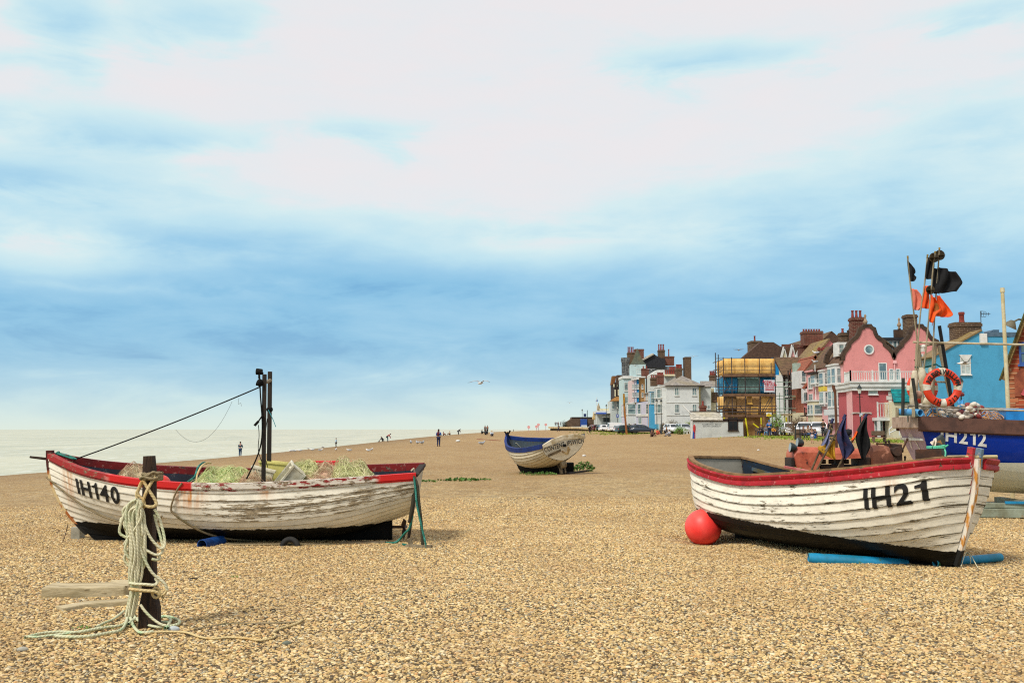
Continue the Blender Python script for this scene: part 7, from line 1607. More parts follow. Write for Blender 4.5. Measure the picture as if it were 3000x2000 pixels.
# ---- white corner house and the coloured row behind it ----
dA = 165.; B = Bld('corner_house', 'white painted brick corner house with hipped slate roof and four sash windows', Xu(1953, dA), dA)
def PA(x, y, d=dA): return V((Xu(1750+x/4.9, d), d, Zv(980+y/4.9, d)))
a0, a1 = PA(990, 0).x, PA(1462, 0).x; ze_ = PA(0, 738).z; B.block(mwhite, a0, a1, dA, dA+9, ze_); ap = PA(1222, 588, dA+4)
e0, e1 = PA(975, 740)+V((0, -.4, 0)), PA(1552, 738)+V((0, -.4, 0)); mb = MB(); b0_, b1_ = V((e0.x, dA+13, e0.z)), V((e1.x, dA+13, e1.z)); r2 = V((ap.x, dA+12, ap.z)); mb.add([e0, e1, ap, b0_, b1_, r2], [(0, 1, 2), (0, 2, 5, 3), (1, 4, 5, 2), (3, 5, 4), (0, 3, 4, 1)]); B.part(mb, 'roof', mslate)
B.box('eaves', mtrimd, e0.x+.1, e1.x-.1, dA-.38, dA+9, ze_-.02, ze_+.12)
for x in (1115, 1368):
    for y0_, y1_ in ((768, 868), (1005, 1115)): B.wf(1750+x/4.9, 1750+(x+52)/4.9, 980+y0_/4.9, 980+y1_/4.9, dA, 2, 2)
B.box('string_course', mtrim, a0, a1, dA-.08, dA, PA(0, 978).z, PA(0, 968).z); B.box('string_course', mtrim, a0, a1, dA-.08, dA, PA(0, 1160).z, PA(0, 1150).z); B.box('drainpipe', M('pipe_mossy', (128, 116, 66), None, 3), PA(1462, 0).x, PA(1480, 0).x, dA-.2, dA, B.o.z-.5, ze_)
B.box('rear_wing', mgreyw, PA(1482, 0).x, PA(1650, 0).x, dA+1, dA+8, B.o.z-.5, PA(0, 745).z); B.slope('rear_roof', mslate, PA(1480, 745, dA+.8), PA(1745, 745, dA+.8), PA(1745, 665, dA+3), PA(1480, 665, dA+3)); B.box('rear_wall', mcream, PA(1645, 0).x, PA(1750, 0).x, dA+2, dA+8, B.o.z-.5, PA(0, 960).z); B.slope('rear_roof', mtile, PA(1640, 962, dA+1.7), PA(1750, 962, dA+1.7), PA(1750, 825, dA+4), PA(1655, 825, dA+4)); B.box('rear_wall', mcream, PA(1655, 0).x, PA(1750, 0).x, dA+4, dA+8, B.o.z-.5, PA(0, 750).z)
B.wf(1750+1580/4.9, 1750+1612/4.9, 980+1020/4.9, 980+1062/4.9, dA+1, 1, 1); B.chimp(2082, 2101, 1098, 1116, dA+5, pots=4, m=mbrickb, ph=.7); B.chimp(2052, 2069, 1187, 1206, dA-30, dep=.9, pots=1, m=mbrick, ph=.6)
zz = lambda y, d=dA: PA(0, y, d).z
for ya, pr in ((dA+.8, .5), (dA+4.2, 1.0)): B.bay(mwhite, a0, ya, ya+2.4, zz(1280), zz(745), pr, [(zz(890), zz(775)), (zz(1110), zz(995))])
B.chimp(1984, 2001, 1078, 1106, dA+5, dep=1.4, pots=4, m=mbrickb, ph=.7)
def row_house(label, m, x, y0_, y1_, v_eave, roofm, wins, v_ridge=None, bay=None, mbay=None, name='terrace_house'):
    B = Bld(name, label, x, y0_); zE = Zv(v_eave, y0_); B.block(m, x, x+8, y0_, y1_, zE); zR = Zv(v_ridge, y0_) if v_ridge else zE+2.2
    B.slope('roof', roofm, (x-.3, y0_, zE-.05), (x-.3, y1_, zE-.05), (x+4, y1_, zR), (x+4, y0_, zR)); B.slope('roof', roofm, (x+8.2, y0_, zE-.05), (x+8.2, y1_, zE-.05), (x+4, y1_, zR), (x+4, y0_, zR)); mb = MB(); mb.prism([V((x, y0_, zE)), V((x+8, y0_, zE)), V((x+4, y0_, zR-.15))], (0, .25, 0)); B.part(mb, 'gable', m)
    if bay: B.bay(mbay or m, x, y0_+.5, y0_+bay[1], Zv(bay[2], y0_), Zv(bay[3], y0_), bay[0], [(Zv(b, y0_), Zv(a, y0_)) for a, b in wins])
    else:
        for a, b in wins: B.ws(x, y0_+1, y0_+2.6, Zv(b, y0_), Zv(a, y0_)); B.ws(x, y0_+3.4, y0_+5, Zv(b, y0_), Zv(a, y0_))
    return B
xr = a0-.1
B = row_house('bright blue house next to the white corner house on the seafront', mbluel, xr-.2, 174.2, 180, 1143, mtilel, [(1150, 1180)], 1112, (1.0, 2.6, 1262, 1146), mblueh); B.chimp(1928, 1946, 1098, 1126, 177, dep=1.5, pots=4, ph=.5); B.chimp(1909, 1927, 1106, 1130, 179, dep=1.5, pots=3, m=mbrickb, ph=.5)
row_house('peach boarded house beyond the bright blue house', mbeige, xr-.5, 180.2, 188, 1149, mslate, [(1152, 1176)], 1122)
B = row_house('lower white bay fronted house with tall sash windows before the peach house', mlilac, xr-2.6, 183, 190, 1178, mtilel, [(1184, 1212)], 1168, (1.6, 2.6, 1240, 1182), mwhite)
for u0_, u1_ in ((1868, 1876), (1893, 1900)): B.wf(u0_, u1_, 1184, 1211, 183, 1, 2)
B.box('doorway', M('door_blue', (70, 160, 200), None, 2), Xu(1897, 183), Xu(1904, 183), 182.9, 183, B.o.z-.3, Zv(1222, 183)); B.wf(1870, 1878, 1222, 1240, 183, 2, 1); B.box('string_course', mtrim, Xu(1862, 183), Xu(1906, 183), 182.85, 183, Zv(1219, 183), Zv(1213, 183))
B = row_house('white house with small bay at the far end of the low seafront row', mwhite, xr-2.8, 191, 199, 1183, mtilel, [(1190, 1216)], 1172, (1.4, 2.6, 1240, 1186), mlilac)
# taller coloured fronts beyond
dC = 222.
for (u0_, u1_, v0, m_, lab) in ((1873, 1892, 1106, mochre, 'ochre brown rendered wall among the coloured seafront fronts'), (1866, 1873, 1111, mbluev, 'narrow vivid blue front left of the ochre wall'), (1859, 1866, 1112, mlilac, 'narrow pale lilac front left of the vivid blue one'), (1851, 1859, 1113, paint('faint_pink', (216, 194, 192)), 'narrow pale pink front nearest the turret house')):
    B = Bld('seafront_house', lab, Xu(u0_, dC), dC); B.block(m_, Xu(u0_, dC)+.02, Xu(u1_, dC)-.02, dC+(u1_-1850)*.02, dC+7, Zv(v0, dC)); 
    B.box('parapet', mtrim, Xu(u0_, dC), Xu(u1_, dC), dC-.1, dC+1, Zv(v0, dC), Zv(v0, dC)+.3)
    for va in (1126, 1150, 1178): B.wf((u0_+u1_)/2-1.6, (u0_+u1_)/2+1.6, va, va+12, dC+(u1_-1850)*.02, 1, 2)
B = Bld('white_tarpaulin_house', 'house top under a white sheeted temporary roof', Xu(1907, 205), 205); mb = MB(); mb.prism([V((Xu(1906, 205), 205, Zv(1097, 205))), V((Xu(1928, 205), 205, Zv(1083, 205))), V((Xu(1948, 205), 205, Zv(1083, 205))), V((Xu(1950, 205), 205, Zv(1097, 205)))], (0, 5, 0)); B.part(mb, 'sheeted_roof', mtrim); B.block(mgreyw, Xu(1906, 205), Xu(1978, 205), 205.1, 210, Zv(1097, 205)); B.chimp(1950, 1978, 1096, 1100, 204, pots=5, m=mcream, ph=.9); B.chimp(1963, 1980, 1082, 1096, 206, pots=4, ph=.6)
# turret house
dK = 236.; B = Bld('turret_house', 'tall pale blue turret house with flared slate spire and dark roofs', Xu(1848, dK), dK)
def PK(x, y, d=dK): return V((Xu(1750+x/4.9, d), d, Zv(980+y/4.9, d)))
B.block(mpale, PK(485, 0).x, PK(700, 0).x, dK, dK+10, PK(0, 428).z); B.box('cornice', mtrim, PK(475, 0).x, PK(645, 0).x, dK-.4, dK, PK(0, 625).z, PK(0, 600).z)
tc = (PK(596, 0).x); hw = (PK(712, 0).x-PK(480, 0).x)/2; mb = MB(); rows = []
for f, zf in ((1, 425), (.80, 405), (.62, 370), (.48, 335), (.34, 290), (.2, 245), (.08, 205), (.02, 188)): w = hw*f; z = PK(0, zf).z; rows.append([V((tc-w, dK+hw-w, z)), V((tc+w, dK+hw-w, z)), V((tc+w, dK+hw+w, z)), V((tc-w, dK+hw+w, z))])
mb.grid(rows, closed=True); mb.add(rows[-1], [(0, 1, 2, 3)]); mb.add(rows[0], [(3, 2, 1, 0)]); B.part(mb, 'spire', tiles('slate_green', (92, 100, 84), (74, 80, 70), .4, (120, 100, 60), .3))
B.wf(1750+572/4.9, 1750+628/4.9, 980+495/4.9, 980+565/4.9, dK, 2, 1, pane=mpale)
B.block(mpale, PK(345, 0).x, PK(475, 0).x, dK-4, dK+5, PK(0, 612).z); B.box('cornice', mtrim, PK(338, 0).x, PK(482, 0).x, dK-4.4, dK+5, PK(0, 640).z, PK(0, 605).z)
for y0_, y1_ in ((690, 805), (895, 1000)): B.wf(1750+392/4.9, 1750+438/4.9, 980+y0_/4.9, 980+y1_/4.9, dK-4, 1, 2)
for k in range(5): mb = MB(); q = PK(365+k*22, 600, dK-3.9); mb.lathe([(.25, 0), (.2, .3), (.2, 3.2), (.36, 3.5), (.3, 4.4)], q+V((0, 0, 0)), 8); B.part(mb, 'roof_urn', M('urn_dark', (120, 124, 124), (60, 62, 66), 2), smooth=60)
B.chimp(1841, 1860, 1032, 1085, dK+3, dep=2, pots=4, m=mbrickb, ph=1.4); B.chimp(1862, 1888, 1022, 1070, dK+9, dep=2, pots=0)
mb = MB(); mb.prism([PK(655, 470, dK+6), PK(700, 350, dK+6), PK(818, 275, dK+6), PK(900, 330, dK+6), PK(985, 345, dK+6), PK(985, 470, dK+6)], (0, 12, 0)); B.part(mb, 'dark_gable', mslated); B.slope('roof', mslatep, PK(660, 355, dK+5.5), PK(815, 270, dK+5.5), PK(790, 268, dK+12), PK(640, 350, dK+12), .3)
B.chimp(1931, 1950, 1025, 1062, dK+8, dep=1.6, pots=4, m=mbrickb, ph=1.5); B.chimp(1949, 1977, 1043, 1070, dK+7, dep=2, pots=1, ph=1.8)
B.block(tiles('slate_hung_grey', (126, 130, 132), (100, 106, 112), .5, (120, 120, 110), .3), PK(700, 0).x, PK(1275, 0).x, dK+6.5, dK+14, PK(0, 432).z); B.chimp(2009, 2027, 1045, 1112, dK+5, dep=3, pots=0, m=mbrickb)
B.chimp(1882, 1902, 1079, 1108, dK-10, dep=1.5, pots=2, ph=.6); B.box('blue_side_wall', M('side_blue_grey', (96, 128, 150), None, 1), PK(1225, 0).x, PK(1290, 0).x, dK+6, dK+6.4, PK(0, 600).z, PK(0, 470).z)
# half timbered house and the flat roofed cafe on the front
dD = 252.; B = Bld('timbered_house', 'narrow half timbered house with twin brown gables left of the turret house', Xu(1797, dD), dD)
def PD(x, y, d=dD): return V((Xu(1740+x/8.25, d), d, Zv(1080+y/8.25, d)))
B.block(mtrimd, PD(500, 0).x, PD(662, 0).x, dD, dD+10, PD(0, 330).z); B.block(mgreyw, PD(412, 0).x, PD(662, 0).x, dD-1, dD+9, PD(0, 775).z)
for x0_, x1_, yt, d_ in ((430, 545, 172, dD+2), (545, 690, 150, dD-.5)):
    mb = MB(); mb.prism([PD(x0_-(10 if x0_ < 500 else 0), 385, d_), PD(x0_+28, yt, d_), PD(x1_, yt, d_), PD(x1_-40, 370, d_)], (0, 3, 0)); B.part(mb, 'roof', mtilepl if x0_ > 500 else tiles('tile_ochre', (150, 100, 56), (120, 78, 46)))
for x0_, x1_, y0_, y1_ in ((500, 530, 505, 665), (578, 608, 500, 650), (470, 500, 370, 440), (555, 580, 370, 430)): mb = MB(); a, b = PD(x0_, y1_), PD(x1_, y0_); mb.box(a.x, b.x, dD-.15, dD, a.z, b.z); B.part(mb, 'plaster_panel', mcream)
B.slope('verandah_roof', tiles('tile_ochre2', (170, 122, 62), (140, 96, 50)), PD(378, 780, dD-2.4), PD(610, 770, dD-2.4), PD(605, 670, dD-.2), PD(520, 680, dD-.2))
for x0_, x1_ in ((440, 485), (562, 605)): B.wf(1740+x0_/8.25, 1740+x1_/8.25, 1080+790/8.25, 1080+960/8.25, dD-1, 1, 2)
B = Bld('seafront_cafe', 'low flat roofed white seafront cafe with a blue awning', Xu(1748, 256), 256, 'building'); B.block(mgreyw, PD(75, 0, 256).x, PD(700, 0, 256).x, 256, 266, PD(0, 1070, 256).z); B.box('roof_slab', mtrim, PD(62, 0, 254).x, PD(700, 0, 254).x, 254, 266, PD(0, 1075, 254).z, PD(0, 1015, 254).z); B.box('roof_kerb', mcream, PD(140, 0, 258).x, PD(420, 0, 258).x, 258, 264, PD(0, 1015, 258).z, PD(0, 962, 258).z)
a, b = PD(50, 1080, 252.5), PD(300, 1055, 254); mb = MB(); mb.prism([a, V((b.x, 252.5, a.z)), b, V((a.x, 254, b.z))], (0, 0, -.12)); B.part(mb, 'awning', M('awning_blue', (40, 84, 170), None, 2)); B.box('shopfront', M('shop_dark', (56, 66, 66), None, 1), PD(225, 0, 255.9).x, PD(395, 0, 255.9).x, 255.85, 256, PD(0, 1280, 256).z, PD(0, 1180, 256).z); B.box('fascia', mtrim, PD(195, 0, 255).x, PD(400, 0, 255).x, 255.4, 256, PD(0, 1180, 256).z, PD(0, 1145, 256).z); B.box('shopfront', M('shop_dark', (56, 66, 66), None, 1), PD(530, 0, 255.9).x, PD(660, 0, 255.9).x, 255.85, 256, PD(0, 1240, 256).z, PD(0, 1130, 256).z)
B = Bld('beach_shelter', 'long brown brick shelter with a sloping end at the seaward tip of the promenade', Xu(1672, 300), 300, 'building'); mb = MB()
def PS(x, y, d=300): return V((Xu(1560+x/5.88, d), d, Zv(1130+y/5.88, d)))
mb.prism([PS(585, 700), PS(585, 620), PS(640, 590), PS(668, 570), PS(680, 540), PS(1120, 540), PS(1120, 700)], (0, 8, 0)); B.part(mb, 'wall', mbrickb); mb = MB(); mb.prism([PS(676, 545, 299.8), PS(676, 536, 299.8), PS(1120, 536, 299.8), PS(1120, 545, 299.8)], (0, 8.2, 0)); B.part(mb, 'roof', mtrimd)
B.box('kiosk', M('kiosk_blue', (44, 84, 160), None, 2), PS(820, 0).x, PS(920, 0).x, 296, 299.9, PS(0, 700).z, PS(0, 572).z); B.box('kiosk_counter', mtrim, PS(822, 0).x, PS(918, 0).x, 295.8, 296, PS(0, 705).z, PS(0, 675).z)

# ---- promenade wall, road and pavement ----
mconc = M('concrete_buff', (206, 182, 136), (176, 154, 116), .6, .85, .2); mconcd = M('concrete_dark', (112, 100, 76), (84, 78, 58), .6, .9, .3)
pts = [W(1612, 1252, 300), W(1700, 1253, 270), W(1760, 1257, 240), W(1812, 1258, 205), W(1880, 1261, 180), W(1990, 1264, 160)]; mb = MB()
for a, b in zip(pts, pts[1:]):
    mb.cm = 0; mb.beam(a, b, 1.2, .5); mb.cm = 1; za, zb = ground(a.x, a.y)-.6, ground(b.x, b.y)-.6; mb.add([V((a.x, a.y+.1, a.z-.2)), V((b.x, b.y+.1, b.z-.2)), V((b.x, b.y+.1, zb)), V((a.x, a.y+.1, za)), V((a.x+.2, a.y+1, a.z-.2)), V((b.x+.2, b.y+1, b.z-.2)), V((b.x+.2, b.y+1, zb)), V((a.x+.2, a.y+1, za))], [(0, 1, 2, 3), (4, 7, 6, 5), (0, 4, 5, 1), (0, 3, 7, 4), (1, 5, 6, 2)])
tag(mb.build('promenade_wall', [mconc, mconcd]), 'long low buff concrete promenade wall curving along the top of the beach', 'wall')
masph = M('asphalt', (112, 110, 106), (94, 92, 90), .5, .9, .2); mb = MB()
edge = [(1640, 300), (1790, 240), (1880, 185), (2000, 160), (2190, 128), (2330, 110), (2460, 96), (2620, 90), (3100, 72)]
A_ = [at(u, d) for u, d in edge]; rowL = []; rowR = []
for p in A_: rowL.append(V((p.x, p.y, max(ground(p.x, p.y), ground(p.x+8, p.y))+.06))); rowR.append(V((p.x+11, p.y+6, rowL[-1].z+.04)))
mb.grid([rowL, rowR]); tag(mb.build('road', masph), kind='structure')
mb = MB()
for a, b in zip(rowL, rowL[1:]): mb.beam(a+V((0, -.3, -.05)), b+V((0, -.3, -.05)), .7, .34)
tag(mb.build('kerb', mconc), kind='structure')
mb = MB(); pts = [G(2480, 1279, 60), G(2560, 1281, 60), G(2640, 1280, 60), G(2720, 1281, 60)]
for a, b in zip(pts, pts[1:]): mb.beam(a+V((0, 0, .15)), b+V((0, 0, .15)), .5, .5); mb.beam(a+V((0, -1.6, .03)), b+V((0, -1.6, .03)), .9, .2)
tag(mb.build('low_wall', mconc), 'low buff concrete wall and step in front of the rose house', 'wall')
# ================= people =================
mskinp = M('skin', (206, 158, 130), (190, 140, 114), 6, .6)
_cl = {}
def cloth_m(c):
    if c not in _cl: _cl[c] = M('cloth_%d_%d_%d' % c, c, tuple(x*.8 for x in c), 5, .85)
    return _cl[c]
def pose(kind):
    J = dict(pel=(0, 0, .94), che=(0, 0, 1.26), nek=(0, .0, 1.47), hed=(0, -.02, 1.60), top=(0, -.01, 1.70))
    for s, k in ((1, 'l'), (-1, 'r')):
        J.update({'sh'+k: (.17*s, 0, 1.40), 'el'+k: (.25*s, .03, 1.14), 'wr'+k: (.24*s, -.06, .90), 'ha'+k: (.23*s, -.1, .80), 'hi'+k: (.09*s, 0, .90), 'kn'+k: (.10*s, -.02, .50), 'an'+k: (.10*s, .02, .10), 'to'+k: (.11*s, -.14, .05)})
    if kind == 'walk': J.update(knl=(.1, -.2, .52), anl=(.1, -.26, .10), tol=(.1, -.42, .06), knr=(-.1, .02, .5), anr=(-.1, .30, .16), tor=(-.1, .2, .05), ell=(.26, .12, 1.15), wrl=(.24, .14, .92), hal=(.23, .1, .84), elr=(-.26, -.1, 1.15), wrr=(-.22, -.26, 1.0), har=(-.2, -.32, .95))
    if kind == 'hold': J.update(elr=(-.24, -.04, 1.14), wrr=(-.14, -.26, 1.10), har=(-.08, -.30, 1.12), ell=(.24, -.04, 1.14), wrl=(.14, -.26, 1.08), hal=(.08, -.30, 1.08))
    if kind == 'sit':
        J.update(pel=(0, .1, .15), che=(0, .14, .46), nek=(0, .08, .68), hed=(0, .04, .82), top=(0, .04, .92))
        for s, k in ((1, 'l'), (-1, 'r')): J.update({'sh'+k: (.17*s, .11, .61), 'el'+k: (.25*s, -.04, .40), 'wr'+k: (.15*s, -.26, .40), 'ha'+k: (.1*s, -.33, .36), 'hi'+k: (.1*s, .06, .13), 'kn'+k: (.15*s, -.34, .42), 'an'+k: (.13*s, -.58, .09), 'to'+k: (.14*s, -.72, .06)})
    if kind == 'bench':
        J.update(pel=(0, .05, .52), che=(0, .03, .84), nek=(0, -.02, 1.05), hed=(0, -.06, 1.18), top=(0, -.06, 1.28))
        for s, k in ((1, 'l'), (-1, 'r')): J.update({'sh'+k: (.17*s, .0, .98), 'el'+k: (.25*s, -.06, .74), 'wr'+k: (.14*s, -.28, .66), 'ha'+k: (.1*s, -.35, .64), 'hi'+k: (.1*s, .0, .50), 'kn'+k: (.13*s, -.42, .52), 'an'+k: (.12*s, -.46, .10), 'to'+k: (.13*s, -.60, .05)})
    if kind == 'bend':
        J.update(pel=(0, .12, .84), che=(0, -.12, 1.08), nek=(0, -.30, 1.20), hed=(0, -.42, 1.24), top=(0, -.50, 1.26))
        for s, k in ((1, 'l'), (-1, 'r')): J.update({'sh'+k: (.17*s, -.24, 1.14), 'el'+k: (.2*s, -.36, .86), 'wr'+k: (.14*s, -.46, .64), 'ha'+k: (.12*s, -.48, .55), 'hi'+k: (.09*s, .1, .82), 'kn'+k: (.11*s, -.02, .47)})
    if kind == 'kneel':
        J.update(pel=(0, .1, .42), che=(0, -.08, .68), nek=(0, -.22, .82), hed=(0, -.32, .90), top=(0, -.36, .98))
        for s, k in ((1, 'l'), (-1, 'r')): J.update({'sh'+k: (.17*s, -.16, .78), 'el'+k: (.22*s, -.30, .52), 'wr'+k: (.15*s, -.42, .34), 'ha'+k: (.12*s, -.46, .26), 'hi'+k: (.09*s, .08, .40), 'kn'+k: (.12*s, -.14, .10), 'an'+k: (.11*s, .30, .09), 'to'+k: (.11*s, .42, .06)})
    return J
RAD = dict(pel=.13, che=.14, nek=.06, hed=.085, top=.06, sh=.075, el=.05, wr=.036, ha=.034, hi=.10, kn=.066, an=.045, to=.035)
EDG = [('pel', 'che'), ('che', 'nek'), ('nek', 'hed'), ('hed', 'top')]+[(a+k, b+k) if a not in ('che', 'pel') else (a, b+k) for k in 'lr' for a, b in (('che', 'sh'), ('sh', 'el'), ('el', 'wr'), ('wr', 'ha'), ('pel', 'hi'), ('hi', 'kn'), ('kn', 'an'), ('an', 'to'))]
def skinned(name, J, keys, parent, mat, s, grow=0., sub=1, extra=()):
    ks = [k for k in J if k in keys]; idx = {k: i for i, k in enumerate(ks)}
    es = [(idx[a], idx[b]) for a, b in EDG if a in idx and b in idx]
    me = bpy.data.meshes.new(name); me.from_pydata([tuple(V(J[k])*s) for k in ks], es, []); me.materials.append(mat)
    o = bpy.data.objects.new(name, me); COL.objects.link(o); o.parent = parent; md = o.modifiers.new('skin', 'SKIN'); md.use_smooth_shade = True; md.branch_smoothing = .6
    for k, i in idx.items():
        r = (RAD.get(k) or RAD[k[:-1]])*s+grow*s*(2.2 if k in ('che', 'pel') and grow else 1); d = me.skin_vertices[0].data[i]; d.radius = (r, r*(.78 if k in ('che', 'pel') else 1)); d.use_root = (k == ('pel' if 'pel' in idx else ks[0]))
    sb = o.modifiers.new('sub', 'SUBSURF'); sb.levels = sub; sb.render_levels = sub
    return o
UP = ('pel', 'che', 'shl', 'shr', 'ell', 'elr', 'wrl', 'wrr'); LOW = ('pel', 'hil', 'hir', 'knl', 'knr', 'anl', 'anr')
def person(label, loc, h, yaw, kind, top, bottom, hair=(50, 36, 28), group=None, long_hair=False, shorts=False, coat=False, hood=False, bag=None, cat='person'):
    s = h/1.74; root = thing('person', label, cat, loc, rad(yaw), group); J = pose(kind)
    skinned('body', J, set(J), root, mskinp, s)
    skinned('jacket', J, UP+('nek',), root, cloth_m(top), s, .022+(.03 if coat else 0))
    skinned('trousers', J, LOW if not shorts else LOW[:-2], root, cloth_m(bottom), s, .018)
    mb = MB()
    for k in 'lr': a, b = V(J['an'+k])*s, V(J['to'+k])*s; mb.ball((a+b)/2-V((0, 0, .015*s)), .055*s, .13*s, .05*s, 8, 6)
    mb.build('shoes', cloth_m((44, 42, 44)), root, smooth=180)
    mb = MB(); c = V(J['hed'])*s; t = V(J['top'])*s; d = (t-c)
    mb.ball(c+d*.45+V((0, .022*s, .01*s)), .098*s, .105*s, .098*s, 10, 8)
    if long_hair: mb.ball(c+V((0, .06*s, -.1*s)), .1*s, .07*s, .18*s, 8, 6)
    mb.build('hair' if not hood else 'hood', cloth_m(hair if not hood else top), root, smooth=180)
    if coat:
        p = V(J['pel'])*s; k = (V(J['knl'])+V(J['knr']))*s/2; mb = MB(); rows = []
        for f in (0, .3, .6, .85): q = p.lerp(k, f)+V((0, .02, .08*s*(1-f))); r = (.17+.06*f)*s; rows.append([q+V((r*math.cos(a*.6283), r*.75*math.sin(a*.6283), 0)) for a in range(10)])
        mb.grid(rows, closed=True); mb.build('coat_skirt', cloth_m(top), root, smooth=180, solid=.01)
    if bag: p = V(J['che'])*s+V((0, .17*s, 0)); MB().ball(p, .14*s, .10*s, .21*s, 10, 8).build('backpack', cloth_m(bag), root, smooth=180)
    return root
NV, DK, JN, BL = (30, 40, 62), (34, 34, 38), (50, 72, 110), (22, 112, 196)
def pers(label, u, px_h, h, yaw, kind, top, bottom, dz=0, d=None, **k):
    H_ = dict(sit=.94, bench=1.30, bend=1.32, kneel=1.02).get(kind, 1.74)/1.74*h
    d = d or F*H_/px_h; p = at(u, d, dz); return person(label, p, h, yaw, kind, top, bottom, **k)
pers('person in a dark teal jacket and jeans standing at the edge of the shingle', 705, 44, 1.72, 170, 'hold', (24, 70, 96), (40, 74, 112))
pers('small child in a pale blue top and dark trousers near the gulls', 985, 28, 1.12, -90, 'stand', (150, 190, 226), DK, hair=(60, 36, 26))
pers('person in a red top leaning over on the beach crest', 1136, 24, 1.66, 100, 'bend', (176, 36, 52), (52, 90, 96))
pers('person in dark navy crouching beside the one in red on the beach crest', 1121, 15, 1.7, -60, 'kneel', (26, 32, 52), DK)
pers('person in a grey green top crouching leftmost of the trio on the beach crest', 1109, 13, 1.6, 60, 'kneel', (90, 130, 128), (60, 70, 80), hair=(120, 100, 80))
pers('woman with long hair, blue jacket and dark red backpack standing on the shingle', 1285, 51, 1.70, 165, 'hold', (24, 92, 176), (30, 44, 84), long_hair=True, hair=(70, 40, 30), bag=(96, 30, 44))
pers('bare armed person sitting on the crest right of the woman with the backpack', 1300, 11, 1.6, 60, 'sit', (190, 130, 110), (120, 84, 70))
pers('person in pale top sitting low on the crest second right of the backpack woman', 1317, 11, 1.6, -50, 'sit', (204, 176, 140), (130, 100, 76), hair=(120, 90, 60))
pers('person in dark slate bending over a white bag on the beach crest', 1343, 17, 1.6, 70, 'bend', (44, 54, 76), (54, 62, 80))
o = MB().ball((0, 0, .12), .3, .2, .14, 10, 6).build('white_bag', mtrim, None, smooth=180); o.location = at(1342, 124, 0); tag(o, 'white bag on the crest below the bending person in slate', 'bag')
pers('standing person in black at the left of the pair above the dark tent shape', 1421, 24, 1.74, 150, 'hold', (28, 26, 30), (36, 34, 38))
pers('standing person in rust brown at the right of the pair above the dark tent shape', 1428, 24, 1.72, -150, 'hold', (130, 74, 34), (36, 34, 38))
pers('person in charcoal sitting hunched below the standing pair', 1424, 16, 1.9, 20, 'sit', (40, 44, 50), (36, 40, 46), coat=True)
pers('person in dark clothes sitting left of the hunched one in charcoal', 1413, 13, 1.7, 80, 'sit', (44, 46, 50), (38, 40, 44), coat=True)
pers('person with fair hair and white shoulders sitting right of the hunched one', 1441, 16, 1.72, 10, 'sit', (200, 206, 214), (32, 42, 60), hair=(206, 170, 96), coat=True)
pers('tiny distant walker in grey on the shingle crest left of the signs', 1504, 9, 1.7, 90, 'walk', (80, 92, 96), (70, 80, 84))
pers('walker in navy striding away beyond the rail of the tilted dinghy', 1637, 21, 1.75, -80, 'walk', (38, 40, 60), (60, 60, 90))
for i, (u, c, lab) in enumerate(((1627, (90, 104, 120), 'leftmost of the far people on the promenade tip in grey blue'), (1632, (50, 66, 110), 'far person in blue on the promenade tip'), (1636, (190, 60, 60), 'far person in red on the promenade tip'), (1642, (40, 60, 90), 'far person in dark blue at the right of the promenade tip group'))):
    d_ = 296; p = at(u, d_); p.z = Zv(1247.5, d_); person(lab, p, 1.3, 30*i, 'stand', c, (50, 50, 60))
pers('person in dark green leaning at the promenade wall beside a blue bag', 1728, 21, 1.7, 120, 'bend', (36, 56, 54), (30, 36, 48), dz=.4)
pers('person in brown standing against the promenade wall below the white car', 1795, 21, 1.7, 40, 'stand', (74, 50, 44), (60, 44, 40))
pers('person in a coral pink jacket walking by the navy car', 1885, 22, 1.66, 70, 'walk', (244, 122, 136), (50, 54, 120), hair=(80, 40, 30))
pers('person in maroon sitting on the wall left of the coral pink jacket', 1861, 20, 1.7, -30, 'bench', (70, 36, 44), (60, 60, 110))
pers('woman in a long olive green coat walking on the seafront', 1928, 28, 1.68, 60, 'walk', (72, 86, 52), (60, 60, 44), coat=True, long_hair=True, hair=(70, 44, 34))
pers('man in a black coat walking right of the olive coat', 1943, 33, 1.84, 70, 'walk', (24, 26, 36), (34, 34, 44), coat=True, hair=(150, 150, 150))
pers('child in ochre walking just behind the man in the black coat', 1953, 25, 1.3, 70, 'walk', (156, 110, 54), (60, 60, 80))
pers('person in a hooded brown coat sitting on the shingle, leftmost of the group', 1911, 20, 1.76, 30, 'sit', (110, 78, 66), (84, 60, 52), hood=True, coat=True)
pers('person in orange sitting in the middle of the group on the shingle', 1927, 17, 1.66, 10, 'sit', (222, 92, 60), (190, 80, 56))
pers('person in dark plum sitting behind the one in orange', 1936, 16, 1.66, -30, 'sit', (52, 42, 62), (44, 44, 58))
pers('person in black and pale grey sitting rightmost of the group on the shingle', 1960, 20, 1.72, -60, 'sit', (176, 180, 190), (150, 150, 156), hair=(40, 34, 32))
pers('person in dark green standing beside the silver car near the lookout hut', 2015, 20, 1.7, 0, 'stand', (44, 58, 56), (36, 40, 48))
pers('person in navy seated in front of the white cars left of the hut', 1993, 18, 1.7, 0, 'bench', (40, 44, 66), (36, 40, 50))
pers('man in a bright blue hooded jacket and dark jeans standing with his back turned', 2254, 47, 1.76, 175, 'hold', BL, (32, 52, 86), hood=True, d=107)
pers('person in black leaning on a bench left of the bright blue jacket', 2230, 33, 1.76, -50, 'bench', (40, 44, 52), (44, 56, 70), hair=(150, 90, 60), d=109.2)
pers('person in grey seated half hidden behind the bright blue jacket', 2245, 31, 1.7, -20, 'bench', (120, 124, 132), (90, 130, 160), hair=(150, 110, 84), d=109)
pers('person in mustard yellow seated right of the bright blue jacket', 2266, 25, 1.5, 20, 'bench', (226, 160, 56), (40, 40, 60), d=108.6)
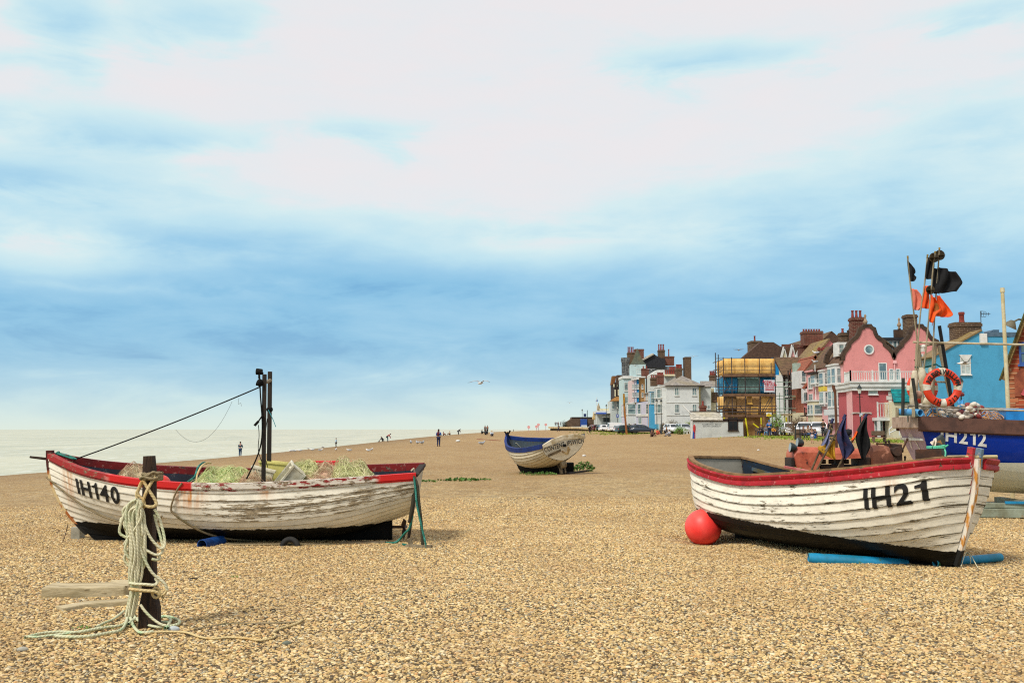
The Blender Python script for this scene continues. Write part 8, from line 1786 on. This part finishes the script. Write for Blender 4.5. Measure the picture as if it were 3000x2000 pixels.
pers('toddler in a dark and white top and pale shorts standing on the grass', 2379, 41, 1.15, -20, 'stand', (60, 66, 84), (206, 206, 214), shorts=True, hair=(176, 130, 100))
pers('small child in a navy hooded top and blue trousers on the grass', 2388, 32, 1.0, 10, 'stand', (26, 36, 72), (40, 100, 180), hood=True)
pers('tall man in a dark olive jacket standing behind a pushchair', 2412, 54, 1.84, 10, 'hold', (62, 60, 46), (50, 50, 56), hair=(24, 22, 22))
pers('man in a black top and khaki shorts seen behind the leaning marker pole', 2433, 58, 1.82, 30, 'stand', (32, 32, 44), (110, 104, 78), shorts=True)
pers('person in black seen past the navy hanging flag', 2452, 44, 1.7, 0, 'stand', (30, 34, 54), (30, 34, 50))
pers('man in a dark green and black jacket looking down at the black pushchair', 2478, 48, 1.78, -40, 'hold', (48, 64, 54), (34, 36, 44), hair=(70, 50, 40))
pers('long haired person in brown on the bench left of the two children', 2354, 30, 1.66, 10, 'bench', (110, 88, 78), (60, 60, 70), long_hair=True, hair=(110, 70, 50), d=92.7)
pers('long haired person in beige and jeans on the bench nearest the children', 2367, 31, 1.7, 30, 'bench', (190, 164, 140), (70, 108, 150), long_hair=True, hair=(120, 74, 48), d=92.6)
pers('person with dark hair behind the bench sitters', 2377, 30, 1.66, 0, 'bench', (70, 60, 80), (50, 50, 60), hair=(50, 34, 30), d=94)
pers('person in dark grey at the doorway of the rose house', 2597, 44, 1.74, 20, 'stand', (54, 52, 56), (44, 44, 50), hair=(160, 130, 110))
pers('person in red standing by the handrail of the cream wall', 2605, 42, 1.7, -30, 'hold', (170, 36, 48), (60, 80, 130), hair=(90, 60, 50))

# ================= street furniture =================
miron = M('iron_dark_green', (30, 44, 44), (24, 34, 36), 4, .5)
def lamp(label, u, d, v_top, proto=None):
    p = at(u, d); h = Zv(v_top, d)-p.z
    root = thing('street_lamp', label, 'street lamp', p, 0, 'Victorian style lamps along the seafront')
    mb = MB(); mb.lathe([(.14, 0), (.14, .25), (.09, .32), (.075, 1.0), (.06, 1.05), (.045, h-1.0), (.07, h-.95), (.05, h-.85)], (0, 0, 0), 10); mb.cyl((-.28, 0, h-1.15), (.28, 0, h-1.15), .02, n=6); mb.build('post', miron, root, smooth=40)
    mb = MB(); mb.lathe([(.12, h-.85), (.2, h-.42), (.2, h-.40), (.1, h-.40)], (0, 0, 0), 6); ln = mb.build('lantern', M('lantern_glass', (206, 210, 200), (180, 186, 180), 3, .2), root)
    mb = MB(); mb.lathe([(.25, h-.42), (.2, h-.36), (.12, h-.2), (.06, h-.14), (.04, h-.06), (.015, h)], (0, 0, 0), 8); c = mb.build('lantern_cap', miron, root, smooth=40); c.parent = ln
    return root
lamp('lamp post before the rose wall, with a small sign on it', 2522, 88, 1124); lamp('lamp post in front of the sky blue house', 2820, 70, 1101); lamp('left lamp of the close pair before the white corner house', 1925, 158, 1167); lamp('right lamp of the close pair before the white corner house', 1938, 158, 1168)
lamp('lamp post before the flat roofed cafe', 1777, 243, 1183); lamp('lamp post carrying a blue sign left of the tall ochre post', 1809.5, 235, 1186); lamp('farthest lamp post above the brick shelter', 1706, 300, 1197)
msb = M('sign_blue', (30, 70, 170), (24, 56, 140), 3, .5)
def sign(name, label, u, v0, v1, d, w, m, pole=True, vb=None):
    p = at(u, d); z0, z1 = Zv(v1, d), Zv(v0, d); root = thing(name, label, 'sign', p); mb = MB(); mb.box(-w/2, w/2, -.06, -.02, z0-p.z, z1-p.z); mb.build('sign_plate', m, root)
    if pole: mb = MB(); mb.cyl((0, 0, -.1), (0, 0, z1-p.z), .06, n=6); mb.build('post', miron, root)
    return root
r = sign('parking_sign', 'small blue sign with a white P below a seafront lamp', 1809.5, 1213, 1222, 234, .55, msb); mb = MB(); hh = Zv(1213, 234)-Zv(1222, 234); put_text(mb, 'P', (0, -.075, Zv(1220.5, 234)-r.location.z), (1, 0, 0), (0, 0, 1), hh*.65, .02); mb.build('sign_lettering', mlw, r, recalc=False)
sign('lamp_sign', 'small pale blue plate on the lamp post before the rose wall', 2523.5, 1210, 1220, 87.6, .26, M('plate_pale_blue', (190, 210, 230), None, 3), False)
sign('hanging_sign', 'dark blue square sign beside a dark pole above the brick shelter', 1714, 1211.5, 1220, 298, .8, M('sign_navy', (30, 50, 96), None, 3)); mb = MB(); a = at(1721, 298); mb.cyl(a, V((a.x, 298, Zv(1201, 298))), .09, n=8); tag(mb.build('pole', miron), 'dark pole right of the navy square sign', 'pole')
for u, v0, v1, d, lab in ((1572, 1247, 1257, 230, 'pinkish warning sign on a thin post, leftmost on the far shingle'), (1577.5, 1241, 1257, 235, 'tall pinkish warning sign second on the far shingle'), (1599, 1241, 1255, 245, 'pinkish warning sign nearest the promenade tip'), (1549, 1248, 1258, 225, 'lone pinkish sign on the far shingle crest')):
    p = at(u, d); root = thing('warning_sign', lab, 'sign', p, 0, 'thin posted signs on the far shingle'); h = Zv(v0, d)-p.z; mb = MB(); mb.cyl((0, 0, -.1), (0, 0, h), .05, n=6); mb.build('post', M('post_pink_grey', (190, 150, 150), None, 3), root); mb = MB(); mb.cyl((0, -.05, h-.2), (0, -.02, h-.2), .33, n=14); mb.build('sign_plate', M('plate_pink', (214, 130, 130), (236, 190, 186), 2), root)
d_ = 172; p = at(1836, d_); mb = MB(); mb.beam(V((p.x, d_, p.z-.3)), W(1829, 1190, d_), .36, .3, (1, 0, 0)); mb.build
root = thing('groyne_post', 'tall leaning timber marker post with an ochre top behind the promenade wall', 'post', p); mb.v = [tuple(V(v)-p) for v in mb.v]; mb.build('shaft', M('post_rust_brown', (130, 74, 46), (176, 120, 50), 1.2, .85, .4, mapscale=(3, 3, .5)), root)
mb = MB(); a, b = W(1829, 1190, d_)-p, W(1827.5, 1153, d_)-p; mb.beam(a, b, .36, .3, (1, 0, 0)); mb.build('ochre_top', M('post_ochre', (196, 144, 36), (120, 84, 30), 1.5, .8, .3), root)
def parasol(label, u, v0, v1, d, r, c):
    p = at(u, d); z1 = Zv(v0, d); z0 = Zv(v1, d); root = thing('closed_parasol', label, 'parasol', p); mb = MB(); mb.cyl((0, 0, 0), (0, 0, z1-p.z), .05, n=6); mb.build('pole', mgp, root); mb = MB(); rows = []
    for f, k in ((0, .75), (.2, 1), (.45, .8), (.75, .4), (1, .06)): rows.append([V((r*k*(1+.2*math.cos(a*math.pi))*math.cos(a*.5236), r*k*(1+.2*math.cos(a*math.pi))*math.sin(a*.5236), lerp(z0, z1, f)-p.z)) for a in range(12)])
    mb.grid(rows, closed=True); mb.add(rows[0], [tuple(range(11, -1, -1))]); mb.build('canopy', M('parasol_%d' % c[0], c, None, 2), root)
parasol('closed beige parasol, left of the two by the seafront cafe', 1740, 1207, 1229, 262, .35, (214, 186, 132)); parasol('closed beige parasol, right of the two by the seafront cafe', 1748, 1210, 1229, 262, .33, (214, 186, 132)); parasol('closed taupe parasol standing on the cafe roof', 1754, 1180, 1202, 259, .42, (176, 160, 132))
mb = MB(); p = at(1749, 256); mb.cyl(p, V((p.x, 256, Zv(1163, 256))), .06, n=6); mb.v = [tuple(V(v)-p) for v in mb.v]; root = thing('flagpole', 'thin white flagpole with a furled blue flag over the cafe', 'flagpole', p); mb.build('pole', mtrim, root); mb = MB(); z1, z0 = Zv(1168, 256)-p.z, Zv(1175, 256)-p.z; mb.prism([V((.05, 0, z1)), V((.12, 0, z1)), V((.3, 0, z0)), V((-.3, 0, z0-.1))], (0, .1, 0)); mb.build('flag', msb, root)
mwoodb = M('bench_wood', (112, 92, 72), (84, 68, 54), 2, .8)
def bench(label, u, d, yaw=0, w=1.7):
    root = thing('park_bench', label, 'bench', at(u, d), rad(yaw)); mb = MB(); mb.box(-w/2, w/2, -.25, .2, .42, .47); mb.build('seat', mwoodb, root)
    mb = MB(); mb.box(-w/2, w/2, .2, .25, .55, .95); mb.build('backrest', mwoodb, root)
    for s in (-1, 1): MB().box(s*(w/2-.08)-.05, s*(w/2-.08)+.05, -.25, .25, 0, .42).build('leg', mwoodb, root); MB().box(s*(w/2-.06)-.04, s*(w/2-.06)+.04, -.28, .24, .62, .67).build('armrest', mwoodb, root)
bench('brown wooden bench with sitters left of the children', 2362, 93, 0, 2.0); bench('wooden bench under the sheeted building with sitters', 2245, 109.4, -8, 2.4); bench('squat wooden bench before the doorway of the rose house', 2575, 84, 0, 1.1); bench('wooden bench end half hidden left of the sitters', 2337, 92, 80, 1.6)
mb = MB()
for u, v0, v1 in ((2331, 1240, 1280), (2344, 1239, 1280)): a = W(u, v1, 90); mb.cyl(V((a.x, 90, ground(a.x, 90))), V((a.x, 90, Zv(v0, 90))), .045, n=6)
a, b = W(2331, 1241, 90), W(2344, 1241, 90); mb.cyl(V((a.x, 90, Zv(1241, 90))), V((b.x, 90, Zv(1241, 90))), .04, n=6); tag(mb.build('cycle_stand', miron), 'dark square hoop stand left of the bench sitters', 'stand')
def pram(label, u, d, c, yaw):
    root = thing('pushchair', label, 'pushchair', at(u, d), rad(yaw)); mb = MB(); mb.lathe([(.02, .55), (.22, .6), (.3, .85), (.26, 1.05), (.02, 1.12)], (0, 0, 0), 12); mb.build('hood', cloth_m(c), root, smooth=180)
    mb = MB(); mb.box(-.2, .2, -.5, .2, .4, .56); mb.build('seat', cloth_m(c), root, bevel=.03); mb = MB()
    for s in (-.24, .24): mb.tube([(s, -.45, .12), (s, .1, .5), (s, .5, 1.0)], .018, 6); mb.tube([(s, .3, .12), (s, -.1, .55)], .018, 6)
    mb.cyl((-.24, .5, 1.0), (.24, .5, 1.0), .02, n=6); mb.build('frame', miron, root)
    for x, y in ((-.26, -.45), (.26, -.45), (-.26, .3), (.26, .3)): MB().cyl((x-.02, y, .12), (x+.02, y, .12), .12, n=12).build('wheel', mty, root)
pram('dark grey pushchair with a green handle in front of the olive jacket', 2424, 86, (60, 62, 66), 60); pram('black pushchair with white trim before the man in dark green', 2486, 84, (26, 28, 34), -20)

# ================= cars =================
mcarglass = M('car_glass', (40, 48, 54), (90, 104, 108), .8, .08); mlampr = M('tail_lamp_red', (170, 24, 28), None, 5, .2); mlampw = M('head_lamp', (230, 232, 230), None, 5, .1); mrimc = M('rim_silver', (150, 152, 154), None, 5, .3, metal=.6)
def car_proto(label, c, loc, yaw, L=4.2, H=1.46, Wd=1.75, van=False):
    """rounded car body facing local -y"""
    key = 'car_paint_%d_%d_%d' % c
    if key not in _mc:
        T = NT(key); T.out(lin(c), .22, 0, None, .5, Coat_Weight=.6, Coat_Roughness=.05); _mc[key] = T.mat
    root = thing('parked_car', label, 'car', loc, rad(yaw), 'cars parked along the seafront'); m = _mc[key]
    prof = [(-.5, .30, .55), (-.49, .30, .66), (-.36, .28, .80), (-.22, .26, .90), (.30, .26, .93), (.46, .28, .88), (.5, .32, .70), (.5, .34, .5)]
    mb = MB(); rows = []
    for y, zb, zt in prof:
        row = []
        for k, (fx, fz) in enumerate(((-.46, 0), (-.5, .25), (-.5, .75), (-.44, 1), (0, 1.03), (.44, 1), (.5, .75), (.5, .25), (.46, 0))): row.append(V((Wd*fx*(1 if -.45 < y < .45 else .9), y*L, lerp(zb, zt, fz)*H/1.46)))
        rows.append(row)
    mb.grid(rows, closed=True); mb.add(rows[0], [tuple(range(9))]); mb.add(rows[-1], [tuple(range(8, -1, -1))]); mb.build('body', m, root, smooth=50)
    top = [(-.24, .90), (-.08, 1.34), (.05, 1.44), (.28, 1.44), (.44, 1.30), (.49, .90)] if not van else [(-.34, .92), (-.26, 1.5), (-.1, 1.86), (.4, 1.88), (.49, 1.8), (.5, .92)]
    mb = MB(); rows = []
    for y, z in top: w = lerp(.46, .36, (z-.9)/.54 if not van else (z-.9)/1.4); rows.append([V((-Wd*w, y*L, z*H/1.46)), V((-Wd*w*.8, y*L, z*H/1.46+.03)), V((Wd*w*.8, y*L, z*H/1.46+.03)), V((Wd*w, y*L, z*H/1.46))])
    mb.grid(rows)
    for s in (0, 3): mb.add([r[s] for r in rows], [tuple(range(len(rows))) if s else tuple(range(len(rows)-1, -1, -1))])
    mb.build('cabin', m, root, smooth=50)
    def quad(name, pts, mat, off=.012):
        a = [V(p) for p in pts]; n = (a[1]-a[0]).cross(a[2]-a[0]).normalized(); c0 = sum(a, V())/4; n = n if n.dot(c0-V((0, 0, .8))) > 0 else -n; mb = MB(); mb.prism([p+n*off for p in a], -n*.03); return mb.build(name, mat, root)
    k = H/1.46; w0, w1 = Wd*.40, Wd*.33
    a, b = top[0], top[1]; quad('windscreen', [(-w0, lerp(a[0], b[0], .1)*L, lerp(a[1], b[1], .1)*k), (w0, lerp(a[0], b[0], .1)*L, lerp(a[1], b[1], .1)*k), (w1, lerp(a[0], b[0], .92)*L, lerp(a[1], b[1], .92)*k), (-w1, lerp(a[0], b[0], .92)*L, lerp(a[1], b[1], .92)*k)], mcarglass, .035)
    a, b = top[-1], top[-2]; quad('rear_window', [(-w0, lerp(a[0], b[0], .2)*L, lerp(a[1], b[1], .2)*k), (w0, lerp(a[0], b[0], .2)*L, lerp(a[1], b[1], .2)*k), (w1, lerp(a[0], b[0], .85)*L, lerp(a[1], b[1], .85)*k), (-w1, lerp(a[0], b[0], .85)*L, lerp(a[1], b[1], .85)*k)], mcarglass, .035)
    for s in (-1, 1):
        for y0_, y1_ in (((-.14, .10), (.13, .36)) if not van else ((-.24, -.06),)):
            zb, zt = .96*k, (1.34 if not van else 1.5)*k; wa, wb = Wd*.455*s, Wd*.375*s; quad('side_window', [(wa, y0_*L, zb), (wa, y1_*L, zb), (wb, (y1_-.01)*L, zt), (wb, (y0_+.05)*L, zt)], mcarglass, .03)
        for y in (-.31, .30):
            o = MB().lathe([(.19, -.09), (.29, -.1), (.31, -.06), (.31, .06), (.29, .1), (.19, .09)], (Wd*.44*s, y*L, .31), 18, Matrix.Rotation(rad(90), 4, 'Y')).build('wheel', mty, root, smooth=40); q = MB().lathe([(.01, -.085), (.19, -.07), (.19, .07), (.01, .085)], (Wd*.44*s, y*L, .31), 14, Matrix.Rotation(rad(90), 4, 'Y')).build('rim', mrimc, o, smooth=40)
        MB().ball((Wd*.36*s, -.475*L, .66*k), .16, .09, .08, 10, 6).build('headlight', mlampw, root, smooth=180); MB().ball((Wd*.38*s, .485*L, .74*k), .10, .06, .14, 10, 6).build('tail_light', mlampr, root, smooth=180); MB().ball((Wd*.53*s, -.17*L, .98*k), .10, .06, .07, 8, 6).build('wing_mirror', m, root, smooth=180)
    mb = MB(); mb.box(-.26, .26, -.507*L, -.495*L, .42*k, .53*k); mb.build('number_plate', mtrim, root)
    return root
WHC, SIL, NVC, BLK, GRN, RED_ = (226, 228, 230), (190, 194, 198), (28, 44, 62), (30, 32, 36), (26, 56, 54), (90, 26, 30)
def car(label, u, d, c, yaw, **k): return car_proto(label, c, at(u, d, .12), yaw, **k)
car('white car facing the beach, left of the bench sitters', 2315, 112, WHC, -8); car('white car half hidden behind the bench sitters', 2358, 106, WHC, -20); car('white car behind the child in the navy hooded top', 2398, 102, WHC, -14)
car('white hatchback facing the beach left of the lookout hut', 1971, 158, WHC, 14); car('silver car between the white hatchback and the hut', 2004, 156, SIL, 12); car('navy estate car parked side on behind the coral jacket', 1884, 172, NVC, 82, L=4.6); car('black car parked tail out left of the navy estate', 1851, 182, BLK, 130); car('dark teal car at the foot of the ochre topped post', 1838, 176, GRN, 110)
car('white van with a sloping bonnet parked under the turret house', 1814, 208, WHC, 100, van=True, L=4.6); car('white saloon on the promenade below the cafe', 1782, 222, WHC, 96); car('dark green car left of the white saloon below the cafe', 1765, 236, GRN, 150); car('dark red car farthest along the promenade', 1746, 246, RED_, 140); car('pale silver car between the van and the black car', 1828, 196, SIL, 120)

# ================= gulls =================
mgw = M('gull_white', (232, 230, 224), None, 6, .7); mgg = M('gull_grey', (186, 190, 196), (156, 160, 166), 6, .7); mgk = M('gull_black', (30, 30, 32), None, 6, .7); mgy = M('gull_yellow', (214, 160, 60), None, 6, .6)
def gull_stand(label, loc, yaw, s=1., body=None, grp='gulls standing on the beach'):
    root = thing('gull', label, 'gull', loc, rad(yaw), grp); mb = MB(); sp = [(-.25, .20, .03), (-.16, .20, .075), (0, .20, .105), (.12, .22, .095), (.19, .28, .06), (.23, .33, .052), (.28, .335, .03), (.30, .33, .012)]
    rows = [[V((x*s, r*s*math.cos(a*.6283)*.8, (z+r*math.sin(a*.6283))*s)) for a in range(10)] for x, z, r in sp]; mb.grid(rows, closed=True); mb.add(rows[0], [tuple(range(9, -1, -1))]); mb.add(rows[-1], [tuple(range(10))]); mb.build('body', body or mgw, root, smooth=180)
    for sd_ in (-1, 1): mb = MB(); mb.ball((-.08*s, .075*s*sd_, .23*s), .2*s, .022*s, .07*s, 10, 6, Matrix.Rotation(rad(8), 4, 'Y')); mb.build('wing', mgg if body is None else body, root, smooth=180); MB().cyl((.02*s, .035*s*sd_, 0), (.02*s, .035*s*sd_, .12*s), .009*s, n=5).build('leg', mgy, root)
    mb = MB(); mb.cyl((.29*s, 0, .332*s), (.35*s, 0, .318*s), .014*s, .004*s, 6); mb.build('beak', mgy, root); return root
def c7(x, y): return 700+x/2.94, 1230+y/2.94
for i, (x, y, yw, lab) in enumerate(((345, 276, 10, 'leftmost pale gull by the dark bird'), (395, 270, 200, 'dull gull second along the crest'), (445, 279, 160, 'white gull third along the crest'), (482, 280, 30, 'white gull fourth along the crest'), (524, 277, 185, 'white gull fifth along the crest'), (630, 271, 170, 'white gull left of the lone gull below the crest'), (703, 275, 20, 'white gull between two pairs on the crest'), (835, 271, 90, 'gull facing the sea just below the small child'), (948, 277, 200, 'lone white gull right of the small child'), (1113, 279, 150, 'left gull of the pair at the right end of the flock'), (1143, 271, 80, 'right gull of the pair at the right end of the flock'), (597, 256, 90, 'tall gull on the skyline of the crest'), (725, 243, 30, 'gull on the skyline near the small child'))):
    u, v = c7(x, y); d_ = 88+i*.3; gull_stand(lab, G(u, v, 30), yw, .8)
u, v = c7(318, 272); gull_stand('dark brown bird at the left end of the flock of gulls', G(u, v, 30), 170, 1.15, M('bird_brown', (86, 70, 58), None, 6))
for u, d_, yw, lab in ((1412, 100, 30, 'bird sitting on the crest left of the tent shape'), (1223, 110, 120, 'grey bird on the crest left of the backpack woman'), (1204, 112, 100, 'grey bird second left of the backpack woman'), (1237, 108, 60, 'tan bird on the crest nearest the backpack woman')): gull_stand(lab, at(u, d_), yw, 1.35, mgg)
def gull_fly(label, loc, span, yaw, roll, lift, dark=True):
    root = thing('flying_gull', label, 'gull', loc, rad(yaw), 'gulls in flight'); root.rotation_euler = (0, rad(roll), rad(yaw)); s = span/1.3
    mb = MB(); sp = [(-.26, 0, .012), (-.2, 0, .035), (-.05, 0, .07), (.1, .0, .07), (.2, .01, .045), (.26, .012, .035), (.31, .005, .008)]; rows = [[V((x*s, r*s*math.cos(a*.7854), (z+r*math.sin(a*.7854))*s)) for a in range(8)] for x, z, r in sp]; mb.grid(rows, closed=True); mb.add(rows[0], [tuple(range(7, -1, -1))]); mb.add(rows[-1], [tuple(range(8))]); mb.build('body', mgw, root, smooth=180)
    for sd_ in (-1, 1):
        mb = MB(); rows = []
        for f, xl, xt, z in ((0, .11, -.06, .02), (.35, .15, -.03, .02+lift), (.7, .08, -.05, .02+lift*.8), (1, -.08, -.12, .02+lift*.3)): y = .65*f*sd_; rows.append([V((xl*s, y*s, z*s)), V(((xl+xt)/2*s, y*s, (z+.015)*s)), V((xt*s, y*s, z*s))])
        mb.grid(rows); w = mb.build('wing', mgg, root, smooth=180, solid=.012*s)
        mb = MB(); mb.prism([V((-.07*s, .64*sd_*s, (.02+lift*.3)*s)), V((-.12*s, .63*sd_*s, (.02+lift*.3)*s)), V((-.17*s, .73*sd_*s, (.02+lift*.2)*s))], (0, 0, .012*s)); o = mb.build('wing_tip', mgk, w)
    mb = MB(); mb.cyl((.3*s, 0, .006*s), (.35*s, 0, .0), .012*s, .004*s, 6); mb.build('beak', mgy, root); return root
for (u, v, d_, sp_, yw, rl, lf, lab) in ((1407, 1122, 58, 1.35, 60, -6, .12, 'gull with wings spread low in the open sky over the beach'), (2822, 1064, 38, 1.1, -8, 0, .03, 'gull gliding across the window of the sky blue house'), (2524, 1217, 60, 1.2, 70, 8, .16, 'white gull with arched wings before the rose wall'), (1669, 1180, 200, 1.3, 80, 0, .2, 'faint far gull over the shelter'), (1860, 1071, 190, 1.4, 50, 15, .1, 'gull crossing the turret wall'), (1908, 1083, 170, 1.5, 70, -10, .12, 'gull before the grey slate wall'), (1879, 1133, 165, 1.3, 90, 0, .06, 'gull before the ochre wall'), (2032, 1044, 180, 1.5, 80, 0, .05, 'gull beside the tall lone chimney'), (2164, 1025, 120, 1.1, 70, 25, .1, 'small gull above the orange sheeting')): gull_fly(lab, W(u, v, d_), sp_, yw, rl, lf)
d_ = 112; p = at(2393, d_); mb = MB(); zt = Zv(1068, d_); mb.cyl(p, V((p.x, d_, zt)), .06, n=6); tag(mb.build('flagpole', mtrim, smooth=40), 'thin white pole before the narrow white terrace house with a gull on top', 'pole'); gull_stand('gull perched on the thin white pole', V((p.x, d_, zt)), 200, 1.5, None, 'gulls perched on the town'); gull_stand('gull perched on the orange ridge', W(2391, 1041, 117.), 160, 1.5, None, 'gulls perched on the town')

# ================= shrubs and a bare tree =================
mtwig = M('twig_brown', (140, 116, 88), (108, 88, 66), 3, .9)
def twiggy(name, label, cat, u, d, h, w, seed, n=70, leaf=None):
    rr = random.Random(seed); root = thing(name, label, cat, at(u, d)); mb = MB(); ends = []
    for k in range(n):
        a = rr.uniform(0, 6.28); t = rr.uniform(.1, 1)*w; e = V((t*math.cos(a), t*math.sin(a)*.7, h*rr.uniform(.5, 1)*(1-.4*(t/w)**2))); b = V((rr.gauss(0, .15), rr.gauss(0, .1), 0)); m_ = b.lerp(e, .5)+V((rr.gauss(0, .1), rr.gauss(0, .1), .15)); mb.tube(catmull([b, m_, e], 3), [.045, .04, .035, .03, .025, .02, .012], 4); ends.append(e)
        for q in range(3): f = rr.uniform(.4, .95); s_ = b.lerp(e, f); mb.tube([s_, s_+V((rr.gauss(0, .25), rr.gauss(0, .2), rr.uniform(.1, .4)))], .014, 3)
    mb.build('branches', mtwig, root)
    if leaf:
        mb = MB()
        for e in ends:
            for q in range(leaf[1]):
                c = e+V((rr.gauss(0, .3), rr.gauss(0, .25), rr.gauss(0, .25))); d1 = V((rr.gauss(0, 1), rr.gauss(0, 1), rr.gauss(0, 1))).normalized()*rr.uniform(.07, .14); d2 = d1.orthogonal().normalized()*.06; mb.add([c, c+d1*.5+d2, c+d1, c+d1*.5-d2], [(0, 1, 2, 3)])
        mb.build('foliage', leaf[0], root, recalc=False)
    return root
twiggy('bare_shrub', 'wide leafless brown shrub before the pale pink terrace house', 'shrub', 2343, 108, 2.3, 1.7, 5, 120); twiggy('young_tree', 'small leafy tree at the right corner of the sheeted building', 'tree', 2274, 110, 2.3, .9, 6, 30, (mleaf, 22)); twiggy('bush', 'round bright green bush before the white hatchback', 'bush', 1992, 148, .9, .8, 7, 30, (mleaf, 30)); twiggy('hedge_shrub', 'dull brown green shrub mass under the white corner house', 'shrub', 1975, 161, 1.9, 2.2, 8, 60, (M('leaf_dull', (96, 88, 56), (76, 76, 46), 4, .8), 22)); twiggy('bush', 'yellow green bush right of the brown green shrub', 'bush', 2018, 160, 1.7, .9, 9, 24, (mgrass, 26)); twiggy('hedge_shrub', 'wispy bare shrub on the end of the brick shelter', 'shrub', 1666, 297, 2.6, 1.4, 10, 40); twiggy('conifer_bush', 'dark green bush on the promenade before the brick shelter', 'bush', 1654, 297, 3., 1., 11, 30, (M('leaf_dark', (40, 62, 40), None, 4, .8), 26))
make_pebbles()
